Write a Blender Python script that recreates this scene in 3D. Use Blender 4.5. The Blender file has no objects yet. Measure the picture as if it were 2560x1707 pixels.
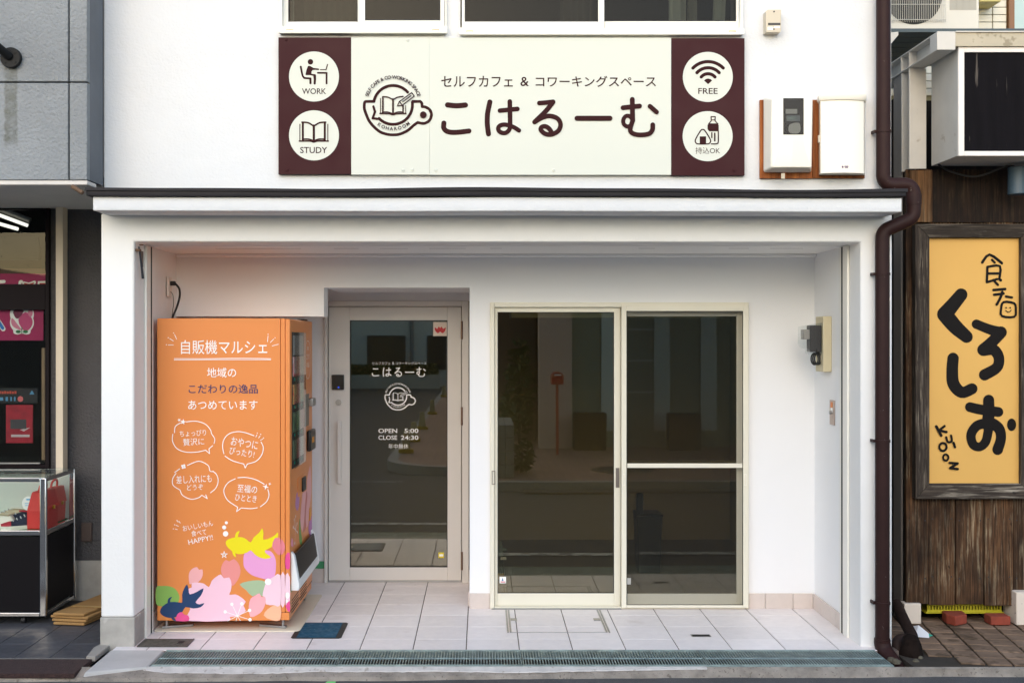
import bpy, bmesh, math, random
from mathutils import Vector, Matrix
random.seed(7)
R = math.radians
SC = bpy.context.scene
COL = SC.collection

# ------------------------------------------------------------------ camera, sky, sun, exposure
# metres; X right, Y away from the camera, Z up; Z = 0 is the tiled porch floor, Y = 0 the front of the pillars
F, CX, CY, H, CD = 2956.0, 1205.0, 852.0, 1.735, 6.72
cam = bpy.data.cameras.new('camera')
cam.sensor_width = 36.0
cam.lens = 36.0 * F / 2560.0
cam.shift_x = (1280.0 - CX) / 2560.0
cam.shift_y = (CY - 853.5) / 2560.0
cam.clip_start = 0.05
cam.clip_end = 2000.0
camo = bpy.data.objects.new('camera', cam)
camo.location = (0, -CD, H)
camo.rotation_euler = (R(90), 0, 0)
COL.objects.link(camo)
SC.camera = camo

SUN_EL, SUN_AZ = 19.0, -12.0         # a low, very wide overcast glow from behind the camera; azimuth from -Y towards +X
world = bpy.data.worlds.new('World')
SC.world = world
world.use_nodes = True
wn = world.node_tree.nodes
wl = world.node_tree.links
bg = wn['Background']
sky = wn.new('ShaderNodeTexSky')
sky.sky_type = 'NISHITA'
sky.sun_disc = False
sky.sun_elevation = R(SUN_EL)
sky.sun_rotation = R(180.0 - SUN_AZ)
sky.air_density = 1.0
sky.dust_density = 1.0
sky.ozone_density = 1.0
hs = wn.new('ShaderNodeHueSaturation')
hs.inputs['Saturation'].default_value = 1.15
wl.new(sky.outputs[0], hs.inputs['Color'])
wl.new(hs.outputs[0], bg.inputs['Color'])
bg.inputs['Strength'].default_value = 0.15
sun = bpy.data.lights.new('sun', 'SUN')
sun.energy = 1.05
sun.angle = R(105)
sun.color = (1.0, 0.99, 0.975)
suno = bpy.data.objects.new('sun', sun)
sd = Vector((math.sin(R(SUN_AZ)) * math.cos(R(SUN_EL)), -math.cos(R(SUN_AZ)) * math.cos(R(SUN_EL)), math.sin(R(SUN_EL))))
suno.rotation_euler = sd.to_track_quat('Z', 'Y').to_euler()
suno.location = (3, -8, 12)
COL.objects.link(suno)
SC.view_settings.view_transform = 'Standard'
SC.view_settings.look = 'None'
SC.view_settings.gamma = 1.0
SC.view_settings.use_curve_mapping = False
SC.view_settings.exposure = 1.1
SC.render.engine = 'CYCLES'
SC.cycles.use_denoising = True
SC.cycles.max_bounces = 16
SC.cycles.diffuse_bounces = 12
SC.cycles.glossy_bounces = 4
SC.cycles.transparent_max_bounces = 16
SC.cycles.sample_clamp_indirect = 6.0
SC.render.film_transparent = False


def PX(px, Y): return (px - CX) * (CD + Y) / F      # measured picture column -> metres on the plane at depth Y
def PZ(py, Y): return H - (py - CY) * (CD + Y) / F
def FY(py, z=0.0): return F * (H - z) / (py - CY) - CD   # depth of a point of the floor


# ------------------------------------------------------------------ mesh helpers
class MB:
    def __init__(s):
        s.v = []; s.f = []

    def add(s, vs, fs):
        n = len(s.v)
        s.v += [tuple(p) for p in vs]
        s.f += [tuple(i + n for i in f) for f in fs]
        return s

    def hexa(s, p):
        return s.add(p, [(0, 1, 2, 3), (7, 6, 5, 4), (0, 4, 5, 1), (1, 5, 6, 2), (2, 6, 7, 3), (3, 7, 4, 0)])

    def box(s, x0, x1, y0, y1, z0, z1):
        return s.hexa([(x0, y0, z0), (x1, y0, z0), (x1, y1, z0), (x0, y1, z0),
                       (x0, y0, z1), (x1, y0, z1), (x1, y1, z1), (x0, y1, z1)])

    def frame(s, x0, x1, z0, z1, wl_, wr, wt, wb, y0, y1):
        if wl_: s.box(x0, x0 + wl_, y0, y1, z0, z1)
        if wr: s.box(x1 - wr, x1, y0, y1, z0, z1)
        if wt: s.box(x0 + wl_, x1 - wr, y0, y1, z1 - wt, z1)
        if wb: s.box(x0 + wl_, x1 - wr, y0, y1, z0, z0 + wb)
        return s

    def prism(s, poly, axis, a, b):
        n = len(poly)
        if axis == 'y': m = lambda p, t: (p[0], t, p[1])
        elif axis == 'x': m = lambda p, t: (t, p[0], p[1])
        else: m = lambda p, t: (p[0], p[1], t)
        vs = [m(p, a) for p in poly] + [m(p, b) for p in poly]
        fs = [tuple(range(n)), tuple(range(2 * n - 1, n - 1, -1))]
        fs += [(i, (i + 1) % n, n + (i + 1) % n, n + i) for i in range(n)]
        return s.add(vs, fs)

    def poly(s, pts):
        return s.add(pts, [tuple(range(len(pts)))])

    def cyl(s, p0, p1, r0, r1=None, n=16, caps=True):
        r1 = r0 if r1 is None else r1
        p0 = Vector(p0); p1 = Vector(p1)
        d = (p1 - p0).normalized()
        u = d.orthogonal().normalized(); w = d.cross(u)
        vs = []
        for p, r in ((p0, r0), (p1, r1)):
            for i in range(n):
                a = 2 * math.pi * i / n
                vs.append(p + u * (r * math.cos(a)) + w * (r * math.sin(a)))
        fs = [(i, (i + 1) % n, n + (i + 1) % n, n + i) for i in range(n)]
        if caps: fs += [tuple(range(n - 1, -1, -1)), tuple(range(n, 2 * n))]
        return s.add(vs, fs)

    def tube(s, path, r, n=12):
        P = [Vector(p) for p in path]
        rs = r if isinstance(r, (list, tuple)) else [r] * len(P)
        k = len(P)
        t0 = (P[1] - P[0]).normalized()
        u = t0.orthogonal().normalized()
        vs = []
        for i in range(k):
            t = (P[min(i + 1, k - 1)] - P[max(i - 1, 0)]).normalized()
            u = (u - t * u.dot(t)).normalized()
            w = t.cross(u)
            for j in range(n):
                a = 2 * math.pi * j / n
                vs.append(P[i] + u * (rs[i] * math.cos(a)) + w * (rs[i] * math.sin(a)))
        fs = []
        for i in range(k - 1):
            for j in range(n):
                fs.append((i * n + j, i * n + (j + 1) % n, (i + 1) * n + (j + 1) % n, (i + 1) * n + j))
        fs += [tuple(range(n - 1, -1, -1)), tuple(range((k - 1) * n, k * n))]
        return s.add(vs, fs)

    def loft(s, rings, cap=True):
        n = len(rings[0]); k = len(rings)
        vs = [p for r in rings for p in r]
        fs = []
        for i in range(k - 1):
            for j in range(n):
                fs.append((i * n + j, i * n + (j + 1) % n, (i + 1) * n + (j + 1) % n, (i + 1) * n + j))
        if cap: fs += [tuple(range(n - 1, -1, -1)), tuple(range((k - 1) * n, k * n))]
        return s.add(vs, fs)

    def mesh(s, name, mat, bev=0.0, seg=2, smooth=False):
        me = bpy.data.meshes.new(name)
        me.from_pydata(s.v, [], s.f)
        bm = bmesh.new(); bm.from_mesh(me)
        bmesh.ops.recalc_face_normals(bm, faces=bm.faces)
        if bev > 0:
            es = [e for e in bm.edges if len(e.link_faces) == 2 and e.calc_face_angle(0) > R(25)]
            nrm = [f_.normal.copy() for f_ in bm.faces] if len(bm.faces) <= 40 else []
            bmesh.ops.bevel(bm, geom=es, offset=bev, segments=seg, affect='EDGES', profile=0.5, clamp_overlap=True)
            bm.normal_update()
            for f_ in bm.faces: f_.smooth = not any(f_.normal.dot(q) > 0.9997 for q in nrm)
        bm.to_mesh(me); bm.free()
        if bev > 0:
            fl_ = [p_.use_smooth for p_ in me.polygons]
            me.set_sharp_from_angle(angle=R(50))
            me.polygons.foreach_set('use_smooth', fl_)
        if smooth:
            me.polygons.foreach_set('use_smooth', [True] * len(me.polygons))
            me.set_sharp_from_angle(angle=R(38))
        if mat: me.materials.append(mat)
        return me

    def build(s, name, mat, parent=None, bev=0.0, seg=2, smooth=False, label=None):
        return obj(name, s.mesh(name, mat, bev, seg, smooth), parent, label=label)


def wloc(o):
    l = Vector((0, 0, 0))
    while o is not None:
        l += o.location + o.matrix_parent_inverse.translation
        o = o.parent
    return l


def obj(name, mesh, parent=None, loc=None, label=None):
    o = bpy.data.objects.new(name, mesh)
    COL.objects.link(o)
    if loc is not None: o.location = loc
    if parent is not None:
        o.parent = parent
        o.matrix_parent_inverse = Matrix.Translation(-wloc(parent))
    if label: o['label'] = label
    return o


def thing(name, label, cat, loc, group=None):
    o = bpy.data.objects.new(name, None)
    o.empty_display_size = 0.1
    o.location = loc
    COL.objects.link(o)
    o['label'] = label; o['category'] = cat
    if group: o['group'] = group
    return o


def tag(o, label, cat, group=None):
    o['label'] = label; o['category'] = cat
    if group: o['group'] = group
    return o


def kind(o, k, label=None):
    o['kind'] = k
    if label: o['label'] = label
    return o


def smooth_path(pts, k=6, closed=False):
    P = [tuple(p) for p in pts]; n = len(P); out = []
    if n < 3: return P
    rng = range(n if closed else n - 1)
    for i in rng:
        if closed: a, b, c, d = P[(i - 1) % n], P[i], P[(i + 1) % n], P[(i + 2) % n]
        else: a, b, c, d = P[max(i - 1, 0)], P[i], P[i + 1], P[min(i + 2, n - 1)]
        for j in range(k):
            t = j / k
            out.append(tuple(0.5 * ((2 * q) + (-p + r) * t + (2 * p - 5 * q + 4 * r - s_) * t * t + (-p + 3 * q - 3 * r + s_) * t ** 3)
                             for p, q, r, s_ in zip(a, b, c, d)))
    if not closed: out.append(P[-1])
    return out


class Ink:
    """flat printed or cut-out lettering on a plane: 2-D strokes, shapes and glyphs, each layer a hair above the last"""
    def __init__(s, mapf, base=0.0008, step=0.00022):
        s.m = mapf; s.h = base; s.step = step; s.mb = MB()

    def _up(s): s.h += s.step

    def stroke(s, pts, w, k=6, closed=False, cap=True):
        pts = [(p[0], p[1], p[2] if len(p) > 2 else w) for p in pts]
        P = smooth_path(pts, k, closed) if k > 1 else list(pts)
        if closed: P = P + [P[0]]
        n = len(P); L = []; C = []; Rr = []
        dirs = []
        for i in range(n):
            if closed: a, b = P[(i - 1) % (n - 1)], P[(i + 1) % (n - 1)] if i < n - 1 else P[1]
            else: a, b = P[max(i - 1, 0)], P[min(i + 1, n - 1)]
            d = math.hypot(b[0] - a[0], b[1] - a[1]) or 1e-9
            dirs.append(((b[0] - a[0]) / d, (b[1] - a[1]) / d))
        rows = []
        def capf(p, d, sgn):
            r = p[2] / 2; q = []
            for t in (85, 65, 42, 20):
                q.append((p[0] + sgn * d[0] * r * math.sin(R(t)), p[1] + sgn * d[1] * r * math.sin(R(t)), 2 * r * math.cos(R(t)), d))
            return q
        if cap and not closed: rows += capf(P[0], dirs[0], -1)
        rows += [(p[0], p[1], p[2], d) for p, d in zip(P, dirs)]
        if cap and not closed: rows += capf(P[-1], dirs[-1], 1)[::-1]
        vs = []
        for x, y, w_, d in rows:
            nx, ny = -d[1] * w_ / 2, d[0] * w_ / 2
            vs += [s.m(x + nx, y + ny, s.h), s.m(x, y, s.h + s.step * 0.8), s.m(x - nx, y - ny, s.h)]
        fs = []
        for i in range(len(rows) - 1):
            a = 3 * i; b = a + 3
            fs += [(a, a + 1, b + 1, b), (a + 1, a + 2, b + 2, b + 1)]
        s.mb.add(vs, fs); s._up()
        return s

    def shape(s, pts, k=4):
        P = smooth_path(pts, k, True) if k > 1 else pts
        s.mb.poly([s.m(p[0], p[1], s.h) for p in P]); s._up()
        return s

    def disc(s, x, y, rx, ry=None, n=28):
        ry = rx if ry is None else ry
        return s.shape([(x + rx * math.cos(2 * math.pi * i / n), y + ry * math.sin(2 * math.pi * i / n)) for i in range(n)], 1)

    def star(s, x, y, r, ri=0.42, n=5, rot=0):
        return s.shape([(x + (r if i % 2 == 0 else r * ri) * math.sin(R(rot + 180 * i / n)),
                         y - (r if i % 2 == 0 else r * ri) * math.cos(R(rot + 180 * i / n))) for i in range(2 * n)], 1)

    def rect(s, x0, y0, x1, y1):
        return s.shape([(x0, y0), (x1, y0), (x1, y1), (x0, y1)], 1)

    def glyphs(s, txt, x0, y0, x1, y1, bold=0.0, rot=0.0, shear=0.0):
        """text fitted to a box given in picture-style coordinates (y down); rot in degrees counter-clockwise"""
        vs, fs = text_shape(txt, bold)
        xs = [v[0] for v in vs]; ys = [v[1] for v in vs]
        ax, bx_, ay, by = min(xs), max(xs), min(ys), max(ys)
        cx, cy = (x0 + x1) / 2, (y0 + y1) / 2
        c, sn = math.cos(R(rot)), math.sin(R(rot))
        W, Hh = x1 - x0, y1 - y0
        out = []
        for v in vs:
            u = ((v[0] - ax) / (bx_ - ax) - 0.5) * W
            w = ((v[1] - ay) / (by - ay) - 0.5) * Hh
            u += shear * w
            out.append(s.m(cx + u * c - w * sn, cy - (u * sn + w * c), s.h))
        s.mb.add(out, fs); s._up()
        return s

    def arc_text(s, txt, cx, cy, r, a0, a1, size, bold=0.02, inside=False):
        def adv(ch):
            if ch == ' ': return 0.34
            xs = [v[0] for v in text_shape(ch, bold)[0]]
            return max(xs) - min(xs) + 0.16
        tot = sum(adv(ch) for ch in txt); run = 0.0
        for ch in txt:
            t = (run + adv(ch) / 2) / tot; run += adv(ch)
            if ch == ' ': continue
            a = a0 + (a1 - a0) * t
            x = cx + r * math.cos(R(a)); y = cy - r * math.sin(R(a))
            rot = a + 90 if inside else a - 90
            vs, fs = text_shape(ch, bold)
            xs = [v[0] for v in vs]; mx = (min(xs) + max(xs)) / 2
            c, sn = math.cos(R(rot)), math.sin(R(rot))
            out = []
            for v in vs:
                u = (v[0] - mx) * size; w = (v[1] - 0.34) * size
                out.append(s.m(x + u * c - w * sn, y - (u * sn + w * c), s.h))
            s.mb.add(out, fs)
        s._up()
        return s

    def done(s, name, mat, parent, label=None):
        me = bpy.data.meshes.new(name)
        me.from_pydata(s.mb.v, [], s.mb.f)
        me.materials.append(mat)
        return obj(name, me, parent, label=label)


_TX = {}
def text_shape(txt, bold):
    key = (txt, round(bold, 4))
    if key not in _TX:
        c = bpy.data.curves.new('lettering', 'FONT')
        c.body = txt; c.resolution_u = 3; c.offset = bold
        o = bpy.data.objects.new('lettering', c)
        COL.objects.link(o)
        bpy.context.view_layer.update()
        me = bpy.data.meshes.new_from_object(o.evaluated_get(bpy.context.evaluated_depsgraph_get()))
        _TX[key] = ([tuple(v.co[:2]) for v in me.vertices], [tuple(p.vertices) for p in me.polygons])
        bpy.data.objects.remove(o); bpy.data.curves.remove(c); bpy.data.meshes.remove(me)
    return _TX[key]


def on_wall(Y, ox=0.0, oy=0.0, sc=1.0):
    """picture-measured coordinates on a wall that faces the street at depth Y"""
    return lambda x, y, h: (PX(ox + x * sc, Y), Y - h, PZ(oy + y * sc, Y))


# ------------------------------------------------------------------ materials
MATS = {}
def srgb(r, g, b):
    f = lambda c: (c / 255 / 12.92) if c / 255 <= 0.04045 else ((c / 255 + 0.055) / 1.055) ** 2.4
    return (f(r), f(g), f(b))


def M(name, col=(0.5, 0.5, 0.5), rough=0.5, metal=0.0, var=0.0, vscale=3.0, bump=0.0, bscale=60.0, bdist=0.004,
      bump2=0.0, b2scale=4.0, rand=0.0, spots=None, stretch=None, coat=0.0, col2=None, emit=0.0, spec=0.5, rvar=0.0, alpha=None):
    """procedural paint / plaster / metal: base colour with noise variation, two scales of relief, optional stains"""
    m = bpy.data.materials.new(name); m.use_nodes = True
    nt = m.node_tree; N = nt.nodes; Lk = nt.links
    b = N['Principled BSDF']
    b.inputs['Roughness'].default_value = rough
    b.inputs['Metallic'].default_value = metal
    b.inputs['Specular IOR Level'].default_value = spec
    b.inputs['Coat Weight'].default_value = coat
    b.inputs['Coat Roughness'].default_value = 0.1
    geo = N.new('ShaderNodeNewGeometry')
    src = geo.outputs['Position']
    if stretch:
        mp = N.new('ShaderNodeMapping'); mp.inputs['Scale'].default_value = stretch
        Lk.new(src, mp.inputs['Vector']); src = mp.outputs[0]
    def noise(scale, detail=4.0, rg=0.55):
        n = N.new('ShaderNodeTexNoise'); n.inputs['Scale'].default_value = scale
        n.inputs['Detail'].default_value = detail; n.inputs['Roughness'].default_value = rg
        Lk.new(src, n.inputs['Vector']); return n
    def mix(fac, a, c, blend='MIX'):
        x = N.new('ShaderNodeMix'); x.data_type = 'RGBA'; x.blend_type = blend
        for sock, val in ((x.inputs[0], fac), (x.inputs[6], a), (x.inputs[7], c)):
            if hasattr(val, 'is_output'): Lk.new(val, sock)
            elif isinstance(val, (int, float)): sock.default_value = val
            else: sock.default_value = (*val, 1)
        return x.outputs[2]
    def ramp(sock, p0, p1):
        r = N.new('ShaderNodeMapRange'); r.inputs[1].default_value = p0; r.inputs[2].default_value = p1
        Lk.new(sock, r.inputs[0]); return r.outputs[0]
    cur = None
    if var or col2:
        n = noise(vscale, 5.0, 0.6)
        lo = tuple(c * (1 - var) for c in col) if col2 is None else col2
        cur = mix(ramp(n.outputs[0], 0.35, 0.65), lo, col)
    if spots:
        sc_, thr, scol, amt = spots
        n = noise(sc_, 3.0, 0.7)
        mask = ramp(n.outputs[0], thr, thr + 0.06)
        mm = N.new('ShaderNodeMath'); mm.operation = 'MULTIPLY'; mm.inputs[1].default_value = amt
        Lk.new(mask, mm.inputs[0])
        cur = mix(mm.outputs[0], cur if cur is not None else col, scol)
    if rand:
        oi = N.new('ShaderNodeObjectInfo')
        r = N.new('ShaderNodeMapRange'); r.inputs[3].default_value = 1 - rand; r.inputs[4].default_value = 1 + rand * 0.5
        Lk.new(oi.outputs['Random'], r.inputs[0])
        cb = N.new('ShaderNodeCombineColor')
        for i in range(3): Lk.new(r.outputs[0], cb.inputs[i])
        cur = mix(1.0, cur if cur is not None else col, cb.outputs[0], 'MULTIPLY')
    if cur is not None: Lk.new(cur, b.inputs['Base Color'])
    else: b.inputs['Base Color'].default_value = (*col, 1)
    if rvar:
        n = noise(vscale * 2.3, 4.0)
        r = N.new('ShaderNodeMapRange'); r.inputs[1].default_value = 0.3; r.inputs[2].default_value = 0.7
        r.inputs[3].default_value = max(0.02, rough - rvar); r.inputs[4].default_value = min(1, rough + rvar)
        Lk.new(n.outputs[0], r.inputs[0]); Lk.new(r.outputs[0], b.inputs['Roughness'])
    last = None
    for st, sc_, ds in ((bump, bscale, bdist), (bump2, b2scale, bdist * 6)):
        if st:
            n = noise(sc_, 4.0, 0.55)
            bp = N.new('ShaderNodeBump'); bp.inputs['Strength'].default_value = st; bp.inputs['Distance'].default_value = ds
            Lk.new(n.outputs[0], bp.inputs['Height'])
            if last is not None: Lk.new(last, bp.inputs['Normal'])
            last = bp.outputs[0]
    if last is not None: Lk.new(last, b.inputs['Normal'])
    if emit:
        b.inputs['Emission Color'].default_value = (*col, 1); b.inputs['Emission Strength'].default_value = emit
    MATS[name] = m
    return m


def glass(name, tint=(0.6, 0.62, 0.55), ior=1.8, rough=0.0, wave=0.0, refl=(1, 1, 1)):
    """thin pane: tinted see-through plus mirror reflection by Fresnel"""
    m = bpy.data.materials.new(name); m.use_nodes = True
    nt = m.node_tree; N = nt.nodes; Lk = nt.links
    N.remove(N['Principled BSDF'])
    t = N.new('ShaderNodeBsdfTransparent'); t.inputs[0].default_value = (*tint, 1)
    g = N.new('ShaderNodeBsdfGlossy'); g.inputs['Roughness'].default_value = rough; g.inputs[0].default_value = (*refl, 1)
    fr = N.new('ShaderNodeFresnel'); fr.inputs[0].default_value = ior
    mx = N.new('ShaderNodeMixShader')
    gb = N.new('ShaderNodeNewGeometry'); mr = N.new('ShaderNodeMapRange')     # same reflectance from both faces of the sheet
    mr.inputs[3].default_value = ior; mr.inputs[4].default_value = 1.0 / ior
    Lk.new(gb.outputs['Backfacing'], mr.inputs[0]); Lk.new(mr.outputs[0], fr.inputs[0])
    if wave:
        ge = N.new('ShaderNodeNewGeometry'); n = N.new('ShaderNodeTexNoise'); n.inputs['Scale'].default_value = 1.6
        n.inputs['Detail'].default_value = 1.0
        Lk.new(ge.outputs['Position'], n.inputs['Vector'])
        bp = N.new('ShaderNodeBump'); bp.inputs['Strength'].default_value = wave; bp.inputs['Distance'].default_value = 0.01
        Lk.new(n.outputs[0], bp.inputs['Height']); Lk.new(bp.outputs[0], g.inputs['Normal'])
    Lk.new(fr.outputs[0], mx.inputs[0]); Lk.new(t.outputs[0], mx.inputs[1]); Lk.new(g.outputs[0], mx.inputs[2])
    Lk.new(mx.outputs[0], N['Material Output'].inputs[0])
    return m


def netting(name):
    m = bpy.data.materials.new(name); m.use_nodes = True
    nt = m.node_tree; N = nt.nodes; Lk = nt.links
    b = N['Principled BSDF']; b.inputs['Base Color'].default_value = (0.012, 0.012, 0.012, 1); b.inputs['Roughness'].default_value = 0.8
    b.inputs['Specular IOR Level'].default_value = 0.1
    t = N.new('ShaderNodeBsdfTransparent'); mx = N.new('ShaderNodeMixShader'); mx.inputs[0].default_value = 0.28
    Lk.new(t.outputs[0], mx.inputs[1]); Lk.new(b.outputs[0], mx.inputs[2]); Lk.new(mx.outputs[0], N['Material Output'].inputs[0])
    return m


def wood(name, dark, light, grey, greyamt, axis='z', fine=90.0, rough=0.8, stain=0.0):
    """weathered board: grain drawn out along one axis, worn grey fibre, knots"""
    m = bpy.data.materials.new(name); m.use_nodes = True
    nt = m.node_tree; N = nt.nodes; Lk = nt.links
    b = N['Principled BSDF']; b.inputs['Roughness'].default_value = rough; b.inputs['Specular IOR Level'].default_value = 0.25
    ge = N.new('ShaderNodeNewGeometry'); oi = N.new('ShaderNodeObjectInfo')
    ad = N.new('ShaderNodeVectorMath'); ad.operation = 'ADD'
    sc_ = N.new('ShaderNodeVectorMath'); sc_.operation = 'SCALE'; sc_.inputs['Scale'].default_value = 37.0
    cb = N.new('ShaderNodeCombineXYZ')
    for i in range(3): Lk.new(oi.outputs['Random'], cb.inputs[i])
    Lk.new(cb.outputs[0], sc_.inputs[0]); Lk.new(ge.outputs['Position'], ad.inputs[0]); Lk.new(sc_.outputs[0], ad.inputs[1])
    def nz(s, st, det=5.0):
        mp = N.new('ShaderNodeMapping')
        v = [1.0, 1.0, 1.0]; v['xyz'.index(axis)] = st
        mp.inputs['Scale'].default_value = v
        Lk.new(ad.outputs[0], mp.inputs['Vector'])
        n = N.new('ShaderNodeTexNoise'); n.inputs['Scale'].default_value = s; n.inputs['Detail'].default_value = det
        n.inputs['Roughness'].default_value = 0.65; n.inputs['Distortion'].default_value = 0.15
        Lk.new(mp.outputs[0], n.inputs['Vector']); return n.outputs[0]
    def mr(sock, a, c, lo=0.0, hi=1.0):
        r = N.new('ShaderNodeMapRange'); r.inputs[1].default_value = a; r.inputs[2].default_value = c
        r.inputs[3].default_value = lo; r.inputs[4].default_value = hi
        Lk.new(sock, r.inputs[0]); return r.outputs[0]
    def mix(f, a, c):
        x = N.new('ShaderNodeMix'); x.data_type = 'RGBA'
        for sock, val in ((x.inputs[0], f), (x.inputs[6], a), (x.inputs[7], c)):
            if hasattr(val, 'is_output'): Lk.new(val, sock)
            elif isinstance(val, (int, float)): sock.default_value = val
            else: sock.default_value = (*val, 1)
        return x.outputs[2]
    g1 = nz(fine, 0.035, 7.0); g2 = nz(7.0, 0.3); g3 = nz(fine * 0.7, 0.05, 7.0)
    c = mix(mr(g1, 0.35, 0.65), dark, light)
    c = mix(mr(g2, 0.42, 0.7, 0, 0.8), c, dark)
    mu = N.new('ShaderNodeMath'); mu.operation = 'MULTIPLY'
    Lk.new(mr(g3, 0.5, 0.66), mu.inputs[0]); Lk.new(mr(nz(5.0, 0.5), 0.4, 0.62, 0, greyamt), mu.inputs[1])
    c = mix(mu.outputs[0], c, grey)
    c = mix(mr(nz(14.0, 0.6, 2.0), 0.70, 0.76, 0, 0.85), c, tuple(q * 0.35 for q in dark))
    c = mix(mr(nz(2.6, 0.55, 4.0), 0.46, 0.66, 0, stain), c, tuple(q * 0.4 for q in dark))
    vv = N.new('ShaderNodeMix'); vv.data_type = 'RGBA'; vv.blend_type = 'MULTIPLY'; vv.inputs[0].default_value = 1.0
    rr = mr(oi.outputs['Random'], 0, 1, 0.75, 1.2); cc = N.new('ShaderNodeCombineColor')
    for i in range(3): Lk.new(rr, cc.inputs[i])
    Lk.new(c, vv.inputs[6]); Lk.new(cc.outputs[0], vv.inputs[7]); c = vv.outputs[2]
    Lk.new(c, b.inputs['Base Color'])
    bp = N.new('ShaderNodeBump'); bp.inputs['Strength'].default_value = 0.8; bp.inputs['Distance'].default_value = 0.003
    Lk.new(g1, bp.inputs['Height']); Lk.new(bp.outputs[0], b.inputs['Normal'])
    return m


m_plaster = M('white plaster', srgb(219, 220, 221), 0.8, bump=0.6, bscale=75, bdist=0.004, bump2=0.35, b2scale=6, var=0.035, vscale=1.3, spec=0.3)  # one white paint, darker here on the bright facade, lighter in the shaded porch
m_plaster_in = M('white porch paint', srgb(236, 236, 236), 0.6, bump=0.12, bscale=260, bdist=0.0015, var=0.015, vscale=1.5, spec=0.3)  # lighter tone of the facade white, lifting the shaded porch
m_ceil = M('white ceiling board', srgb(244, 243, 241), 0.6, bump=0.1, bscale=90, bdist=0.002, spec=0.3)
m_conc = M('pale concrete', srgb(190, 188, 182), 0.85, var=0.22, vscale=5, bump=0.4, bscale=70, spots=(9, 0.62, srgb(120, 112, 100), 0.5))
m_plinth = M('grey cement plinth', srgb(176, 172, 164), 0.85, var=0.2, vscale=9, bump=0.3, bscale=50, spots=(4, 0.58, srgb(215, 212, 205), 0.8))
m_kerb = M('gritty kerb concrete', srgb(160, 150, 138), 0.9, var=0.4, vscale=9, bump=0.9, bscale=160, bdist=0.006, spots=(55, 0.6, srgb(90, 80, 68), 0.7))
m_asph = M('asphalt', srgb(84, 82, 82), 0.9, var=0.3, vscale=2.5, bump=1.0, bscale=170, bdist=0.006, spots=(190, 0.6, srgb(150, 146, 140), 0.55))
m_tile = M('porch tile', srgb(236, 229, 227), 0.42, var=0.06, vscale=14, bump=0.08, bscale=90, rand=0.07, rvar=0.12, spots=(2.4, 0.62, srgb(214, 204, 198), 0.5))
m_grout = M('grout', srgb(104, 92, 84), 0.9, var=0.2, vscale=20)
m_skirt = M('skirting tile', srgb(212, 199, 190), 0.45, var=0.05, vscale=20, rand=0.03)
m_cream = M('cream aluminium', srgb(226, 221, 203), 0.38, rvar=0.06, spec=0.5, var=0.02)
m_cream2 = M('white window aluminium', srgb(238, 235, 225), 0.35, rvar=0.05, var=0.02)
m_tan = M('tan plastic clip', srgb(222, 203, 150), 0.5)
m_doorpaint = M('warm grey door metal', srgb(212, 208, 202), 0.4, rvar=0.06, var=0.02)
m_dark = M('black rubber', (0.012, 0.012, 0.013), 0.6)
m_slot = M('dark shutter slot', (0.02, 0.018, 0.017), 0.8)
m_steel = M('brushed steel', srgb(165, 165, 164), 0.38, 0.9, rvar=0.1, vscale=30)
m_chrome = M('chrome', srgb(215, 214, 212), 0.12, 1.0)
m_bronze = M('bronze hinge', srgb(120, 96, 80), 0.4, 0.7)
m_flash = M('dark eave flashing', srgb(40, 38, 42), 0.55, spec=0.2, var=0.2, vscale=6, bump=0.15, bscale=10)
m_pipe = M('brown plastic pipe', srgb(50, 31, 29), 0.5, spec=0.15, var=0.18, vscale=9, spots=(30, 0.7, srgb(150, 140, 132), 0.35))
m_rim = M('rust', srgb(110, 84, 62), 0.8, var=0.4, vscale=40, bump=0.4)
m_signcream = M('cream sign face', srgb(212, 214, 203), 0.55, spec=0.2, var=0.012, vscale=1.5)
m_signbrown = M('maroon sign face', srgb(58, 24, 28), 0.5, spec=0.12, var=0.05, vscale=3, rvar=0.08)
m_signink = M('maroon print', srgb(52, 22, 24), 0.6, spec=0.1)
m_white_ink = M('white print', srgb(248, 246, 242), 0.5)
m_vinyl = M('white window vinyl', srgb(236, 234, 228), 0.6)
m_glass = glass('window glass', (0.82, 0.80, 0.70), 2.05, wave=0.02, refl=(1, 0.94, 0.78))
m_glass_door = glass('door glass', (0.80, 0.78, 0.70), 2.05, wave=0.015, refl=(1, 0.96, 0.86))
m_glass_up = glass('upstairs glass', (0.55, 0.56, 0.52), 1.2, wave=0.05)
m_clear = glass('clear plastic', (0.9, 0.92, 0.92), 1.16)
m_net = netting('insect net')
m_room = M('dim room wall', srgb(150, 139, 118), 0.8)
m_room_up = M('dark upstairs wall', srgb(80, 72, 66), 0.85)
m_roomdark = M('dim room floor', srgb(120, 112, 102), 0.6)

# ================================================================== the setting
def sheet(name, pts, mat, z=None):
    mb = MB(); mb.poly([(p[0], p[1], p[2] if z is None else z) for p in pts])
    o = mb.build(name, mat)
    return kind(o, 'structure')

sheet('ground', [(-400, -400), (400, -400), (400, 400), (-400, 400)], m_asph, -0.09)
# road with its crown, from the kerb in front of the cafe to the far gutter
road = MB()
ys = [-5.45, -4.4, -3.0, -1.6, -0.9, -0.4]
zs = [-0.062, -0.045, -0.02, -0.03, -0.045, -0.05]
for i in range(5):
    road.poly([(-60, ys[i], zs[i]), (60, ys[i], zs[i]), (60, ys[i + 1], zs[i + 1]), (-60, ys[i + 1], zs[i + 1])])
kind(road.build('road', m_asph, smooth=True), 'structure', 'grey asphalt street in front of the shops')

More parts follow.
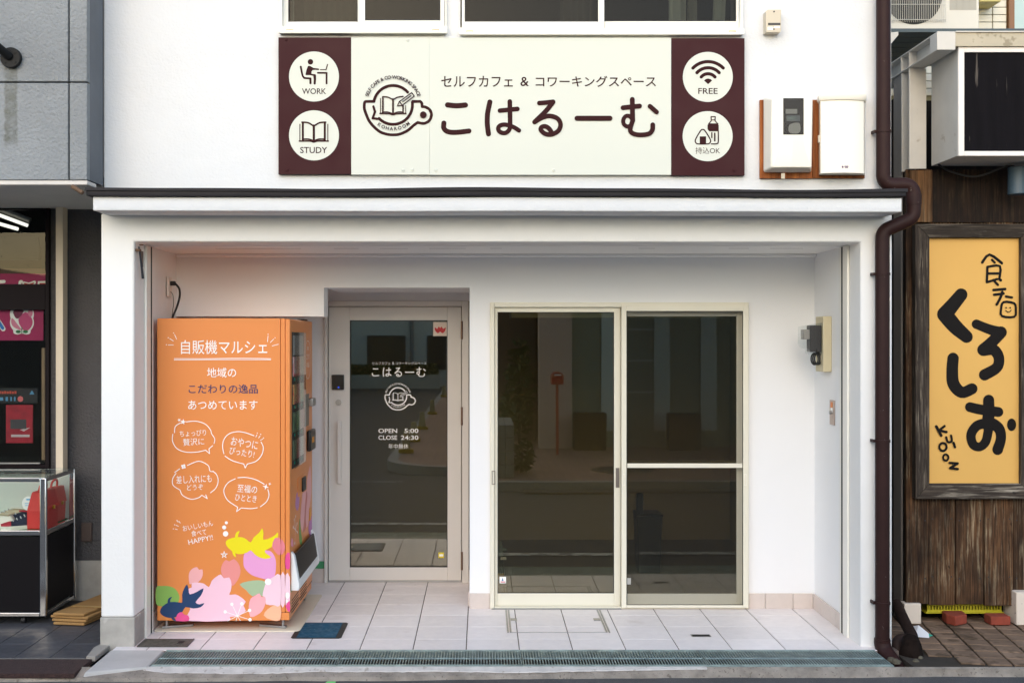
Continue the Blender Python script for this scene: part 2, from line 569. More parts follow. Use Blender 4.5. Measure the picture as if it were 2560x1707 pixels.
m_line = M('worn road paint', srgb(200, 198, 190), 0.8, spots=(14, 0.5, srgb(80, 78, 78), 0.85), bump=0.6, bscale=160)
kind(MB().add([(-30, -1.22, -0.032), (30, -1.16, -0.032), (30, -1.05, -0.0355), (-30, -1.11, -0.0355)], [(0, 1, 2, 3)]).build('road_marking', m_line), 'structure')
kind(MB().add([(-40, -4.75, -0.045), (-1.0, -4.7, -0.0445), (-1.0, -4.6, -0.0425), (-40, -4.65, -0.0425)], [(0, 1, 2, 3)]).build('road_marking', m_line), 'structure')

# gritty concrete strip between grating and asphalt, with a ragged front edge
random.seed(3)
kb = MB(); kv = []; nseg = 150
for i in range(nseg + 1):
    x = -9 + 18 * i / nseg
    e = -0.545 + 0.11 * min(1, max(0, (x + 2.2) / 4.4)) + 0.007 * math.sin(x * 2.1) + 0.006 * math.sin(x * 5.3 + 1) + random.uniform(-0.005, 0.005)
    kv += [(x, -0.405, -0.004), (x, -0.418, -0.010), (x, e + 0.014, -0.031), (x, e, -0.056)]
kf = []
for i in range(nseg):
    for j in range(3):
        a = 4 * i + j
        kf.append((a, a + 4, a + 5, a + 1))
kb.add(kv, kf)
kind(kb.build('kerb', m_kerb, smooth=True), 'structure', 'gritty concrete kerb strip along the drain grating')

# pale cement smeared along the grating
random.seed(8); sv = []; sfc = []
for i in range(101):
    x = -1.80 + 3.0 * i / 100
    e = -0.425 - (0.05 - 0.010 * (x + 1.8)) * (0.75 + 0.2 * math.sin(x * 3.1) + 0.12 * math.sin(x * 9)) + random.uniform(-0.004, 0.004)
    z = lambda y: -0.0085 - 0.021 * (-0.418 - y) / 0.085
    e = max(e, -0.475)
    e = -0.4195 + (e + 0.4195) * min(1.0, (1.2 - x) / 0.9, 0.3 + (x + 1.8) / 0.2)
    sv += [(x, -0.4045, -0.0022), (x, -0.419, -0.0075), (x, e, z(e) + 0.0015), (x, e - 0.004, z(e) - 0.004)]
for i in range(100):
    for j in range(3):
        a = 4 * i + j; sfc.append((a, a + 4, a + 5, a + 1))
kind(MB().add(sv, sfc).build('cement_smear', M('pale cement smear', srgb(206, 200, 194), 0.85, var=0.2, vscale=14, bump=0.6, bscale=90, spots=(22, 0.6, srgb(150, 140, 128), 0.7)), smooth=True), 'structure')

# cement ramp left of the grating
m_cem = M('white cement ramp', srgb(186, 184, 180), 0.8, var=0.13, vscale=6, bump=0.25, bscale=60, spots=(3.5, 0.58, srgb(180, 177, 172), 0.7))
ap = MB()
ap.hexa([(-2.11, -0.52, -0.06), (-1.78, -0.43, -0.06), (-1.775, -0.085, -0.06), (-2.10, -0.085, -0.06),
         (-2.09, -0.495, -0.006), (-1.785, -0.42, 0.001), (-1.78, -0.088, 0.004), (-2.08, -0.088, 0.004)])
kind(ap.build('cement_ramp', m_cem, bev=0.008), 'structure', 'pale cement ramp at the left end of the grating')
m_gut = M('dark gutter', srgb(40, 52, 54), 0.9, var=0.4, vscale=15)
gt = MB().box(-1.775, 2.205, -0.40, -0.085, -0.2, -0.16)
kind(gt.build('gutter_channel', m_gut), 'structure')

# porch floor: grout bed and single tiles
bed = MB()
bed.box(-2.08, 2.34, -0.083, 0.0, -0.06, -0.0045).box(-1.99, 2.2, 0.0, 0.97, -0.06, -0.0045).box(-1.99, -0.06, 0.97, 1.83, -0.06, -0.0045)
porch = kind(bed.build('porch_floor', m_grout), 'structure', 'pale tiled porch floor under the overhang')
tile_cache = {}
def tile(x0, x1, y0, y1, parent, mat, name='floor_tile', h=0.012, z=0.0, bev=0.0015):
    w, d = round(x1 - x0, 4), round(y1 - y0, 4)
    key = (w, d, mat.name)
    if key not in tile_cache:
        tile_cache[key] = MB().box(-w / 2, w / 2, -d / 2, d / 2, -h, 0).mesh(name, mat, bev=bev, seg=1)
    return obj(name, tile_cache[key], parent, ((x0 + x1) / 2, (y0 + y1) / 2, z + random.uniform(-0.0003, 0.0003)))
jx = [-0.0892 + 0.3 * k for k in range(-7, 9)]
jy = [-0.081] + [0.1706 + 0.3 * k for k in range(0, 7)]
for a in range(len(jy) - 1):
    y0, y1 = jy[a], min(jy[a + 1], 1.825)
    for b_ in range(len(jx) - 1):
        x0, x1 = jx[b_], jx[b_ + 1]
        lim = (-2.08, 2.335) if a == 0 else (-1.99, 2.19) if y0 < 0.9 else (-1.99, -0.065)
        x0, x1 = max(x0, lim[0]), min(x1, lim[1])
        if a and y0 < 0.9 and y1 > 0.97: pass
        if x1 - x0 < 0.03: continue
        tile(x0 + 0.0028, x1 - 0.0028, y0 + 0.0011, y1 - 0.0011, porch, m_tile)

# ================================================================== the white cafe building
m_plaster_shade = M('white plaster lifted in shade', srgb(236, 235, 232), 0.75, bump=0.4, bscale=75, bdist=0.003, bump2=0.3, b2scale=6, var=0.02, vscale=1.5, spec=0.3)  # lighter copy of the facade plaster, lifting beam and pillars in eave shade
cafe = thing('cafe_building', 'white plastered two-storey cafe building with deep tiled porch', 'building', (0.1, 0.5, 0))
XL, XR = -2.146, 2.325
# upper facade with two window openings
w1 = (PX(699, 0), PX(1117, 0)); w2 = (PX(1149, 0), PX(1857, 0))
zb1, zb2 = PZ(83, 0), PZ(88, 0)
ztop = 4.35
up = MB()
up.box(XL, XR, 0, 0.15, 2.462, zb2 - 0.004)
up.box(XL, w1[0] + 0.01, 0, 0.15, zb2 - 0.004, ztop).box(w1[1] - 0.01, w2[0] + 0.01, 0, 0.15, zb2 - 0.004, ztop).box(w2[1] - 0.01, XR, 0, 0.15, zb2 - 0.004, ztop)
up.box(XL, XR, 0, 0.15, ztop, 6.4)
# subdivided skin would cost little, but the relief comes from the plaster itself
up.build('upper_wall', m_plaster, cafe)
body = MB()
body.box(XL, XL + 0.12, 0.15, 6.5, 2.44, 6.4).box(XR - 0.12, XR, 0.15, 6.5, 0.0, 6.4).box(XL, XR, 6.5, 6.62, 0, 6.4)
body.box(XL, XL + 0.1, 1.83, 6.5, 0, 2.44)
body.build('side_wall', m_plaster, cafe)
MB().box(XL - 0.05, XR + 0.05, -0.05, 6.65, 6.4, 6.5).build('roof', m_flash, cafe)

# pillars, beam, soffit
sr = MB().prism([(PX(252, 0), 0.165), (-1.978, 0.165), (-1.978, 2.2985), (2.152, 2.2965), (2.152, -0.02), (2.332, -0.02), (2.332, 2.46), (PX(252, 0), 2.46)], 'y', 0.0, 0.26)
sr.build('porch_surround', m_plaster_shade, cafe, bev=0.012, seg=3)
MB().box(PX(252, 0) + 0.001, -1.979, 0.26, 0.42, 0.165, 2.298).box(PX(252, 0) + 0.02, -1.985, 0.42, 1.9, 0, 2.298).build('pillar', m_plaster_shade, cafe)
MB().box(PX(252, 0) - 0.004, -1.974, -0.004, 0.30, -0.05, 0.165).build('plinth', m_plinth, cafe, bev=0.006)
MB().box(2.153, 2.331, 0.26, 0.42, -0.02, 2.296).build('pillar', m_plaster_shade, cafe)
MB().box(2.16, 2.325, 0.42, 1.0, -0.02, 2.297).build('side_wall', m_plaster_in, cafe)

# eave: solid plastered hood with slightly wavy edges, dark flashing on top
def wavy_bar(x0, x1, n, y0, y1, zlo, zhi, amp, ph):
    mb = MB(); rings = []
    for i in range(n + 1):
        x = x0 + (x1 - x0) * i / n
        a = amp * math.sin(x * 2.3 + ph) + amp * 0.5 * math.sin(x * 5.1 + ph * 2)
        zl, zh = (zlo(x) + a * 0.6), (zhi(x) + a)
        rings.append([(x, y0, zl), (x, y1, zl), (x, y1, zh), (x, y0, zh)])
    return mb.loft(rings)
def ztilt(za, zb): return lambda x: za + (zb - za) * (x + 2.15) / 4.45
wavy_bar(-2.130, 2.298, 60, -0.25, 0.004, ztilt(2.446, 2.440), ztilt(2.522, 2.517), 0.0018, 0.4).build('eave', m_plaster, cafe, bev=0.006, seg=2)
fl = wavy_bar(-2.158, 2.312, 60, -0.275, 0.002, ztilt(2.5245, 2.521), ztilt(2.560, 2.553), 0.0045, 1.1)
flo = fl.build('flashing', m_flash, cafe, bev=0.003)
wavy_bar(-2.163, 2.318, 60, -0.285, -0.2755, ztilt(2.553, 2.544), ztilt(2.569, 2.561), 0.0045, 1.1).build('drip_edge', m_flash, flo)

# porch ceiling with fine cracks at the seam and a shallow cornice step
MB().box(-1.99, 2.165, 0.262, 1.9, 2.296, 2.40).build('porch_ceiling', m_ceil, cafe)
MB().box(-1.974, 2.158, 0.90, 0.962, 2.276, 2.2955).build('cornice', m_ceil, cafe, bev=0.008)
for (a, b_) in ((-1.62, -1.1), (-0.9, -0.75), (-0.62, -0.45), (-0.32, -0.1), (0.05, 0.12), (0.95, 1.05), (1.5, 1.62), (1.75, 1.95)):
    y = 0.46 + random.uniform(-0.012, 0.012)
    MB().box(a, b_, y, y + 0.002, 2.2952, 2.2965).build('ceiling_crack', m_slot, cafe)

# porch back wall, machine pocket, door recess
W0 = 0.96
xd0, xd1 = PX(810, W0), PX(1174, W0)
xs0, xs1 = PX(1225, W0), PX(1871, W0)
zs1, zd1, zp1 = PZ(756, W0), PZ(719, W0), PZ(791, W0)
bw = MB()
bw.box(-1.985, xd0, W0, W0 + 0.2, zp1, 2.30)
bw.box(xd0, xd1, W0, 1.79, zd1, 2.30)
bw.box(xd1, xs0, W0, 1.87, -0.02, 2.30)
bw.box(xs0, xs1, W0, W0 + 0.2, zs1, 2.30)
bw.box(xs1, 2.17, W0, W0 + 0.2, -0.02, 2.30)
bw.build('porch_wall', m_plaster_in, cafe)
YD = 1.81
xf0, xf1 = PX(813, YD), PX(1172, YD)
MB().box(-1.985, xf0 - 0.001, YD - 0.02, YD + 0.06, -0.02, 2.30).build('pocket_wall', m_plaster_in, cafe)
MB().box(xf0 - 0.001, xd1, YD - 0.02, YD + 0.06, PZ(753, YD) + 0.002, 2.30).build('door_head', m_plaster_in, cafe)

# skirting tiles
def skirt(x0, x1, y0, y1):
    MB().box(x0, x1, y0, y1, 0.0, 0.0985).build('skirting_tile', m_skirt, cafe, bev=0.0015, seg=1)
skirt(xd1 + 0.001, xs0 - 0.001, W0 - 0.011, W0 - 0.0005)
for a, b_ in ((xs1 + 0.001, 1.835), (1.839, PX(1981, W0)), (PX(1981, W0) + 0.004, 2.146)): skirt(a, b_, W0 - 0.011, W0 - 0.0005)
for a, b_ in ((0.345, 0.463), (0.467, 0.765), (0.769, W0 - 0.012)): skirt(2.147, 2.158, a, b_)
for a, b_ in ((0.345, 0.463), (0.467, 0.765), (0.769, 1.066), (1.07, 1.36)): skirt(-1.984, -1.972, a, b_)
for a, b_ in ((-1.97, -1.69), (-1.686, -1.392), (-1.388, xf0 - 0.002)): skirt(a, b_, YD - 0.031, YD - 0.0205)
skirt(xd1 - 0.011, xd1 - 0.0005, W0 + 0.05, YD - 0.06)

# shutter guide rails at both ends of the porch
for sx, xw in ((1, -1.976), (-1, 2.150)):
    r_ = MB()
    r_.box(min(xw, xw + sx * 0.014), max(xw, xw + sx * 0.014), 0.20, 0.285, 0.0, 2.294)
    r_.box(min(xw, xw + sx * 0.014), max(xw, xw + sx * 0.014), 0.315, 0.34, 0.0, 2.294)
    rail = r_.build('shutter_rail', m_cream2, cafe, bev=0.002)
    MB().box(min(xw, xw + sx * 0.0134), max(xw, xw + sx * 0.0134), 0.2855, 0.3145, 0.002, 2.292).build('slot', m_slot, rail)  # dark filler almost flush with the rail, its colour stands for the slot's shade
m_lock = M('worn latch plate', srgb(120, 112, 104), 0.5, 0.6, var=0.4, vscale=60)

# ---- glazed entrance door
m_keypad = M('black keypad plastic', (0.01, 0.01, 0.011), 0.25)
zt, zb = PZ(753, YD), 0.006
dr = MB()
lx0, lx1, lt = PX(822, YD), PX(1154.5, YD), PZ(766, YD)
gx0, gx1, gz0, gz1 = PX(876, YD), PX(1119, YD), PZ(1415, YD), PZ(801, YD)
dr.frame(lx0 + 0.003, lx1 - 0.003, zb + 0.012, lt - 0.004, gx0 - lx0 - 0.003, lx1 - gx1 - 0.003, lt - 0.004 - gz1, gz0 - zb - 0.012, YD - 0.035, YD + 0.01)
door = dr.build('door', m_doorpaint, cafe, bev=0.003, label='warm grey glazed entrance door with white lettering')
MB().frame(xf0, xf1, 0.0, zt, lx0 - xf0 - 0.002, xf1 - lx1 - 0.002, zt - lt, 0, YD - 0.055, YD + 0.04).build('door_frame', m_doorpaint, door, bev=0.003)
MB().box(gx0 - 0.004, gx1 + 0.004, YD - 0.012, YD - 0.006, gz0 - 0.004, gz1 + 0.004).build('pane', m_glass_door, door)
MB().frame(gx0, gx1, gz0, gz1, 0.004, 0.004, 0.004, 0.004, YD - 0.0345, YD - 0.0125).build('gasket', m_dark, door)
MB().box(lx0, lx1, YD - 0.02, YD + 0.03, 0.001, zb + 0.01).build('threshold', m_steel, door)
hd = MB(); hx = PX(851.5, YD)
hd.box(hx - 0.013, hx + 0.013, YD - 0.085, YD - 0.062, PZ(1205, YD), PZ(1051, YD))
for hz in (PZ(1195, YD), PZ(1061, YD)): hd.box(hx - 0.008, hx + 0.008, YD - 0.0625, YD - 0.0345, hz - 0.01, hz + 0.01)
hd.build('handle', m_doorpaint, door, bev=0.003)
for py0, py1 in ((803, 848), (1016, 1061), (1375, 1420)):
    MB().cyl((PX(1155, YD), YD - 0.06, PZ(py1, YD)), (PX(1155, YD), YD - 0.06, PZ(py0, YD)), 0.0075, n=12).build('hinge', m_bronze, door, smooth=True)
kp = MB().box(PX(832, YD), PX(862, YD), YD - 0.065, YD - 0.0345, PZ(973, YD), PZ(936, YD)).build('keypad', m_keypad, door, bev=0.004)
m_blue = M('blue keypad light', (0.02, 0.06, 0.5), 0.5, emit=0.6)
ik = Ink(on_wall(YD - 0.0652)); ik.disc(846.5, 968, 2.2); ik.done('indicator_light', m_blue, door)
lk = MB().cyl((PX(848, YD), YD - 0.048, PZ(1005, YD)), (PX(848, YD), YD - 0.0345, PZ(1005, YD)), 0.0215, n=24)
lk.cyl((PX(848, YD), YD - 0.055, PZ(1005, YD)), (PX(848, YD), YD - 0.048, PZ(1005, YD)), 0.012, n=20)
lk.build('lock', m_steel, door, smooth=True)

def draw_logo(ink, fx, dot=True):
    """cup-and-book emblem; fx maps emblem coordinates"""
    g = fx
    S = lambda pts, w, **k: ink.stroke([g(*p) for p in pts], w * g.k, **k)
    S([(968, 737), (900, 737)], 27, k=1)
    S([(893, 737), (878, 748), (876, 800), (890, 850), (930, 935), (1010, 1015), (1080, 1045), (1145, 1053), (1215, 1045), (1290, 1010), (1345, 962), (1383, 936)], 27, k=5)
    S([(1383, 936), (1440, 945), (1490, 920), (1513, 865), (1495, 815), (1455, 790), (1424, 786)], 27, k=5)
    S([(1424, 786), (1420, 752), (1405, 737)], 27, k=3)
    S([(1405, 737), (1335, 737)], 27, k=1)
    c = (1148, 770); r = 184
    A = lambda a0, a1, n: [(c[0] + r * math.cos(R(a0 + (a1 - a0) * i / n)), c[1] - r * math.sin(R(a0 + (a1 - a0) * i / n))) for i in range(n + 1)]
    S(A(41, 168, 22), 27, k=1)
    S(A(8, -136, 22), 27, k=1)
    S([(1012, 903), (955, 897)], 22, k=1); S([(955, 897), (977, 835)], 22, k=1); S([(977, 835), (962, 785)], 22, k=1)
    # book
    for x, w in ((1029, 7), (1268, 7), (1052, 16), (1243, 14)):
        S([(x, 705 if w < 10 else 692), (x, 855)] if x < 1200 else [(x, 775), (x, 855)], w, k=1, cap=False)
    S([(1148, 715), (1148, 855)], 17, k=1)
    S([(1050, 692), (1100, 697), (1148, 722)], 11); S([(1148, 722), (1190, 698), (1243, 690)], 11)
    S([(1026, 852), (1105, 852), (1148, 862), (1190, 852), (1270, 852)], 13)
    S([(1050, 838), (1100, 838), (1148, 855)], 10); S([(1148, 855), (1195, 838), (1243, 838)], 10)
    # pencil
    for a, b_ in (((1325, 655), (1350, 688)), ((1350, 688), (1235, 775)), ((1235, 775), (1190, 780)), ((1190, 780), (1208, 740)), ((1208, 740), (1325, 655)), ((1215, 745), (1232, 768)), ((1318, 685), (1240, 742))):
        S([a, b_], 9, k=1)
    if dot: ink.disc(*g(1435, 865), 32 * g.k)

class Fit:
    def __init__(s, ox, oy, k): s.ox, s.oy, s.k = ox, oy, k
    def __call__(s, x, y): return (s.ox + x * s.k, s.oy + y * s.k)

def kana(ink, g, wk=1.0):
    """the five rounded characters of the cafe's name"""
    S = lambda pts, w, **k: ink.stroke([g(*p) for p in pts], w * g.k * wk, **k)
    S([(1665, 770), (1750, 778), (1834, 771)], 50); S([(1630, 942), (1630, 990), (1665, 1022), (1740, 1030), (1868, 1017)], 48)
    S([(2066, 742), (2045, 850), (2042, 950), (2053, 1045)], 48)
    S([(2162, 824), (2327, 808)], 44, k=1)
    S([(2255, 738), (2257, 850), (2258, 955)], 44)
    S([(2258, 955), (2252, 1000), (2225, 1030), (2190, 1036), (2156, 1020), (2146, 990), (2165, 965), (2210, 957), (2262, 970), (2300, 985), (2342, 1012)], 42)
    Q = lambda pts, w, **k: S([(p[0] + 2200.3, p[1]) for p in pts], w, **k)
    Q([(335, 753), (400, 748), (465, 740)], 44); Q([(465, 742), (395, 830), (290, 932)], 46)
    Q([(290, 932), (370, 888), (440, 875), (508, 900), (536, 955), (515, 1015), (450, 1050), (390, 1043), (350, 1008), (358, 980), (395, 974), (432, 1000), (455, 1042)], 44)
    Q([(692, 897), (1005, 897)], 48, k=1)
    Q([(1128, 797), (1285, 781)], 46, k=1); Q([(1216, 718), (1218, 850), (1220, 920)], 46)
    Q([(1220, 900), (1212, 950), (1175, 975), (1138, 955), (1130, 915), (1150, 880), (1185, 875), (1216, 905)], 38)
    Q([(1220, 920), (1198, 990), (1205, 1028), (1250, 1050), (1320, 1053), (1380, 1040), (1407, 1005), (1410, 958)], 44)
    Q([(1383, 783), (1446, 838)], 44, k=1)

yg = YD - 0.0121
ik = Ink(on_wall(yg), 0.0004, 0.0001)
ik.glyphs('セルフカフェ', 930, 904.5, 976, 911.5, 0.0); ik.done('subtitle_lettering', m_vinyl, door)
ik = Ink(on_wall(yg), 0.0004, 0.0001); ik.glyphs('&', 980, 904.5, 986, 911.5, 0.0); ik.done('subtitle_lettering', m_vinyl, door)
ik = Ink(on_wall(yg), 0.0004, 0.0001); ik.glyphs('コワーキングスペース', 989, 904.5, 1066, 911.5, 0.0); ik.done('subtitle_lettering', m_vinyl, door)
ik = Ink(on_wall(yg), 0.0004, 0.0001)
g = Fit(929.5 - 1605 * 0.0637, 917 - 700 * 0.0690, 0.0637)
class Fit2(Fit):
    def __call__(s, x, y): return (s.ox + x * s.k, s.oy + y * s.k * 1.03)
g = Fit2(929.5 - 1605 * 0.0655, 917 - 700 * 0.0655 * 1.03, 0.0655)
kana(ik, g, 0.9)
ik.done('name_lettering', m_vinyl, door)
ik = Ink(on_wall(yg), 0.0004, 0.0001)
lg = Fit(961 - 862 * 0.1185, 1026 - 1068 * 0.1185, 0.1185)
draw_logo(ik, lg, dot=False)
ik.arc_text('SELF CAFE & CO·WORKING SPACE', *lg(1148, 770), 268 * lg.k, 163, 17, 46 * lg.k, 0.02)
ik.arc_text('KOHAROOM', *lg(1148, 770), 222 * lg.k, 232, 312, 44 * lg.k, 0.02, inside=True)
ik.done('cup_emblem', m_vinyl, door)
ik = Ink(on_wall(yg), 0.0004, 0.0001)
ik.glyphs('OPEN', 946, 1071, 993, 1082, 0.015).glyphs('5:00', 1011, 1071, 1046, 1082, 0.015); ik.done('hours_lettering', m_vinyl, door)
ik = Ink(on_wall(yg), 0.0004, 0.0001)
ik.glyphs('CLOSE', 946, 1088, 993, 1099, 0.015).glyphs('24:30', 1002, 1088, 1046, 1099, 0.015); ik.done('hours_lettering', m_vinyl, door)
ik = Ink(on_wall(yg), 0.0004, 0.0001)
ik.glyphs('年中無休', 971, 1109, 1021, 1121.5, 0.0)
ik.done('hours_lettering', m_vinyl, door)
ik = Ink(on_wall(yg), 0.0004, 0.0001); ik.rect(1083, 805, 1118, 840); stk = ik.done('sticker', M('cream sticker', srgb(222, 205, 190), 0.5), door)
ik = Ink(on_wall(yg), 0.0007, 0.0001)
ik.shape([(1087, 818), (1093, 822), (1097, 816), (1100.5, 820), (1104, 816), (1108, 822), (1114, 818), (1113, 827), (1106, 833), (1100.5, 829), (1095, 833), (1088, 827)], 2)
ik.done('sticker_print', M('red print', srgb(205, 40, 48), 0.5), door)
ik = Ink(on_wall(yg), 0.0004, 0.0001); ik.rect(1096, 1380, 1110, 1394); ik.done('sticker', M('yellow sticker', srgb(225, 205, 40), 0.5), door)
ik = Ink(on_wall(yg), 0.0007, 0.0001); ik.rect(1098, 1384.5, 1108, 1390); ik.done('sticker_print', m_white_ink, door)

# ---- sliding glazed doors with insect screen
YS = W0 - 0.012
A_ = lambda px: PX(px, YS)
B_ = lambda py: PZ(py, YS)
sf = MB().frame(A_(1225), A_(1871), 0.002, B_(756), A_(1236) - A_(1225), A_(1871) - A_(1862), B_(756) - B_(768), 0.012, YS - 0.012, YS + 0.09)
slid = sf.build('sliding_door', m_cream, cafe, bev=0.003, label='cream framed pair of sliding glass doors')
MB().frame(A_(1236.5), A_(1552), 0.015, B_(768.5), A_(1244) - A_(1236.5), A_(1552) - A_(1536), B_(768.5) - B_(780), B_(1484) - 0.015, YS + 0.02, YS + 0.045).build('sash', m_cream, slid, bev=0.002)
MB().box(A_(1244) - 0.003, A_(1536) + 0.003, YS + 0.03, YS + 0.036, B_(1484) - 0.003, B_(780) + 0.003).build('pane', m_glass, slid)
MB().frame(A_(1244), A_(1536), B_(1484), B_(780), 0.003, 0.003, 0.003, 0.003, YS + 0.0215, YS + 0.0298).build('gasket', m_dark, slid)
MB().frame(A_(1541), A_(1861.5), 0.015, B_(768.5), 0.04, A_(1861.5) - A_(1846), B_(768.5) - B_(790), B_(1488) - 0.015, YS + 0.05, YS + 0.075).build('sash', m_cream, slid, bev=0.002)
MB().box(A_(1555) - 0.003, A_(1846) + 0.003, YS + 0.06, YS + 0.066, B_(1488) - 0.003, B_(790) + 0.003).build('pane', m_glass, slid)
scr = MB().frame(A_(1552.5), A_(1869), 0.0125, B_(764), A_(1565) - A_(1552.5), A_(1869) - A_(1855), B_(764) - B_(778), B_(1509) - 0.0125, YS - 0.03, YS - 0.0125)
scr.box(A_(1565), A_(1855), YS - 0.028, YS - 0.014, B_(1168), B_(1157))
screen = scr.build('screen_frame', m_cream, slid, bev=0.002)
MB().frame(A_(1565), A_(1855), B_(1509), B_(778), 0.004, 0.004, 0.004, 0.004, YS - 0.0305, YS - 0.0285).build('screen_gasket', m_dark, slid)
nt_ = MB(); nt_.poly([(A_(1565), YS - 0.021, B_(1509)), (A_(1855), YS - 0.021, B_(1509)), (A_(1855), YS - 0.021, B_(778)), (A_(1565), YS - 0.021, B_(778))])
nt_.build('insect_net', m_net, slid)
m_pull = M('grey pull', srgb(130, 122, 116), 0.4, 0.6)
MB().frame(A_(1229.5), A_(1238), B_(1210), B_(1176), 0.004, 0.004, 0.004, 0.004, YS - 0.016, YS - 0.0125).build('finger_pull', m_pull, slid)
MB().box(A_(1540), A_(1549), YS + 0.013, YS + 0.0195, B_(1219), B_(1170)).build('latch', m_pull, slid, bev=0.002)
for px in (1556, 1858):
    MB().frame(A_(px), A_(px + 5.5), B_(1212), B_(1183), 0.003, 0.003, 0.003, 0.003, YS - 0.0335, YS - 0.0302).build('screen_pull', m_cream2, slid)
MB().box(A_(1225) + 0.01, A_(1552), YS - 0.03, YS - 0.013, 0.001, 0.008).build('sill_track', m_steel, slid)
ik = Ink(on_wall(YS + 0.03), 0.0004, 0.0001); ik.rect(1249, 1441, 1265, 1457); ik.done('sticker', m_white_ink, slid)
ik = Ink(on_wall(YS + 0.03), 0.0007, 0.0001); ik.shape([(1254, 1451), (1257, 1443), (1259, 1451)], 1); ik.done('sticker_print', M('blue print', srgb(50, 110, 160), 0.5), slid)
ik = Ink(on_wall(YS + 0.03), 0.0007, 0.0001); ik.rect(1251.5, 1452.5, 1263, 1455); ik.done('sticker_print', M('pink print', srgb(200, 60, 90), 0.5), slid)
ik = Ink(on_wall(YS + 0.06), 0.0004, 0.0001); ik.rect(1566, 1444, 1577, 1460); ik.done('sticker', m_white_ink, slid)

# dim rooms behind the glass
rm = MB()
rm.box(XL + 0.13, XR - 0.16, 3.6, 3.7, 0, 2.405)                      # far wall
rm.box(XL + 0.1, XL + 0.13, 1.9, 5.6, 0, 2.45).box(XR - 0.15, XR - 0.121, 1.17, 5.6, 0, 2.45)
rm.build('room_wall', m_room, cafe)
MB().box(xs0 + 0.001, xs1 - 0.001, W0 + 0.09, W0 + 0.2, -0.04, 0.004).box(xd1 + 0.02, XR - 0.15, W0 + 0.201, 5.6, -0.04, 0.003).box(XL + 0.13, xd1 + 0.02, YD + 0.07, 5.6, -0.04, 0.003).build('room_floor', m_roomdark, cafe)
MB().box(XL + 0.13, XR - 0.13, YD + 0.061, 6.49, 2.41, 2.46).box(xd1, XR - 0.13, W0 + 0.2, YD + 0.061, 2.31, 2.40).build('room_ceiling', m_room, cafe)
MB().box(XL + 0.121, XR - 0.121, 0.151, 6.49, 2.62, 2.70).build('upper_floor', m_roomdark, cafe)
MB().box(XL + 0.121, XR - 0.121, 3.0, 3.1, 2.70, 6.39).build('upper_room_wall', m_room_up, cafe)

# ---- upstairs windows
def U(px): return PX(px, -0.02)
def V(py): return PZ(py, -0.02)
def upstairs(x0, x1, zb, parts, clips, lab):
    fr = MB().frame(x0, x1, zb, ztop, 0.016, 0.016, 0.03, 0.038, -0.03, 0.09)
    win = fr.build('window', m_cream2, cafe, bev=0.003, label=lab)
    MB().box(x0 - 0.004, x1 + 0.004, -0.045, -0.031, zb - 0.003, zb + 0.034).build('sill', m_cream2, win, bev=0.003)
    for c in clips:
        MB().frame(U(c), U(c + 17), zb + 0.012, zb + 0.02, 0.003, 0.003, 0.003, 0, -0.049, -0.0455).build('drain_clip', m_tan, win)
    for (a, b_, zlo, y, wl_, wr, wb) in parts:
        MB().frame(a, b_, zlo, ztop - 0.032, wl_, wr, 0.04, wb, y, y + 0.025).build('sash', m_cream2, win, bev=0.002)
        MB().box(a + wl_ - 0.004, b_ - wr + 0.004, y + 0.01, y + 0.015, zlo + wb - 0.004, ztop - 0.07).build('pane', m_glass_up, win)
        MB().frame(a + wl_, b_ - wr, zlo + wb, ztop - 0.072, 0.004, 0.004, 0.004, 0.004, y + 0.0005, y + 0.0098).build('gasket', m_dark, win)
    return win
upstairs(U(699), U(1117), V(85), [(U(703), U(905), V(70), 0.03, U(717) - U(703), 0.03, V(49) - V(70)), (U(899), U(1114), V(69), -0.03, U(913) - U(899), U(1114) - U(1101), V(53) - V(69))], (718, 1081), 'cream upstairs window left of the window gap')
upstairs(U(1149), U(1857), V(89), [(U(1150), U(1510), V(72), -0.03, U(1162) - U(1150), U(1510) - U(1495), V(56) - V(72)), (U(1500), U(1853), V(70), 0.03, 0.03, U(1853) - U(1845), V(48) - V(70))], (1166, 1820), 'wide cream upstairs window above the right half of the sign')
m_curt = M('grey curtain', srgb(150, 150, 146), 0.9, bump=0.3, bscale=40, stretch=(1, 1, 0.1))
m_curtw = M('pale curtain', srgb(205, 208, 208), 0.9)
def curtain(px0, px1, Y, mat, label, cat='curtain', sway=0.0):
    x0, x1 = PX(px0, Y), PX(px1, Y); n = max(6, int((x1 - x0) / 0.012)); mb = MB(); rings = []
    for i in range(n + 1):
        t = i / n; x = x0 + (x1 - x0) * t
        y = Y + 0.018 * math.sin(t * n * 0.9) + 0.01 * math.sin(t * 9)
        rings.append([(x + sway, y, 2.72), (x + sway, y + 0.004, 2.72), (x, y + 0.004, 4.3), (x, y, 4.3)])
    return tag(mb.loft(rings).build('curtain', mat, smooth=True), label, cat)
curtain(1672, 1716, 0.4, m_curtw, 'pale curtain hanging behind the right pane of the wide upstairs window')
curtain(1718, 1742, 0.44, m_curt, 'grey curtain strip beside the pale curtain upstairs')
curtain(1792, 1822, 0.36, m_curtw, 'bunched white curtain at the right edge of the wide upstairs window', sway=-0.06)
curtain(1826, 1846, 0.4, m_curt, 'grey curtain edge at the right frame of the wide upstairs window')
curtain(1400, 1480, 0.5, M('sheer dark curtain', srgb(92, 86, 82), 0.9, bump=0.3, bscale=60), 'dark sheer curtain behind the left pane of the wide upstairs window')
curtain(760, 890, 0.55, M('brown curtain', srgb(110, 100, 88), 0.9), 'brown curtain behind the left pane of the smaller upstairs window')
curtain(727, 736, 0.3, m_curtw, 'narrow white curtain cord at the left of the smaller upstairs window')

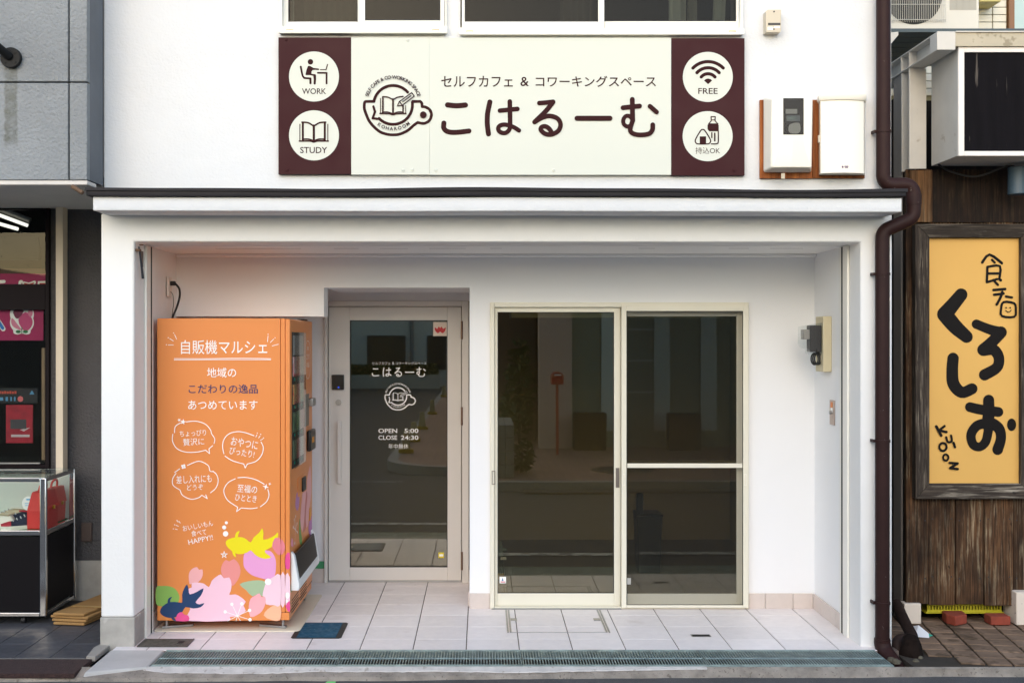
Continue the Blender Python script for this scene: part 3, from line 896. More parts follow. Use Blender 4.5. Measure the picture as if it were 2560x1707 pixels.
# room things seen through the sliding doors
rb = thing('roller_blind', 'rolled-up pale blind at the top behind the sliding doors', 'blind', (0.9, 1.25, 1.9))
MB().cyl((PX(1278, 1.22), 1.22, PZ(787, 1.22)), (PX(1800, 1.22), 1.22, PZ(787, 1.22)), 0.02, n=18).build('roll', M('blind cloth', srgb(200, 195, 165), 0.7), rb, smooth=True)
for px in (1276, 1803): MB().box(PX(px, 1.22) - 0.006, PX(px, 1.22) + 0.006, 1.195, 1.245, PZ(795, 1.22), PZ(776, 1.22)).build('bracket', m_steel, rb)
MB().cyl((PX(1537, 1.22), 1.19, PZ(795, 1.22)), (PX(1540, 1.22), 1.19, PZ(865, 1.22)), 0.003, n=6).build('cord', m_white_ink, rb)
bn = thing('waste_bin', 'dark slim waste bin inside the room behind the insect screen', 'bin', (1.25, 2.2, 0.003))
bb = MB(); bY = 2.2
def ringr(x0, x1, y0, y1, z): return [(x0, y0, z), (x1, y0, z), (x1, y1, z), (x0, y1, z)]
bb.loft([ringr(1.17, 1.33, 2.1, 2.3, 0.003), ringr(1.155, 1.345, 2.08, 2.32, 0.42)]); bb.build('bin_body', M('dark bin plastic', (0.02, 0.022, 0.025), 0.5), bn, bev=0.01)
MB().box(1.15, 1.35, 2.075, 2.325, 0.422, 0.445).build('lid', MATS['dark bin plastic'], bn, bev=0.008)
MB().box(1.155, 1.205, 2.09, 2.16, 0.446, 0.6).build('bottle', MATS['dark bin plastic'], bn, bev=0.01)

vl = thing('stop_valve', 'grey water valve with yellow base standing inside the left sliding pane', 'valve', (0.15, 1.9, 0.003))
vx_, vy_ = PX(1252, 1.9), 1.9
m_vg = M('grey valve metal', srgb(120, 132, 130), 0.45, 0.4)
MB().cyl((vx_, vy_, 0.003), (vx_, vy_, 0.045), 0.024, n=14).build('base', M('yellow pipe base', srgb(190, 150, 70), 0.6), vl, smooth=True)
MB().cyl((vx_, vy_, 0.0455), (vx_, vy_, 0.17), 0.02, n=14).build('pipe', M('dark valve pipe', srgb(70, 68, 64), 0.6), vl, smooth=True)
MB().cyl((vx_, vy_, 0.1705), (vx_, vy_, 0.25), 0.022, 0.014, n=14).build('valve_body', m_vg, vl, smooth=True)
MB().cyl((vx_ - 0.03, vy_, 0.215), (vx_ + 0.045, vy_, 0.215), 0.014, n=12).build('outlet', m_vg, vl, smooth=True)
MB().cyl((vx_, vy_, 0.2505), (vx_, vy_, 0.275), 0.008, n=10).build('spindle', m_vg, vl, smooth=True)
MB().box(vx_ - 0.002, vx_ + 0.04, vy_ - 0.024, vy_ - 0.0215, 0.145, 0.165).build('tag', m_white_ink, vl)

# ================================================================== sign board over the porch
YB = -0.03
sg = thing('sign_board', 'wide cream and maroon signboard with cup emblem above the porch', 'sign', (PX(1280, YB), 0, PZ(437, YB)))
def panel(px0, px1, py0, py1, mat, name='panel', dy=0.0):
    return MB().box(PX(px0, YB), PX(px1, YB), YB - dy, -0.001, PZ(py1, YB), PZ(py0, YB)).build(name, mat, sg, bev=0.0012, seg=1)
panel(696, 877.6, 94, 436, m_signbrown)
panel(877.9, 1074, 94.5, 437, m_signcream)
panel(1074.06, 1678, 95, 437.6, m_signcream)
panel(1678.3, 1861.5, 96, 439, m_signbrown)
z1 = lambda o: (lambda x, y: (o[0] + x * 0.2636, o[1] + y * 0.2636))
W = on_wall(YB - 0.0006)
ik = Ink(W)
kana(ik, Fit(680, 60, 0.2636))
ik.done('name_lettering', m_signink, sg)
for tx, a, b_ in (('セルフカフェ', 1103, 1282), ('&', 1301, 1322), ('コワーキングスペース', 1339, 1640)):
    ik = Ink(W); ik.glyphs(tx, a, 190.5 if tx != '&' else 193, b_, 218 if tx != '&' else 216, 0.008); ik.done('subtitle_lettering', m_signink, sg)
ik = Ink(W)
lg = Fit(680, 60, 0.2636)
draw_logo(ik, lg)
ik.arc_text('SELF CAFE & CO·WORKING SPACE', *lg(1148, 770), 262 * lg.k, 162, 18, 45 * lg.k, 0.02)
ik.arc_text('KOHAROOM', *lg(1148, 770), 228 * lg.k, 231, 313, 45 * lg.k, 0.02, inside=True)
ik.done('cup_emblem', m_signink, sg)
# four round pictograms
discs = {}
for nm, (x, y) in {'WORK': (785, 192), 'STUDY': (785, 339), 'FREE': (1769.5, 193), 'OK': (1769, 341)}.items():
    ik = Ink(on_wall(YB), 0.0006); ik.disc(x, y, 62.5, n=64); discs[nm] = ik.done('pictogram', m_signcream, sg)
def picto(nm):
    return Ink(on_wall(YB), 0.0012)
ik = picto('WORK'); G = Fit(680, 60, 0.2636)
S = lambda pts, w, **k: ik.stroke([G(*p) for p in pts], w * G.k, **k)
ik.glyphs('WORK', 755, 221.5, 815.5, 236, 0.01)
ik.disc(*G(365, 362), 26 * G.k)
ik.shape([G(*p) for p in ((340, 405), (365, 403), (395, 420), (440, 425), (447, 433), (440, 440), (385, 440), (375, 475), (405, 478), (418, 492), (415, 570), (395, 570), (392, 495), (325, 488), (320, 470))], 2)
S([(273, 408), (290, 490), (305, 512)], 18); S([(305, 515), (362, 520)], 18, k=1); S([(365, 520), (365, 565)], 20, k=1)
S([(435, 467), (520, 467)], 16, k=1); S([(518, 470), (518, 567)], 17, k=1); S([(460, 437), (512, 437)], 8, k=1); S([(513, 437), (527, 388)], 9, k=1)
ik.done('pictogram_print', m_signink, discs['WORK'])
ik = picto('STUDY')
S = lambda pts, w, **k: ik.stroke([G(*p) for p in pts], w * G.k, **k)
ik.glyphs('STUDY', 750.5, 368, 818, 383.5, 0.01)
for x, w, y0 in ((265, 9, 950), (530, 9, 950), (293, 20, 930), (501, 20, 930)): S([(x, y0), (x, 1112)], w, k=1, cap=False)
S([(397, 965), (397, 1110)], 21, k=1)
S([(285, 934), (345, 940), (397, 972)], 15); S([(397, 972), (450, 940), (509, 934)], 15)
S([(260, 1113), (360, 1112), (397, 1122), (434, 1112), (535, 1113)], 14); S([(290, 1095), (350, 1095), (397, 1112)], 14); S([(397, 1112), (444, 1095), (505, 1095)], 14)
ik.done('pictogram_print', m_signink, discs['STUDY'])
ik = picto('FREE'); G2 = Fit(1260, 60, 0.2636)
S = lambda pts, w, **k: ik.stroke([G2(*p) for p in pts], w * G2.k, **k)
ik.glyphs('FREE', 1745.5, 221, 1794, 235.5, 0.01)
wc = (1935, 560)
for r_, sp in ((200, 46), (142, 48), (85, 50)):
    S([(wc[0] + r_ * math.sin(R(a)), wc[1] - r_ * math.cos(R(a))) for a in [-sp + 2 * sp * i / 12 for i in range(13)]], 31, k=1)
ik.shape([G2(*p) for p in ((1935, 574), (1897, 540), (1912, 526), (1935, 520), (1958, 526), (1973, 540))], 1)
ik.done('pictogram_print', m_signink, discs['FREE'])
ik = picto('OK')
S = lambda pts, w, **k: ik.stroke([G2(*p) for p in pts], w * G2.k, **k)
ik.glyphs('持込OK', 1738.5, 368.5, 1800, 385, 0.0)
S([(1885, 1003), (1862, 1018), (1815, 1100), (1822, 1132), (1845, 1140), (1925, 1140), (1950, 1132), (1957, 1100), (1908, 1018)], 12, k=3, closed=True)
ik.shape([G2(*p) for p in ((1856, 1068), (1916, 1068), (1916, 1138), (1856, 1138))], 1)
ik.shape([G2(*p) for p in ((1930, 960), (1945, 945), (2020, 945), (2036, 960), (2036, 1020), (1945, 1020), (1930, 1000))], 1)
S([(1963, 882), (2003, 882)], 10, k=1); S([(1963, 882), (1965, 920), (1940, 950)], 10, k=1); S([(2003, 882), (2000, 920), (2028, 950)], 10, k=1); S([(1963, 912), (2003, 912)], 8, k=1)
S([(2031, 1020), (2031, 1120), (2015, 1138), (1965, 1140)], 11); S([(1998, 1040), (1998, 1110)], 14, k=1); S([(1970, 1035), (1970, 1080)], 12, k=1)
ik.done('pictogram_print', m_signink, discs['OK'])
for px, py in ((715, 100), (718, 426), (1835, 426)):
    MB().cyl((PX(px, YB), YB - 0.0045, PZ(py, YB)), (PX(px, YB), YB, PZ(py, YB)), 0.006, 0.009, n=10).build('screw', m_signbrown, sg, smooth=True)
for px, py in ((1008, 426), (1031, 425), (1090, 426), (1384, 426), (1019, 101)):
    MB().cyl((PX(px, YB), YB - 0.0045, PZ(py, YB)), (PX(px, YB), YB - 0.0003, PZ(py, YB)), 0.006, 0.009, n=10).build('screw', m_signcream, sg, smooth=True)

# ================================================================== things on the upper wall
m_beige = M('beige plastic', srgb(204, 192, 170), 0.5)
tb = thing('junction_box', 'small beige plastic box high on the white wall', 'box', (PX(1932, 0), 0, PZ(84, 0)))
jb = MB(); x0, x1 = PX(1911, -0.03), PX(1953, -0.06); za, zb_ = PZ(84, -0.04), PZ(27, -0.04)
jb.prism([(x0, za), (x1 - 0.006, za + 0.0), (x1, za + 0.012), (x1, zb_), (x0 + 0.012, zb_), (x0, zb_ - 0.01)], 'y', -0.06, -0.001)
jb.build('case', m_beige, tb, bev=0.003)
ik = Ink(on_wall(-0.0603)); ik.rect(1920, 58, 1951, 64); ik.done('label_band', M('dark label', srgb(60, 58, 55), 0.5), tb)
ik = Ink(on_wall(-0.0603)); ik.rect(1919, 68, 1933, 76).rect(1935, 66, 1950, 71); ik.done('label_paper', m_white_ink, tb)
for px, py in ((1935, 30), (1934.5, 74)): MB().cyl((PX(px, -.06), -0.0625, PZ(py, -.06)), (PX(px, -.06), -0.06, PZ(py, -.06)), 0.0045, n=8).build('screw', m_dark, tb)

m_orwood = wood('orange stained board', srgb(120, 62, 24), srgb(186, 112, 56), srgb(170, 110, 60), 0.2, 'z', 60, 0.6)
bd = MB().box(PX(1898, 0), PX(2028.5, 0), -0.022, -0.001, PZ(447.5, 0), PZ(252, 0))
bdo = tag(bd.build('mounting_board', m_orwood, bev=0.002), 'orange stained board behind the electricity meter box', 'board')
bd = MB().box(PX(2029.5, 0), PX(2159, 0), -0.022, -0.001, PZ(447, 0), PZ(252, 0))
tag(bd.build('mounting_board', m_orwood, bev=0.002), 'orange stained board behind the plain cream box', 'board')
m_ivory = M('ivory plastic', srgb(240, 234, 220), 0.4, var=0.02, spec=0.4)
mt = thing('meter_box', 'ivory electricity meter box with a small dark window', 'meter', (PX(1969, 0), -0.02, PZ(440, 0)))
YM = -0.15
bx = MB()
P0 = [(PX(1908, -0.03), -0.0225, PZ(434, 0)), (PX(2029, -0.03), -0.0225, PZ(434, 0)), (PX(2029, -0.03), -0.0225, PZ(246, 0)), (PX(1908, -0.03), -0.0225, PZ(246, 0))]
P1 = [(PX(1927, YM), YM, PZ(420, YM)), (PX(2029, YM), YM, PZ(420, YM)), (PX(2032, YM), YM, PZ(246, YM)), (PX(1930, YM), YM, PZ(246, YM))]
bx.add(P0 + P1, [(0, 1, 2, 3), (4, 5, 6, 7), (0, 1, 5, 4), (1, 2, 6, 5), (2, 3, 7, 6), (3, 0, 4, 7)])
bx.build('cover', m_ivory, mt, bev=0.012, seg=3)
# concave lower front apron
apv = MB(); rows = []
for i in range(9):
    t = i / 8
    half = 28 + 20 * t ** 1.6
    yy = YM - 0.001 - 0.012 * math.sin(math.pi * (0.15 + 0.7 * t))
    rows.append([(PX(1980 - half, YM), YM - 0.0006, PZ(342 + 76 * t, YM)), (PX(1980, YM), yy, PZ(342 + 76 * t, YM)), (PX(1980 + half, YM), YM - 0.0006, PZ(342 + 76 * t, YM))])
for i in range(8):
    for j in range(2): apv.add([rows[i][j], rows[i][j + 1], rows[i + 1][j + 1], rows[i + 1][j]], [(0, 1, 2, 3)])
apv.build('front_apron', M('ivory plastic shade', srgb(236, 228, 212), 0.45), mt, smooth=True)
wx0, wx1, wz0, wz1 = PX(1958, YM), PX(2009, YM), PZ(337, YM), PZ(246, YM)
MB().box(wx0, wx1, YM - 0.0015, YM - 0.0004, wz0, wz1).build('window_recess', M('meter window dark', srgb(58, 50, 46), 0.7, spec=0.1), mt)
ik = Ink(on_wall(YM - 0.0017)); ik.rect(1964, 273, 1993, 285).shape([(1974, 312), (1998, 308), (2000, 330), (1986, 335), (1972, 330)], 3); ik.done('meter_label', M('meter label', srgb(130, 124, 116), 0.6, spec=0.1), mt)
ik = Ink(on_wall(YM - 0.0017)); ik.rect(1966, 289, 2000, 304); ik.done('meter_face', M('meter face', srgb(92, 90, 88), 0.6, spec=0.1), mt)
ik = Ink(on_wall(YM - 0.0020)); ik.rect(1969, 292, 1990, 300); ik.done('meter_display', M('meter display', srgb(74, 80, 72), 0.3), mt)
pz = MB().box(wx0 + 0.001, wx1 - 0.001, YM - 0.0062, YM - 0.0035, wz0 + 0.001, wz1 - 0.001); pz.build('pane', m_clear, mt)
MB().box(PX(1959, YM), PX(1968, YM), YM + 0.05, YM + 0.056, PZ(444, YM), PZ(430, YM)).build('seal_tab', m_beige, mt)
bx2 = thing('cable_box', 'plain cream cover box with curved front beside the meter box', 'box', (PX(2105, 0), -0.02, PZ(440, 0)))
cv = MB(); rg = []
for zz in (PZ(436, -0.06), PZ(256, -0.06)):
    ring = [(PX(2048, -0.03), -0.0225, zz)]
    for i in range(13):
        t = i / 12; ring.append((PX(2052, -0.1) + (PX(2160, -0.1) - PX(2052, -0.1)) * t, -0.095 - 0.028 * math.sin(math.pi * t) ** 0.7, zz))
    ring.append((PX(2164, -0.03), -0.0225, zz)); rg.append(ring)
cv.loft(rg); cv.build('cover', m_ivory, bx2, smooth=True)
cv = MB(); rg = []
for zz, e in ((PZ(256, -0.06) + 0.0005, 0.0), (PZ(256, -0.06) + 0.012, 0.006), (PZ(244, -0.06) + 0.006, 0.006)):
    ring = [(PX(2046, -0.03) - e, -0.0225, zz)]
    for i in range(13):
        t = i / 12; ring.append((PX(2050, -0.1) - e + (PX(2162, -0.1) - PX(2050, -0.1) + 2 * e) * t, -0.1 - e - 0.03 * math.sin(math.pi * t) ** 0.7, zz))
    ring.append((PX(2165, -0.03) + e, -0.0225, zz)); rg.append(ring)
cv.loft(rg); cv.build('lid', m_ivory, bx2, smooth=True)
MB().box(PX(2047, -0.05) - 0.006, PX(2047, -0.05) + 0.004, -0.07, -0.05, PZ(358, -0.05), PZ(339, -0.05)).build('latch', m_ivory, bx2, bev=0.002)
ik = Ink(on_wall(-0.1245)); ik.rect(2104.5, 415, 2108.5, 420).rect(2111, 415, 2121, 417).rect(2112, 418, 2120, 420); ik.done('maker_mark', M('maker mark', srgb(110, 80, 110), 0.5), bx2)

# ================================================================== rainwater downpipe
dp = thing('downpipe', 'dark brown rainwater pipe bending round the eave at the right', 'pipe', (PX(2206, -0.06), -0.06, 0))
yp = -0.055; r = 0.0395
def arc(cx, cz, rad, a0, a1, n=8): return [(cx + rad * math.cos(R(a0 + (a1 - a0) * i / n)), yp, cz + rad * math.sin(R(a0 + (a1 - a0) * i / n))) for i in range(n + 1)]
def bend(p, q, s_, rad, n=8):
    """fillet corner q between p and s_"""
    p, q, s_ = Vector(p), Vector(q), Vector(s_)
    a = (p - q).normalized(); b = (s_ - q).normalized()
    ang = a.angle(b); d = rad / math.tan(ang / 2)
    A, B = q + a * d, q + b * d
    c = q + (a + b).normalized() * (rad / math.sin(ang / 2))
    out = []
    va, vb = (A - c), (B - c)
    tot = va.angle(vb)
    for i in range(n + 1):
        t = i / n
        out.append(tuple(c + (va * math.sin((1 - t) * tot) + vb * math.sin(t * tot)) / math.sin(tot)))
    return out
xm = PX(2208.5, yp); xo = PX(2284, yp)
q0 = (xm, yp, 3.9); q1 = (xm, yp, PZ(463, yp)); q2 = (xo, yp, PZ(461, yp)); q3 = (xo, yp, PZ(545, yp)); q4 = (PX(2206, yp), yp, PZ(578, yp)); q5 = (PX(2206, yp), yp, 0.03)
pth = [q0, (xm, yp, 3.0)] + bend(q0, q1, q2, 0.05) + bend(q1, q2, q3, 0.055) + bend(q2, q3, q4, 0.06) + bend(q3, q4, q5, 0.06) + [(q5[0], yp, 1.2), q5]
MB().tube(pth, r, n=24).build('pipe_run', m_pipe, dp, smooth=True)
for py in (329, 685, 1102, 1506):
    xx = xm if py < 460 else q5[0]
    zc = PZ(py, yp); ring = MB()
    ring.cyl((xx, yp, zc - 0.007), (xx, yp, zc + 0.007), r + 0.004, n=24)
    ring.box(xx - r - 0.014, xx - r - 0.003, yp - 0.006, yp + 0.05, zc - 0.008, zc + 0.008)
    ring.build('pipe_clip', m_pipe, dp, smooth=True)
for a, b_ in ((PZ(300, yp), PZ(345, yp)),): pass
for zc in (PZ(475, yp) + 0.075, ): pass
for (x_, za_, zb2_) in ((xo, PZ(512, yp), PZ(486, yp)), (q5[0], PZ(1606, yp), PZ(1595, yp))):
    MB().cyl((x_, yp, za_), (x_, yp, zb2_), r + 0.003, n=24).build('socket', m_pipe, dp, smooth=True)
bt = [(q5[0], yp, 0.055), (q5[0], yp, 0.03), (q5[0] + 0.008, yp - 0.02, -0.01), (q5[0] + 0.03, yp - 0.09, -0.055), (q5[0] + 0.04, yp - 0.15, -0.09)]
MB().tube(smooth_path(bt, 4), r + 0.006, n=20).build('shoe', m_pipe, dp, smooth=True)

# ================================================================== drain gratings in front of the porch
m_galv = M('galvanised grating', srgb(164, 182, 180), 0.5, 0.6, var=0.35, vscale=12, rvar=0.15)
names = ('left end', 'left of the middle', 'right of the middle', 'right end')
sx_ = [-1.770, -0.777, 0.218, 1.212, 2.202]
labs = ('steel drain grating at the left end, beside the cement ramp', 'steel drain grating in front of the entrance door',
        'steel drain grating in front of the sliding doors', 'steel drain grating at the right end, beside the downpipe')
for i in range(4):
    a, b_ = sx_[i] + 0.003, sx_[i + 1] - 0.003
    y0, y1 = -0.392, -0.092
    gr = thing('drain_grating', labs[i], 'grating', ((a + b_) / 2, -0.24, -0.03), 'drain gratings along the porch')
    sk = 0.0
    MB().box(a, b_, y0, y0 + 0.006, -0.035, 0.004).box(a, b_, y1 - 0.006, y1, -0.035, 0.002).box(a, a + 0.005, y0 + 0.006, y1 - 0.006, -0.035, 0.002).box(b_ - 0.005, b_, y0 + 0.006, y1 - 0.006, -0.035, 0.002).build('grating_frame', m_galv, gr)
    ba = MB(); n = int((b_ - a) / 0.0155)
    for k in range(1, n):
        x = a + (b_ - a) * k / n
        ba.box(x - 0.0026, x + 0.0026, y0 + 0.0062, y1 - 0.0062, -0.0065, 0.0)
    kind(ba.build('bearing_bars', m_galv, gr), 'stuff')
    MB().tube([(a + 0.005, -0.268 + 0.012, 0.001), (b_ - 0.005, -0.268 + 0.012, 0.001)], 0.0042, n=6).build('cross_rod', m_galv, gr)
    MB().box(a - 0.003, b_ + 0.003, y1, y1 + 0.01, -0.05, 0.0035).build('seat_angle', m_galv, gr)
    MB().box(a - 0.003, b_ + 0.003, y0 - 0.012, y0, -0.05, 0.001).build('seat_angle', m_galv, gr)

# ================================================================== covers set in the porch floor
fg = thing('floor_grille', 'small dark floor grille by the left pillar', 'grille', (-1.81, 0.07, 0))
m_iron = M('dark iron', srgb(62, 60, 60), 0.55, 0.5, var=0.4, vscale=40)
gy0, gy1 = FY(1617), FY(1598)
MB().box(-1.957, -1.672, gy0, gy1, 0.0008, 0.0025).build('tray', m_iron, fg)
slb = MB()
for k in range(9):
    y = gy0 + 0.006 + (gy1 - gy0 - 0.012) * k / 8
    slb.box(-1.953, -1.676, y - 0.004, y + 0.004, 0.003, 0.006)
slb.box(-1.957, -1.951, gy0, gy1, 0.003, 0.007).box(-1.678, -1.672, gy0, gy1, 0.003, 0.007)
slb.build('slats', M('worn iron slat', srgb(110, 106, 100), 0.5, 0.5, var=0.4, vscale=50), fg)
MB().box(-1.745, -1.715, gy0 + 0.06, gy0 + 0.11, 0.0062, 0.0075).build('lift_hole', m_dark, fg)
ld = thing('utility_cover', 'dark blue floor lid in front of the vending machine', 'cover', (-0.97, 0.37, 0))
ly0, ly1 = FY(1596), FY(1556.5)
m_bluelid = M('blue-green plastic lid', srgb(18, 84, 112), 0.5, var=0.3, vscale=14, rvar=0.15, spec=0.25)
MB().prism([(-1.105, ly0), (-0.835, ly0), (-0.822, ly0 + 0.02), (-0.822, ly1 - 0.02), (-0.835, ly1), (-1.105, ly1), (-1.118, ly1 - 0.02), (-1.118, ly0 + 0.02)], 'z', 0.001, 0.004).build('rim', m_iron, ld, bev=0.002)
MB().box(-1.085, -0.855, ly0 + 0.015, ly1 - 0.015, 0.0042, 0.0062).build('cover', m_bluelid, ld, bev=0.0012)
def on_floor(z): return lambda x, y, h: (x, y, z + h)
ik = Ink(on_floor(0.0063), 0.0004)
random.seed(4)
for k in range(7):
    x_ = -1.045 + 0.024 * k; y_ = (ly0 + ly1) / 2
    ik.stroke([(x_, y_ - 0.015 + random.uniform(-.01, .01)), (x_ + 0.012, y_ + random.uniform(-.01, .02)), (x_ + 0.018, y_ + 0.02)], 0.003, k=3)
ik.done('worn_mark', M('pale worn lid lettering', srgb(78, 116, 128), 0.5), ld)
ah = thing('access_hatch', 'tiled floor access hatch with steel edge in front of the sliding doors', 'hatch', (0.455, 0.62, 0))
hy0, hy1 = FY(1581), W0 - 0.035
MB().box(0.150, 0.160, hy0, hy1, 0.0002, 0.0028).box(0.166, 0.176, hy0, hy1, 0.0002, 0.0028).build('edge_strip', m_steel, ah)
MB().box(0.738, 0.748, hy0, hy1, 0.0002, 0.0028).box(0.754, 0.764, hy0, hy1, 0.0002, 0.0028).build('edge_strip', m_steel, ah)
MB().box(0.1765, 0.7375, hy0, hy0 + 0.005, 0.0002, 0.0026).build('edge_strip', m_steel, ah)
for x in (0.1775, 0.695): MB().box(x, x + 0.04, hy0 + 0.30, hy0 + 0.36, 0.0006, 0.0032).build('lift_plate', m_steel, ah)
fd = thing('floor_drain', 'small rectangular steel drain slot in the right porch tiles', 'drain', (1.29, 0.25, 0))
dy0, dy1 = FY(1591.5), FY(1585.5)
MB().box(1.232, 1.346, dy0, dy1, 0.0008, 0.0024).build('plate', m_steel, fd)
MB().box(1.238, 1.34, dy0 + 0.008, dy1 - 0.008, 0.0026, 0.0030).build('slot', m_slot, fd)

# ================================================================== porch fittings
so = thing('wall_socket', 'white wall socket above the vending machine', 'socket', (-1.97, 0.74, 2.05))
sy0, sy1 = 1.97 * F / (CX - 420) - CD, 1.97 * F / (CX - 429.5) - CD
sz0, sz1 = PZ(741, sy0), PZ(692, sy0)
MB().box(-1.9785, -1.966, sy0, sy0 + 0.075, sz0, sz1).build('face_plate', M('socket plastic', srgb(225, 214, 204), 0.4), so, bev=0.003)
cb = thing('power_cord', 'black power cord running from the wall socket to the vending machine', 'cord', (-1.95, 0.78, 1.9))
ym = sy0 + 0.045
MB().box(-1.9655, -1.935, ym - 0.012, ym + 0.012, PZ(714, ym), PZ(703, ym)).build('plug', m_dark, cb, bev=0.004)
pts = [(-1.94, ym, PZ(708, ym)), (PX(438, ym), ym - 0.005, PZ(708.5, ym)), (PX(449, ym), ym - 0.01, PZ(722, ym)), (PX(449, ym), ym, PZ(742, ym)), (PX(442, ym), ym, PZ(768, ym)), (PX(432, ym), ym, PZ(792, ym)), (PX(426, ym), ym, PZ(815, ym))]
MB().tube(smooth_path(pts, 6), 0.0068, n=10).build('cable', m_dark, cb, smooth=True)
pts = [(-1.965, ym - 0.005, PZ(729, ym)), (PX(432, ym), ym, PZ(737, ym)), (PX(434, ym), ym, PZ(760, ym)), (PX(431, ym), ym, PZ(780, ym)), (PX(429, ym), ym, PZ(815, ym))]
MB().tube(smooth_path(pts, 6), 0.0022, n=6).build('earth_wire', M('green earth wire', srgb(50, 70, 50), 0.5), cb, smooth=True)

sl = thing('shutter_latch', 'rusty shutter latch with dark hanging rod inside the left pillar', 'latch', (-1.975, 0.1, 2.2))
def lw(px): return 1.974 * F / (CX - px) - CD
MB().box(-1.9785, -1.974, lw(352.5), lw(358.5), PZ(667, 0.15), PZ(628, 0.15)).build('plate', m_lock, sl)
MB().tube([(-1.962, lw(342), PZ(618, 0.08)), (-1.958, lw(343.5), PZ(640, 0.09)), (-1.956, lw(347), PZ(672, 0.11)), (-1.955, lw(349), PZ(697, 0.12))], [0.006, 0.006, 0.0068, 0.0075], n=8).build('rod', M('dark handle rod', srgb(46, 48, 56), 0.5), sl, smooth=True)
MB().box(-1.978, -1.952, lw(339), lw(344), PZ(630, 0.08), PZ(624, 0.08)).build('bracket', m_rim, sl, bev=0.002)
MB().cyl((-1.978, lw(350), PZ(613, 0.12)), (-1.955, lw(350) + 0.005, PZ(613, 0.12)), 0.003, n=6).build('nail', m_rim, sl)

# power meter on the right porch wall
XW = 2.1595
pm = thing('socket_panel', 'beige mounting plate with clear covered power unit on the right porch wall', 'meter', (2.13, 0.66, 1.55))
m_tanp = M('tan plastic plate', srgb(204, 192, 158), 0.55, var=0.03)
py0_, py1_ = 0.58, 0.745
pz0, pz1 = PZ(929.6, py0_), PZ(790.6, py0_)
MB().box(2.106, XW, py0_, py1_, pz0, pz1).build('back_plate', m_tanp, pm, bev=0.004)
cz0, cz1 = PZ(885, py0_), PZ(811, py0_)
cvr = MB(); cvr.prism([(py0_ + 0.02, 0), (py0_ + 0.02, 0)], 'x', 0, 0) if False else None
cvp = [(1.985, cz1 - 0.01), (1.985, cz0 + 0.06), (2.0, cz0 + 0.035), (2.03, cz0 + 0.03), (2.03, cz0), (2.1055, cz0), (2.1055, cz1 + 0.012)]
MB().prism(cvp, 'y', py0_ + 0.012, py1_ - 0.03).build('clear_cover', m_clear, pm, bev=0.004)
MB().box(2.035, 2.1052, py0_ + 0.03, py1_ - 0.05, cz0 + 0.012, cz1 - 0.005).build('unit', M('dark grey unit', srgb(56, 54, 56), 0.45), pm, bev=0.004)
MB().box(1.995, 2.0345, py0_ + 0.035, py1_ - 0.06, cz0 + 0.09, cz1 - 0.03).build('dial', M('meter grey', srgb(150, 145, 140), 0.4), pm, bev=0.004)
for k in range(3):
    c0 = (2.062 + 0.010 * k, py0_ + 0.03 + 0.012 * k)
    lp = [(c0[0] + 0.022 * math.cos(a) + 0.004 * k, c0[1], cz0 - 0.03 + 0.036 * math.sin(a)) for a in [2 * math.pi * i / 20 + 1.5 for i in range(20)]]
    MB().tube(lp + [(2.075, c0[1], cz0 + 0.03)], 0.0046, n=8).build('cable_loop', m_dark, pm, smooth=True)
ks = thing('shutter_switch', 'narrow steel shutter key switch plate on the right porch wall', 'switch', (2.157, 0.56, 1.2))
kz0, kz1 = PZ(1063, 0.51), PZ(1001, 0.51)
MB().box(2.152, XW, 0.512, 0.602, kz0, kz1).build('plate', M('brown steel plate', srgb(176, 158, 146), 0.4, 0.5), ks, bev=0.002)
MB().box(2.1512, 2.1518, 0.535, 0.58, kz1 - 0.045, kz1 - 0.012).build('orange_label', M('orange label', srgb(226, 130, 50), 0.5), ks)
MB().box(2.1512, 2.1518, 0.535, 0.58, kz1 - 0.075, kz1 - 0.047).build('paper_label', m_white_ink, ks)
MB().cyl((2.138, 0.557, (kz0 + kz1) / 2 - 0.0), (2.152, 0.557, (kz0 + kz1) / 2), 0.011, n=16).build('key_cylinder', m_steel, ks, smooth=True)

tp = MB().box(PX(783, YD - 0.03), xf0 - 0.003, YD - 0.0335, YD - 0.0312, PZ(1418, YD), PZ(1400, YD))
tag(tp.build('masking_tape', M('green tape', srgb(70, 150, 100), 0.6)), 'strip of green masking tape on the wall left of the entrance door', 'tape')
ty = FY(1703, -0.04)
tag(MB().add([(PX(813, ty), ty - 0.03, -0.042), (PX(840, ty), ty - 0.03, -0.042), (PX(839, ty), ty + 0.01, -0.0405), (PX(818, ty), ty + 0.012, -0.0405)], [(0, 1, 2, 3)]).build('road_tape', M('bright green tape', srgb(120, 200, 120), 0.6)), 'scrap of bright green tape stuck on the asphalt', 'tape')

# ================================================================== vending machine (its side panel faces the street)
YV, YV2 = 0.36, 1.285
vx0, vxs, vxd, vx1 = PX(392.4, YV), PX(701.6, YV), PX(713, YV), PX(725, YV)
vz0, vz1 = PZ(1551, YV), PZ(795.6, YV)
m_orange = M('orange enamel', srgb(228, 141, 76), 0.32, var=0.015, vscale=2.2, spec=0.4, bump2=0.02, b2scale=2.0)
vm = thing('vending_machine', 'orange vending machine decorated with white lettering, petals and goldfish', 'vending machine', ((vx0 + vx1) / 2, 0.8, 0))
MB().box(vx0, vxs - 0.002, YV, YV2 - 0.02, vz0, vz1).build('cabinet', m_orange, vm, bev=0.006)
MB().box(vxs, vxd - 0.002, YV + 0.004, YV2 - 0.02, vz0 + 0.05, vz1 - 0.001).build('door_seam', m_orange, vm, bev=0.003)
MB().box(vxs - 0.001, vx1 - 0.004, YV + 0.006, YV2 - 0.01, vz0 + 0.002, vz0 + 0.048).build('kick_plate', m_orange, vm, bev=0.004)
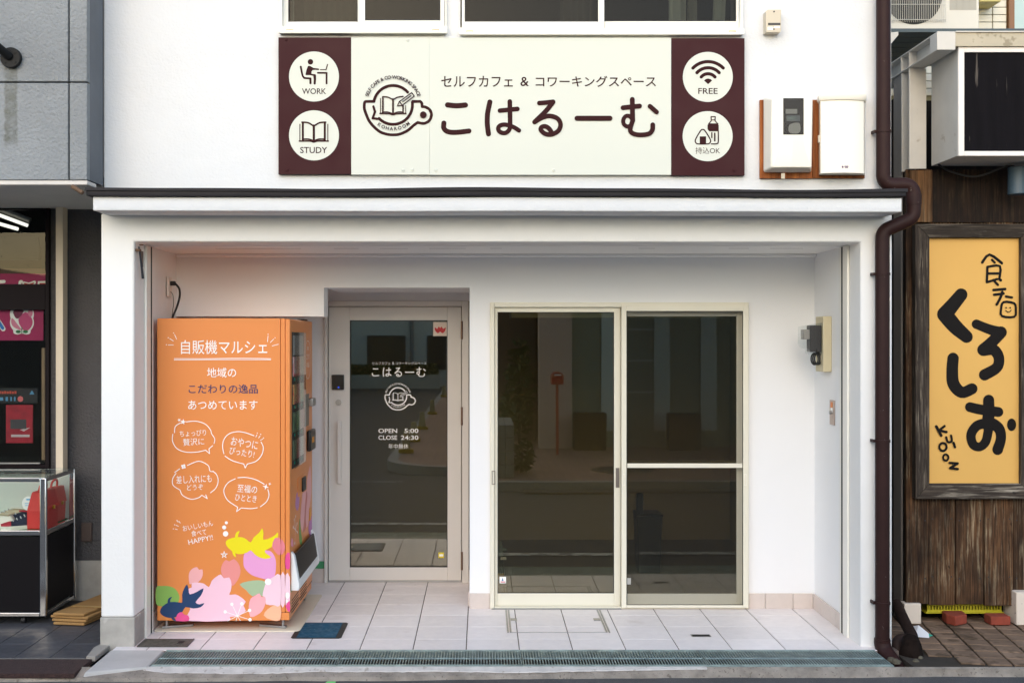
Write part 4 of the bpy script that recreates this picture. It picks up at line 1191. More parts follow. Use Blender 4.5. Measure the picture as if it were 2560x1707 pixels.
MB().box(vxd, vx1, YV, YV2, vz0 + 0.05, vz1 - 0.004).build('front_door', m_orange, vm, bev=0.008, seg=3)
MB().box(vxd - 0.04, vx1 - 0.012, YV + 0.012, YV + 0.03, vz0 + 0.043, vz0 + 0.0515).build('hinge_gap', m_dark, vm)
MB().box(vx1 - 0.06, vx1 - 0.02, YV2 - 0.25, YV2 - 0.08, vz1 - 0.003, vz1 + 0.008).build('top_bracket', m_dark, vm)
# feet on steel brackets
for x, y in ((vx0 + 0.045, YV + 0.05), (vx1 - 0.05, YV + 0.05), (vx0 + 0.045, YV2 - 0.1), (vx1 - 0.05, YV2 - 0.1)):
    ft = MB().cyl((x, y, 0.012), (x, y, vz0), 0.009, n=10).build('foot', m_steel, vm, smooth=True)
    d = 1 if x < -1.5 else -1
    MB().hexa([(x - 0.02 * d, y - 0.03, 0.0085), (x + 0.15 * d, y + 0.03, 0.0085), (x + 0.15 * d, y + 0.06, 0.0085), (x - 0.02 * d, y + 0.02, 0.0085),
               (x - 0.02 * d, y - 0.03, 0.022), (x + 0.15 * d, y + 0.03, 0.022), (x + 0.15 * d, y + 0.06, 0.022), (x - 0.02 * d, y + 0.02, 0.022)]).build('foot_bracket', m_steel, ft, bev=0.002)
m_mat = M('cream plastic mat', srgb(226, 216, 194), 0.5, var=0.05)
def rrect(x0, x1, y0, y1, r, n=5):
    out = []
    for cx, cy, a in ((x1 - r, y0 + r, -90), (x1 - r, y1 - r, 0), (x0 + r, y1 - r, 90), (x0 + r, y0 + r, 180)):
        out += [(cx + r * math.cos(R(a + 90 * i / n)), cy + r * math.sin(R(a + 90 * i / n))) for i in range(n + 1)]
    return out
mtx = MB().prism(rrect(-1.962, PX(745, 0.4) + 0.02, FY(1579), YV2 + 0.06, 0.03), 'z', 0.001, 0.008)
tag(mtx.build('base_mat', m_mat, bev=0.002), 'cream plastic mat lying under the vending machine', 'mat')

# printed side: lettering and pictures
VS = YV - 0.0003
zA = lambda: Ink(on_wall(VS, 370, 780, 0.255), 0.0030, 0.00006)
zB = lambda: Ink(on_wall(VS, 370, 1180, 0.2679), 0.0030, 0.00006)
def zC(h): return Ink(on_wall(VS, 380, 1260, 0.1913), h, 0.00006)
m_navy = M('navy print', srgb(44, 44, 96), 0.5)
def flat(h, name, col, *shapes, k=3):
    ik = zC(h)
    for s_ in shapes: ik.shape(s_, k)
    return ik.done(name, M('print ' + name + str(round(h * 1e5)), srgb(*col), 0.45), vm)
flat(0.0004, 'green_disc_print', (134, 178, 84), [(55, 1090), (130, 1066), (230, 1070), (310, 1110), (355, 1190), (350, 1260), (300, 1330), (200, 1345), (120, 1330), (55, 1295)])
flat(0.0004, 'small_petal_print', (240, 176, 176), [(480, 940), (492, 880), (535, 835), (590, 820), (615, 855), (660, 850), (662, 930), (630, 990), (580, 1028), (520, 1035), (490, 1040)], k=2)
flat(0.0008, 'blossom_print', (244, 200, 216), [(480, 1100), (520, 1085), (520, 1028), (600, 1020), (680, 1035), (745, 1080), (780, 1000), (840, 945), (900, 915), (940, 965), (1010, 955), (1040, 1040), (1030, 1130), (1010, 1180), (1090, 1175), (1160, 1210), (1225, 1270), (1195, 1320), (1225, 1390), (1160, 1440), (1110, 1465), (1015, 1470), (990, 1521), (474, 1521), (470, 1430), (500, 1370), (470, 1300), (450, 1200)], k=2)
flat(0.0006, 'salmon_petal_print', (234, 146, 140), [(900, 870), (920, 780), (965, 725), (1010, 745), (1070, 715), (1130, 770), (1158, 860), (1140, 950), (1090, 1030), (1045, 1065), (1000, 1010), (940, 965)], k=2)
flat(0.0004, 'mauve_disc_print', (232, 160, 208), [(1210, 640), (1290, 600), (1390, 590), (1490, 600), (1560, 620), (1610, 700), (1620, 800), (1605, 930), (1560, 985), (1450, 970), (1300, 920), (1210, 830), (1195, 740)])
flat(0.0004, 'leaf_print', (166, 188, 150), [(1145, 1045), (1250, 1005), (1380, 990), (1480, 1010), (1480, 1100), (1440, 1205), (1400, 1165), (1310, 1200), (1230, 1120)], k=2)
flat(0.0006, 'pale_blossom_print', (242, 206, 218), [(1500, 1010), (1590, 945), (1680, 925), (1680, 1308), (1600, 1315), (1490, 1305), (1480, 1210), (1445, 1200), (1460, 1110)], k=2)
flat(0.0005, 'peach_petal_print', (244, 184, 146), [(1460, 1450), (1510, 1370), (1600, 1315), (1678, 1305), (1678, 1505), (1560, 1510)], k=2)
flat(0.0010, 'pink_petal_print', (244, 174, 180), [(1265, 1330), (1290, 1230), (1350, 1190), (1405, 1160), (1430, 1210), (1480, 1210), (1482, 1300), (1440, 1390), (1380, 1440), (1285, 1470)], k=2)
flat(0.0013, 'goldfish_print', (238, 222, 10), [(965, 490), (1000, 455), (1090, 430), (1180, 430), (1240, 460), (1290, 497), (1330, 430), (1400, 370), (1440, 312), (1458, 380), (1455, 460), (1540, 440), (1610, 400), (1645, 365), (1645, 430), (1600, 500), (1560, 560), (1480, 600), (1490, 640), (1560, 690), (1480, 710), (1400, 690), (1340, 650), (1290, 600), (1240, 630), (1160, 650), (1080, 635), (1020, 590), (975, 540)],
     [(1085, 432), (1100, 370), (1145, 345), (1130, 390), (1120, 430)], [(1050, 600), (1060, 660), (1098, 690), (1085, 630)], k=2)
flat(0.0016, 'rose_petal_print', (230, 130, 140), [(1570, 545), (1600, 450), (1640, 436), (1678, 455), (1678, 658), (1620, 630)], k=2)
flat(0.0016, 'dark_goldfish_print', (18, 58, 102), [(105, 1400), (140, 1330), (230, 1275), (340, 1277), (395, 1280), (395, 1180), (420, 1100), (460, 1044), (480, 1120), (495, 1175), (590, 1140), (675, 1096), (640, 1190), (570, 1275), (620, 1305), (685, 1287), (640, 1340), (540, 1358), (440, 1340), (400, 1400), (310, 1470), (220, 1480), (140, 1450)],
     [(205, 1285), (215, 1230), (265, 1205), (240, 1245), (237, 1282)], [(250, 1478), (280, 1515), (320, 1520), (290, 1478)], k=2)
flat(0.0020, 'magenta_petal_print', (232, 84, 146), [(315, 1480), (340, 1425), (390, 1405), (425, 1440), (475, 1450), (480, 1521), (320, 1521)], k=2)
ik = zC(0.0020)
for x_, y_, r_ in ((1518, 1010, 43), (972, 240, 20), (944, 301, 27), (963, 384, 35)):
    ik = zC(0.0020); ik.disc(x_, y_, r_); ik.done('bubble_print', m_white_ink, vm)
ik = zC(0.0020)
for x, y in ((1045, 1303), (1175, 1297), (1275, 1383), (1282, 1505), (958, 1402)):
    ik.stroke([(1118, 1455), (x, y)], 7, k=1); ik.disc(x, y, 22)
for x, y in ((1100, 1521), (1158, 1521), (990, 1521)): ik.stroke([(1118, 1455), (x, y)], 7, k=1)
ik.done('spark_print', m_white_ink, vm)
# prints that run over onto the seam strip and the door edge
def flatd(y, h, name, col, shapes):
    ik = Ink(on_wall(y, 380, 1260, 0.1913), h, 0.00006)
    for s_ in shapes: ik.shape(s_, 2)
    ik.done(name, M('print edge ' + name + str(y), srgb(*col), 0.45), vm)
for (y, xa, xb) in ((YV + 0.0037, 1686, 1734), (YV - 0.0003, 1746, 1800)):
    flatd(y, 0.0004, 'pale_blossom_print', (242, 206, 218), [[(xa, 924), (xb, 924 if xb < 1740 else 950), (xb, 1300), (xa, 1308)]])
    if xb < 1740:
        flatd(y, 0.0007, 'rose_petal_print', (230, 130, 140), [[(xa, 456), (xb, 520), (xb, 600), (xa, 660)]])
    else:
        flatd(y, 0.0007, 'magenta_petal_print', (228, 76, 144), [[(xa, 670), (xb, 632), (xb, 835), (xa, 830)], [(1746, 1330), (1800, 1260), (1800, 1410)]])
        ik = Ink(on_wall(y, 380, 1260, 0.1913), 0.0009, 0.00006); ik.disc(1770, 1190, 28, 42); ik.done('bubble_print', m_white_ink, vm)
        ik = Ink(on_wall(y, 380, 1260, 0.1913), 0.0010, 0.00006); ik.disc(1762, 1262, 14, 24); ik.done('bubble_print', m_white_ink, vm)

def words(zf, mat, *rows):
    for row_ in rows:
        w_ = zf(); w_.glyphs(*row_); w_.done('white_lettering' if mat is m_white_ink else 'navy_lettering', mat, vm)
ik = zA()
words(zA, m_white_ink, ('自販機マルシェ', 325, 275, 1170, 412, 0.003), ('地域の', 580, 545, 865, 640, 0.004), ('あつめています', 395, 865, 1075, 955, 0.004), ('ちょっぴり', 312, 1155, 570, 1215, 0.0, 3), ('贅沢に', 345, 1235, 552, 1305, 0.0, 3), ('おやつに', 815, 1240, 1080, 1325, 0.0, -10), ('ぴったり!', 800, 1338, 1045, 1410, 0.0, -10))
ik.stroke([(258, 456), (600, 457), (900, 452), (1205, 457)], 6).stroke([(258, 469), (600, 467), (900, 466), (1205, 467)], 6)
for a, b_ in (((262, 220), (282, 265)), ((215, 260), (250, 283)), ((200, 322), (250, 322)), ((1178, 235), (1172, 290)), ((1232, 265), (1200, 298)), ((1280, 315), (1218, 332)), ((1070, 1200), (1058, 1222)), ((1100, 1212), (1085, 1232)), ((1128, 1240), (1104, 1255))):
    ik.stroke([a, b_], 6, k=1)
for x, y in ((252, 205), (200, 252), (182, 320), (1178, 218), (1247, 252), (1073, 1184), (1106, 1196), (1134, 1232)): ik.disc(x, y, 5, n=10)
B = lambda pts: ik.stroke(pts, 8, k=5)
B([(375, 1075), (470, 1068), (560, 1095), (612, 1150), (624, 1190)]); B([(624, 1190), (655, 1240), (650, 1285)])
B([(635, 1308), (600, 1338)]); ik.stroke([(600, 1338), (605, 1385)], 8, k=1); ik.stroke([(605, 1385), (567, 1352)], 8, k=1)
B([(565, 1352), (480, 1370), (370, 1370), (285, 1335), (243, 1265), (245, 1195)]); B([(262, 1180), (270, 1120), (320, 1085)])
ik.star(345, 1075, 30, rot=10).star(308, 1057, 18, rot=-15)
B([(1040, 1210), (960, 1182), (880, 1170), (800, 1190), (750, 1240), (733, 1310), (745, 1385)]); B([(757, 1410), (830, 1455), (940, 1487)])
ik.stroke([(940, 1487), (955, 1525)], 8, k=1); ik.stroke([(955, 1525), (975, 1487)], 8, k=1)
B([(975, 1487), (1060, 1460), (1115, 1400), (1132, 1325), (1110, 1272)])
B([(645, 1560), (610, 1555), (590, 1500), (500, 1460), (390, 1500)]); B([(312, 1535), (265, 1568)])
for a in range(4): ik.disc(350 + 14 * math.cos(R(a * 90 + 30)), 1512 + 14 * math.sin(R(a * 90 + 30)), 11, n=10)
ik.done('speech_bubble_print', m_white_ink, vm)
ik = zA(); ik.glyphs('こだわりの逸品', 400, 707, 1078, 798, 0.006); ik.done('navy_lettering', m_navy, vm)
ik = zB()
words(zB, m_white_ink, ('差し入れにも', 265, 25, 595, 100, 0.0, 3), ('どうぞ', 365, 112, 515, 165, 0.0, 3), ('至福の', 835, 118, 1020, 192, 0.0, -5), ('ひととき', 815, 208, 1015, 272, 0.0, -6), ('おいしいもん', 323, 472, 608, 524, 0.0, 11), ('食べて', 405, 535, 545, 590, 0.0, 8), ('HAPPY!!', 375, 604, 607, 652, 0.0, 12))
B = lambda pts: ik.stroke(pts, 7.5, k=5)
B([(605, -10), (640, 20), (656, 80), (635, 145), (585, 190)]); B([(262, 10), (232, 60), (236, 120), (300, 165)])
B([(300, 165), (325, 215), (400, 250), (470, 238), (503, 213)]); ik.stroke([(503, 213), (555, 245)], 7.5, k=1); ik.stroke([(555, 245), (540, 210)], 7.5, k=1)
B([(815, 60), (750, 95), (710, 160), (720, 220), (755, 270), (838, 325)]); ik.stroke([(838, 325), (828, 365)], 7.5, k=1); ik.stroke([(828, 365), (872, 332)], 7.5, k=1)
B([(872, 332), (960, 338), (1020, 330)]); B([(1050, 320), (1105, 275), (1130, 215), (1120, 160)]); B([(1085, 110), (1010, 70), (920, 48), (840, 50)])
ik.star(1100, 135, 32, 0.3, 4, 15).star(1138, 108, 16, 0.3, 4, 10)
for a, b_ in (((275, 455), (283, 462)), ((290, 455), (302, 472)), ((262, 492), (285, 502)), ((255, 527), (275, 533))): ik.stroke([a, b_], 6, k=1)
for x, y in ((272, 448), (250, 488), (238, 526)): ik.disc(x, y, 5, n=10)
st = [(712 + 32 * math.sin(R(72 * i * 2)), 768 - 32 * math.cos(R(144 * i))) for i in range(6)]
for i in range(5): ik.stroke([st[i], st[i + 1]], 5, k=1)
ik.done('speech_bubble_print', m_white_ink, vm)

# the front with its display window, seen edge-on
XF = vx1
def VY(px): return -vx1 * F / (CX - px) - CD
def fr_box(ya, yb, za, zb, h0, h1, name, mat, parent=vm, bev=0.0):
    return MB().box(XF + h0, XF + h1, ya, yb, za, zb).build(name, mat, parent, bev=bev)
wy0, wy1 = VY(729.5), VY(758)
wz0, wz1 = PZ(1172, wy0) , PZ(830, wy0)
fw = fr_box(wy0, wy1, wz0, wz1, 0.0003, 0.004, 'display_window', m_dark)
m_teal = M('teal button', srgb(40, 150, 126), 0.5, spec=0.2)
cards = [((196, 200, 196), (190, 60, 70)), ((214, 190, 150), (200, 70, 70)), ((222, 205, 175), (180, 160, 130)), ((196, 190, 110), (180, 70, 60)), ((176, 120, 84), (180, 60, 60)), ((210, 205, 150), (120, 170, 140)),
         ((80, 110, 80), (60, 90, 60)), ((120, 150, 90), (80, 140, 100)), ((232, 200, 190), (220, 190, 180)), ((90, 110, 84), (70, 90, 70)), ((150, 110, 90), (170, 70, 80)), ((226, 220, 205), (214, 208, 195))]
fr_box(wy0 + 0.02, wy1 - 0.03, wz1 - 0.14, wz1 - 0.02, 0.0042, 0.0055, 'header_card', M('header card', srgb(150, 150, 148), 0.4), vm)
rowh = (wz1 - wz0 - 0.15) / 4
colw = (wy1 - wy0 - 0.03) / 3
for rI in range(4):
    for cI in range(3):
        ya = wy0 + 0.012 + colw * cI; yb = ya + colw - 0.018
        zt_ = wz1 - 0.15 - rowh * rI
        c1, c2 = cards[rI * 3 + cI]
        cd = fr_box(ya, yb, zt_ - rowh + 0.052, zt_, 0.0042, 0.009, 'product_card', M('card %d %d' % (rI, cI), srgb(*c1), 0.4, var=0.3, vscale=40, col2=srgb(*c2)), vm)
        fr_box(ya, yb, zt_ - rowh + 0.052, zt_ - rowh * 0.62, 0.0091, 0.0102, 'card_band', M('card band %d %d' % (rI, cI), srgb(*c2), 0.4), cd)
        fr_box(ya + 0.045, yb - 0.05, zt_ - rowh + 0.022, zt_ - rowh + 0.040, 0.0042, 0.009, 'select_button', m_teal, vm, bev=0.002)
pn = MB().box(XF + 0.016, XF + 0.019, wy0 + 0.002, wy1 - 0.002, wz0 + 0.002, wz1 - 0.002).build('pane', m_clear, vm)
# oval badge, bill slot, lever, card reader, coin parts
def on_front(h_):
    return lambda y, z, h: (XF + h_ + h, y, z)
oy = (VY(761.5) + VY(777)) / 2; ow = (VY(777) - VY(761.5)) / 2
ik = Ink(on_front(0.0003), 0.0004, 0.0001)
ik.stroke([(oy + ow * math.cos(R(a)), PZ(899, oy) + 0.125 * math.sin(R(a))) for a in range(0, 360, 15)], 0.004, k=2, closed=True)
def front_text(txt, y0, y1, z0, z1):
    vs, fs = text_shape(txt, 0.0)
    xs = [v[0] for v in vs]; zs_ = [v[1] for v in vs]
    ik.mb.add([(XF + 0.0012, y0 + (v[0] - min(xs)) / (max(xs) - min(xs)) * (y1 - y0), z0 + (v[1] - min(zs_)) / (max(zs_) - min(zs_)) * (z1 - z0)) for v in vs], fs)
front_text('地域の', oy - 0.04, oy + 0.04, PZ(876, oy) , PZ(865, oy)); front_text('こだわり', oy - 0.07, oy + 0.07, PZ(898, oy), PZ(884, oy)); front_text('の逸品', oy - 0.06, oy + 0.06, PZ(918, oy), PZ(905, oy))
ik.done('badge_print', m_white_ink, vm)
fr_box(VY(761), VY(770.5), PZ(1065, 1.0), PZ(985, 1.0), 0.0005, 0.006, 'coin_panel', M('grey slot panel', srgb(120, 112, 100), 0.4, 0.4), vm, bev=0.002)
fr_box(VY(772), VY(778.5), PZ(1015, 1.15), PZ(995, 1.15), 0.0005, 0.03, 'lever', m_steel, vm, bev=0.006)
fr_box(VY(766), VY(778.5), PZ(1125, 1.12), PZ(1074, 1.12), 0.0005, 0.03, 'card_reader', M('black reader', (0.012, 0.012, 0.012), 0.35), vm, bev=0.01)
fr_box(VY(769), VY(774), PZ(1106, 1.1), PZ(1092, 1.1), 0.0302, 0.0315, 'reader_mark', M('amber mark', srgb(225, 150, 40), 0.4), vm)
fr_box(VY(744), VY(766.5), PZ(1230, 0.9), PZ(1184, 0.9), 0.0003, 0.003, 'return_panel', m_orange, vm, bev=0.002)
fr_box(VY(753), VY(760.5), PZ(1224, 0.9), PZ(1190, 0.9), 0.0032, 0.014, 'coin_return', MATS['black reader'], vm, bev=0.004)
# petals printed on the front
def fpoly(h, name, col, pts, k=3):
    ik = Ink(on_front(0.0), h, 0.00006)
    ik.shape([(VY(px), PZ(py, VY(px))) for px, py in pts], k)
    ik.done(name, M('front ' + name + str(round(h * 1e5)) + str(int(pts[0][0] * 10)), srgb(*col), 0.45), vm)
fpoly(0.0005, 'mauve_petal_print', (190, 130, 176), [(738, 1262), (741, 1235), (744.5, 1230), (748, 1240), (747, 1265), (742.5, 1276)])
fpoly(0.0007, 'pale_petal_print', (236, 176, 176), [(752, 1275), (757, 1225), (764, 1215), (771, 1180), (776, 1165), (778, 1230), (773, 1270), (770, 1310), (764, 1320), (757, 1330), (751, 1310)])
fpoly(0.0009, 'rose_petal_print', (206, 120, 110), [(757, 1330), (760, 1300), (765, 1230), (768, 1240), (764, 1290), (765, 1318)])
fpoly(0.0009, 'mauve_petal_print', (200, 130, 190), [(771, 1320), (774, 1298), (779, 1290), (779, 1332), (774, 1340)])
fpoly(0.0011, 'green_leaf_print', (120, 164, 90), [(748, 1352), (747.5, 1318), (749, 1295), (752, 1330), (755, 1350), (753, 1362)])
fpoly(0.0011, 'pink_petal_print', (236, 150, 180), [(727, 1362), (729, 1345), (732, 1350), (732, 1366)])
fpoly(0.0005, 'green_leaf_print', (120, 164, 90), [(726.5, 1480), (727, 1455), (731, 1458), (731, 1472)])
fr_box(VY(773), VY(776), PZ(1298, 1.2), PZ(1267, 1.2), 0.0015, 0.004, 'side_marker', MATS['amber mark'], vm)
ik = Ink(on_front(0.0), 0.0013, 0.0001)
for px, py in ((735, 1298), (738.5, 1290), (742, 1308), (732.5, 1317), (742.5, 1330), (736, 1357)):
    c = (VY(738), PZ(1324, VY(738))); e = (VY(px), PZ(py, VY(px)))
    ik.stroke([c, e], 0.004, k=1); ik.disc(e[0], e[1], 0.010, n=12)
ik.done('spark_print', m_white_ink, vm)
# delivery port: white hood with a smoky flap

dy0 = VY(726.5); dy1 = min(VY(779), YV2 - 0.02)
hz0, hz1 = 0.235, 0.435
hood = MB()
prof = [(XF + 0.0005, hz0), (XF + 0.050, hz0 + 0.0), (XF + 0.054, hz0 + 0.03), (XF + 0.022, hz1 + 0.01), (XF + 0.0005, hz1 + 0.035)]
for ya, yb in ((dy0, dy0 + 0.05), (dy1 - 0.05, dy1)):
    hood.prism(prof, 'y', ya, yb)
hood.prism([(XF + 0.0005, hz0 + 0.001), (XF + 0.050, hz0 + 0.001), (XF + 0.053, hz0 + 0.032), (XF + 0.046, hz0 + 0.06), (XF + 0.0005, hz0 + 0.06)], 'y', dy0 + 0.0505, dy1 - 0.0505)
hood.build('delivery_hood', M('white plastic hood', srgb(232, 234, 234), 0.35), vm, bev=0.006)
MB().prism([(XF + 0.036, hz0 + 0.0605), (XF + 0.0475, hz0 + 0.0605), (XF + 0.0235, hz1 + 0.012), (XF + 0.010, hz1 + 0.012)], 'y', dy0 + 0.052, dy1 - 0.052).build('flap', M('smoky flap', srgb(40, 36, 36), 0.35, spec=0.15), vm, bev=0.003)
vt = MB()
for rI in range(5):
    z = 0.165 - 0.018 * rI
    for k in range(2):
        ya = YV + 0.06 + 0.34 * k
        vt.box(XF + 0.0004, XF + 0.0012, ya, ya + 0.26, z, z + 0.006)
vt.build('vent_slots', m_dark, vm)
MB().box(XF + 0.0004, XF + 0.0018, YV + 0.008, YV2 - 0.01, vz0 + 0.055, vz0 + 0.058).build('door_line', m_dark, vm)
# small white rack of trays behind the machine
rk = thing('tray_rack', 'small white tray rack standing behind the vending machine', 'rack', (-1.13, 1.5, 0))
m_rack = M('white rack plastic', srgb(220, 218, 212), 0.5)
for k in range(4):
    z = 0.05 + 0.13 * k
    MB().frame(-1.42, -1.205, z, z + 0.085, 0.012, 0.012, 0.008, 0.02, 1.33, 1.345).box(-1.42, -1.205, 1.345, 1.6, z, z + 0.008).build('tray', m_rack, rk, bev=0.002)
for x in (-1.415, -1.21): MB().box(x - 0.006, x + 0.006, 1.346, 1.36, 0.0, 0.55).build('leg', m_rack, rk)

# ================================================================== grey shop on the left
m_rough = M('grey roughcast panel', srgb(148, 152, 155), 0.9, var=0.2, vscale=1.6, bump=1.0, bscale=60, bdist=0.012, spec=0.2)
m_soff = M('grey soffit', srgb(214, 208, 202), 0.8, var=0.1, vscale=2)
m_dkwall = M('dark grey roughcast', srgb(92, 90, 91), 0.9, bump=1.0, bscale=60, bdist=0.015, var=0.1, spec=0.2)
m_dkframe = M('dark brown shop frame', srgb(28, 22, 24), 0.6, spec=0.1)
gs = thing('grey_shop', 'grey roughcast shop building left of the white cafe', 'building', (-3.6, 0.5, 0))
GY = -0.28; GX = -2.151; gzb = PZ(462, GY); ghj = PZ(206, GY); gvj = PX(172, GY)
def stained(base, x0, x1, z0, z1, col):
    """a streak left by rain below the lamp bracket: worn into the panel, with a soft ragged outline"""
    m = base.copy(); m.name = base.name + ' streaked'
    nt = m.node_tree; N = nt.nodes; Lk = nt.links
    b = N['Principled BSDF']
    old = b.inputs['Base Color'].links[0].from_socket
    ge = N.new('ShaderNodeNewGeometry'); sp = N.new('ShaderNodeSeparateXYZ'); Lk.new(ge.outputs['Position'], sp.inputs[0])
    nz = N.new('ShaderNodeTexNoise'); nz.inputs['Scale'].default_value = 26; Lk.new(ge.outputs['Position'], nz.inputs['Vector'])
    def mr(s, a, c):
        r_ = N.new('ShaderNodeMapRange'); r_.inputs[1].default_value = a; r_.inputs[2].default_value = c; Lk.new(s, r_.inputs[0]); return r_.outputs[0]
    def mul(a, c):
        q = N.new('ShaderNodeMath'); q.operation = 'MULTIPLY'; Lk.new(a, q.inputs[0]); Lk.new(c, q.inputs[1]); return q.outputs[0]
    w = N.new('ShaderNodeMath'); w.operation = 'MULTIPLY_ADD'; w.inputs[1].default_value = 0.03; Lk.new(nz.outputs[0], w.inputs[0]); Lk.new(sp.outputs[0], w.inputs[2])
    mask = mul(mul(mr(w.outputs[0], x0, x0 + 0.012), mr(w.outputs[0], x1, x1 - 0.012)), mul(mr(sp.outputs[2], z0, z0 + 0.04), mr(sp.outputs[2], z1, z1 - 0.01)))
    mask = mul(mask, mr(nz.outputs[0], 0.1, 0.62))
    x = N.new('ShaderNodeMix'); x.data_type = 'RGBA'; x.inputs[7].default_value = (*col, 1)
    Lk.new(mask, x.inputs[0]); Lk.new(old, x.inputs[6]); Lk.new(x.outputs[2], b.inputs['Base Color'])
    return m
m_streak = stained(m_rough, PX(9, GY) + 0.015, PX(44, GY) + 0.02, PZ(372, GY), PZ(150, GY), srgb(112, 114, 110))
gp = 0.008
for (x0, x1, z0, z1, mm) in ((-4.2, gvj - gp / 2, gzb + 0.026, ghj - gp / 2, m_streak), (gvj + gp / 2, GX, gzb + 0.026, ghj - gp / 2, m_rough),
                         (-4.2, gvj - gp / 2, ghj + gp / 2, 4.4, m_streak), (gvj + gp / 2, GX, ghj + gp / 2, 4.4, m_rough)):
    MB().box(x0, x1, GY, GY + 0.05, z0, z1).build('facade_panel', mm, gs, bev=0.004)
MB().box(-4.2, GX - 0.004, GY + 0.0505, 0.9, gzb + 0.08, 4.4).build('facade_core', m_soff, gs)
MB().box(-4.2, GX - 0.001, GY + 0.006, GY + 0.16, gzb, gzb + 0.024).build('bottom_lip', m_soff, gs, bev=0.004)
MB().box(-4.2, -2.17, GY + 0.17, 1.25, gzb + 0.03, gzb + 0.07).build('soffit', m_soff, gs)
MB().box(GX - 0.05, GX - 0.0005, GY + 0.051, -0.002, gzb + 0.03, 4.4).build('side_panel', M('dark side panel', srgb(106, 110, 116), 0.8, var=0.15, vscale=4), gs)
YW = 1.2
MB().box(-2.78, -2.19, YW, YW + 0.1, PZ(1400, YW), gzb + 0.05).build('wall', m_dkwall, gs)
MB().box(-2.78, -2.19, YW - 0.02, YW + 0.1, 0, PZ(1400, YW)).build('plinth', m_plinth, gs, bev=0.004)
xw1 = PX(127, 1.15)
MB().box(xw1, -2.78, 1.15, 1.3, 0, gzb + 0.05).build('wall', m_dkwall, gs)
tag(MB().box(PX(142, 1.08), PX(160, 1.08), 1.06, 1.149, 0.0, gzb + 0.03).build('square_pipe', M('cream square pipe', srgb(216, 200, 176), 0.5, var=0.05), bev=0.003), 'cream square drainpipe on the grey shop wall', 'pipe')
# shop window
sw = MB(); xw0 = -4.2
def SX(px): return PX(px, 1.15)
def SZ(py): return PZ(py, 1.15)
sw.box(SX(117), xw1 - 0.001, 1.12, 1.2, 0, SZ(518))
sw.box(xw0, SX(117), 1.12, 1.2, SZ(525), SZ(515)).box(xw0, SX(117), 1.12, 1.2, SZ(775), SZ(711)).box(xw0, SX(117), 1.121, 1.2, 0.0, SZ(1160))
win = sw.build('shop_window', m_dkframe, gs, bev=0.003)
MB().box(xw0, SX(117), 1.155, 1.16, SZ(711), SZ(525)).build('pane', glass('shop glass', (0.88, 0.9, 0.88), 1.18), win)
MB().box(xw0, SX(117), 1.153, 1.158, SZ(1160), SZ(775)).build('pane', MATS.get('x') or glass('shop glass low', (0.85, 0.87, 0.86), 1.2), win)
MB().box(xw0, SX(116), 1.25, 1.27, SZ(683), SZ(669)).build('transom_rail', M('brown transom', srgb(84, 58, 40), 0.7), win)
MB().box(xw0, SX(106), 1.1, 1.119, SZ(1157), SZ(1154.5)).build('trim', m_steel, win)
MB().box(SX(97), SX(105), 1.2, 1.23, SZ(1151), SZ(870)).build('inner_post', M('tan post', srgb(150, 122, 92), 0.6), win)
bk = MB().box(-4.3, -2.8, 3.0, 3.1, 0, 3.2).box(-4.4, -4.3, 1.2, 3.0, 0, 3.2).box(-2.8, -2.75, 1.31, 3.0, 0, 3.2).box(-4.4, -2.75, 1.2, 3.1, 2.9, 2.95).box(-4.3, -2.8, 1.21, 3.0, -0.02, 0.0)
bk.build('room_wall', M('dark shop room', srgb(36, 36, 36), 0.8), gs)
MB().box(-4.29, PX(95, 2.4), 2.4, 2.43, PZ(650, 2.4), PZ(590, 2.4)).build('interior_board', M('green grey board', srgb(44, 54, 50), 0.8), win)
# fluorescent lamp in the shop, lit
lp = thing('tube_lamp', 'lit fluorescent lamp behind the left shop window', 'lamp', (-3.3, 1.6, 2.6))
def seg(p, q, Ya, Yb): return ((PX(p[0], Ya), Ya, PZ(p[1], Ya)), (PX(q[0], Yb), Yb, PZ(q[1], Yb)))
m_tube = M('lit tube', (1.0, 0.97, 0.9), 0.5, emit=0.6)
for (p, q) in (((-60, 516), (69, 564)), ((-60, 543), (45, 573))):
    a, b_ = seg(p, q, 1.5, 1.5); MB().cyl(a, b_, 0.012, n=10).build('tube', m_tube, lp, smooth=True)
a, b_ = seg((-60, 500), (76, 552), 1.54, 1.54); MB().cyl(a, b_, 0.02, n=8).build('housing', M('lamp housing', srgb(120, 116, 108), 0.5), lp)
# magenta banners with a rosebud
m_mag = M('magenta banner', srgb(172, 14, 88), 0.6)
bn1 = thing('banner', 'magenta banner strip with red lettering cut by the dark beam', 'banner', (-3.4, 1.2, SZ(711)))
MB().box(xw0, PX(117, 1.2), 1.2, 1.206, SZ(724), PZ(684, 1.2)).build('cloth', m_mag, bn1)
ik = Ink(on_wall(1.1995)); 
ik.stroke([(-20, 706), (10, 704)], 8, k=1).stroke([(50, 722), (50, 706), (54, 704)], 7).stroke([(58, 716), (86, 706)], 8, k=1).stroke([(60, 708), (86, 714)], 8, k=1).stroke([(97, 722), (97, 706), (116, 706)], 7, k=1)
ik.done('lettering_outline', m_white_ink, bn1)
ik = Ink(on_wall(1.1995), 0.002); ik.stroke([(60, 716), (84, 708)], 3.4, k=1).stroke([(62, 709), (84, 714)], 3.4, k=1).stroke([(100, 720), (100, 709), (116, 709)], 3.4, k=1)
ik.done('lettering', M('red banner ink', srgb(190, 40, 40), 0.6), bn1)
bn2 = thing('banner', 'magenta banner with pink rosebud emblem under the dark beam', 'banner', (-3.4, 1.18, SZ(851)))
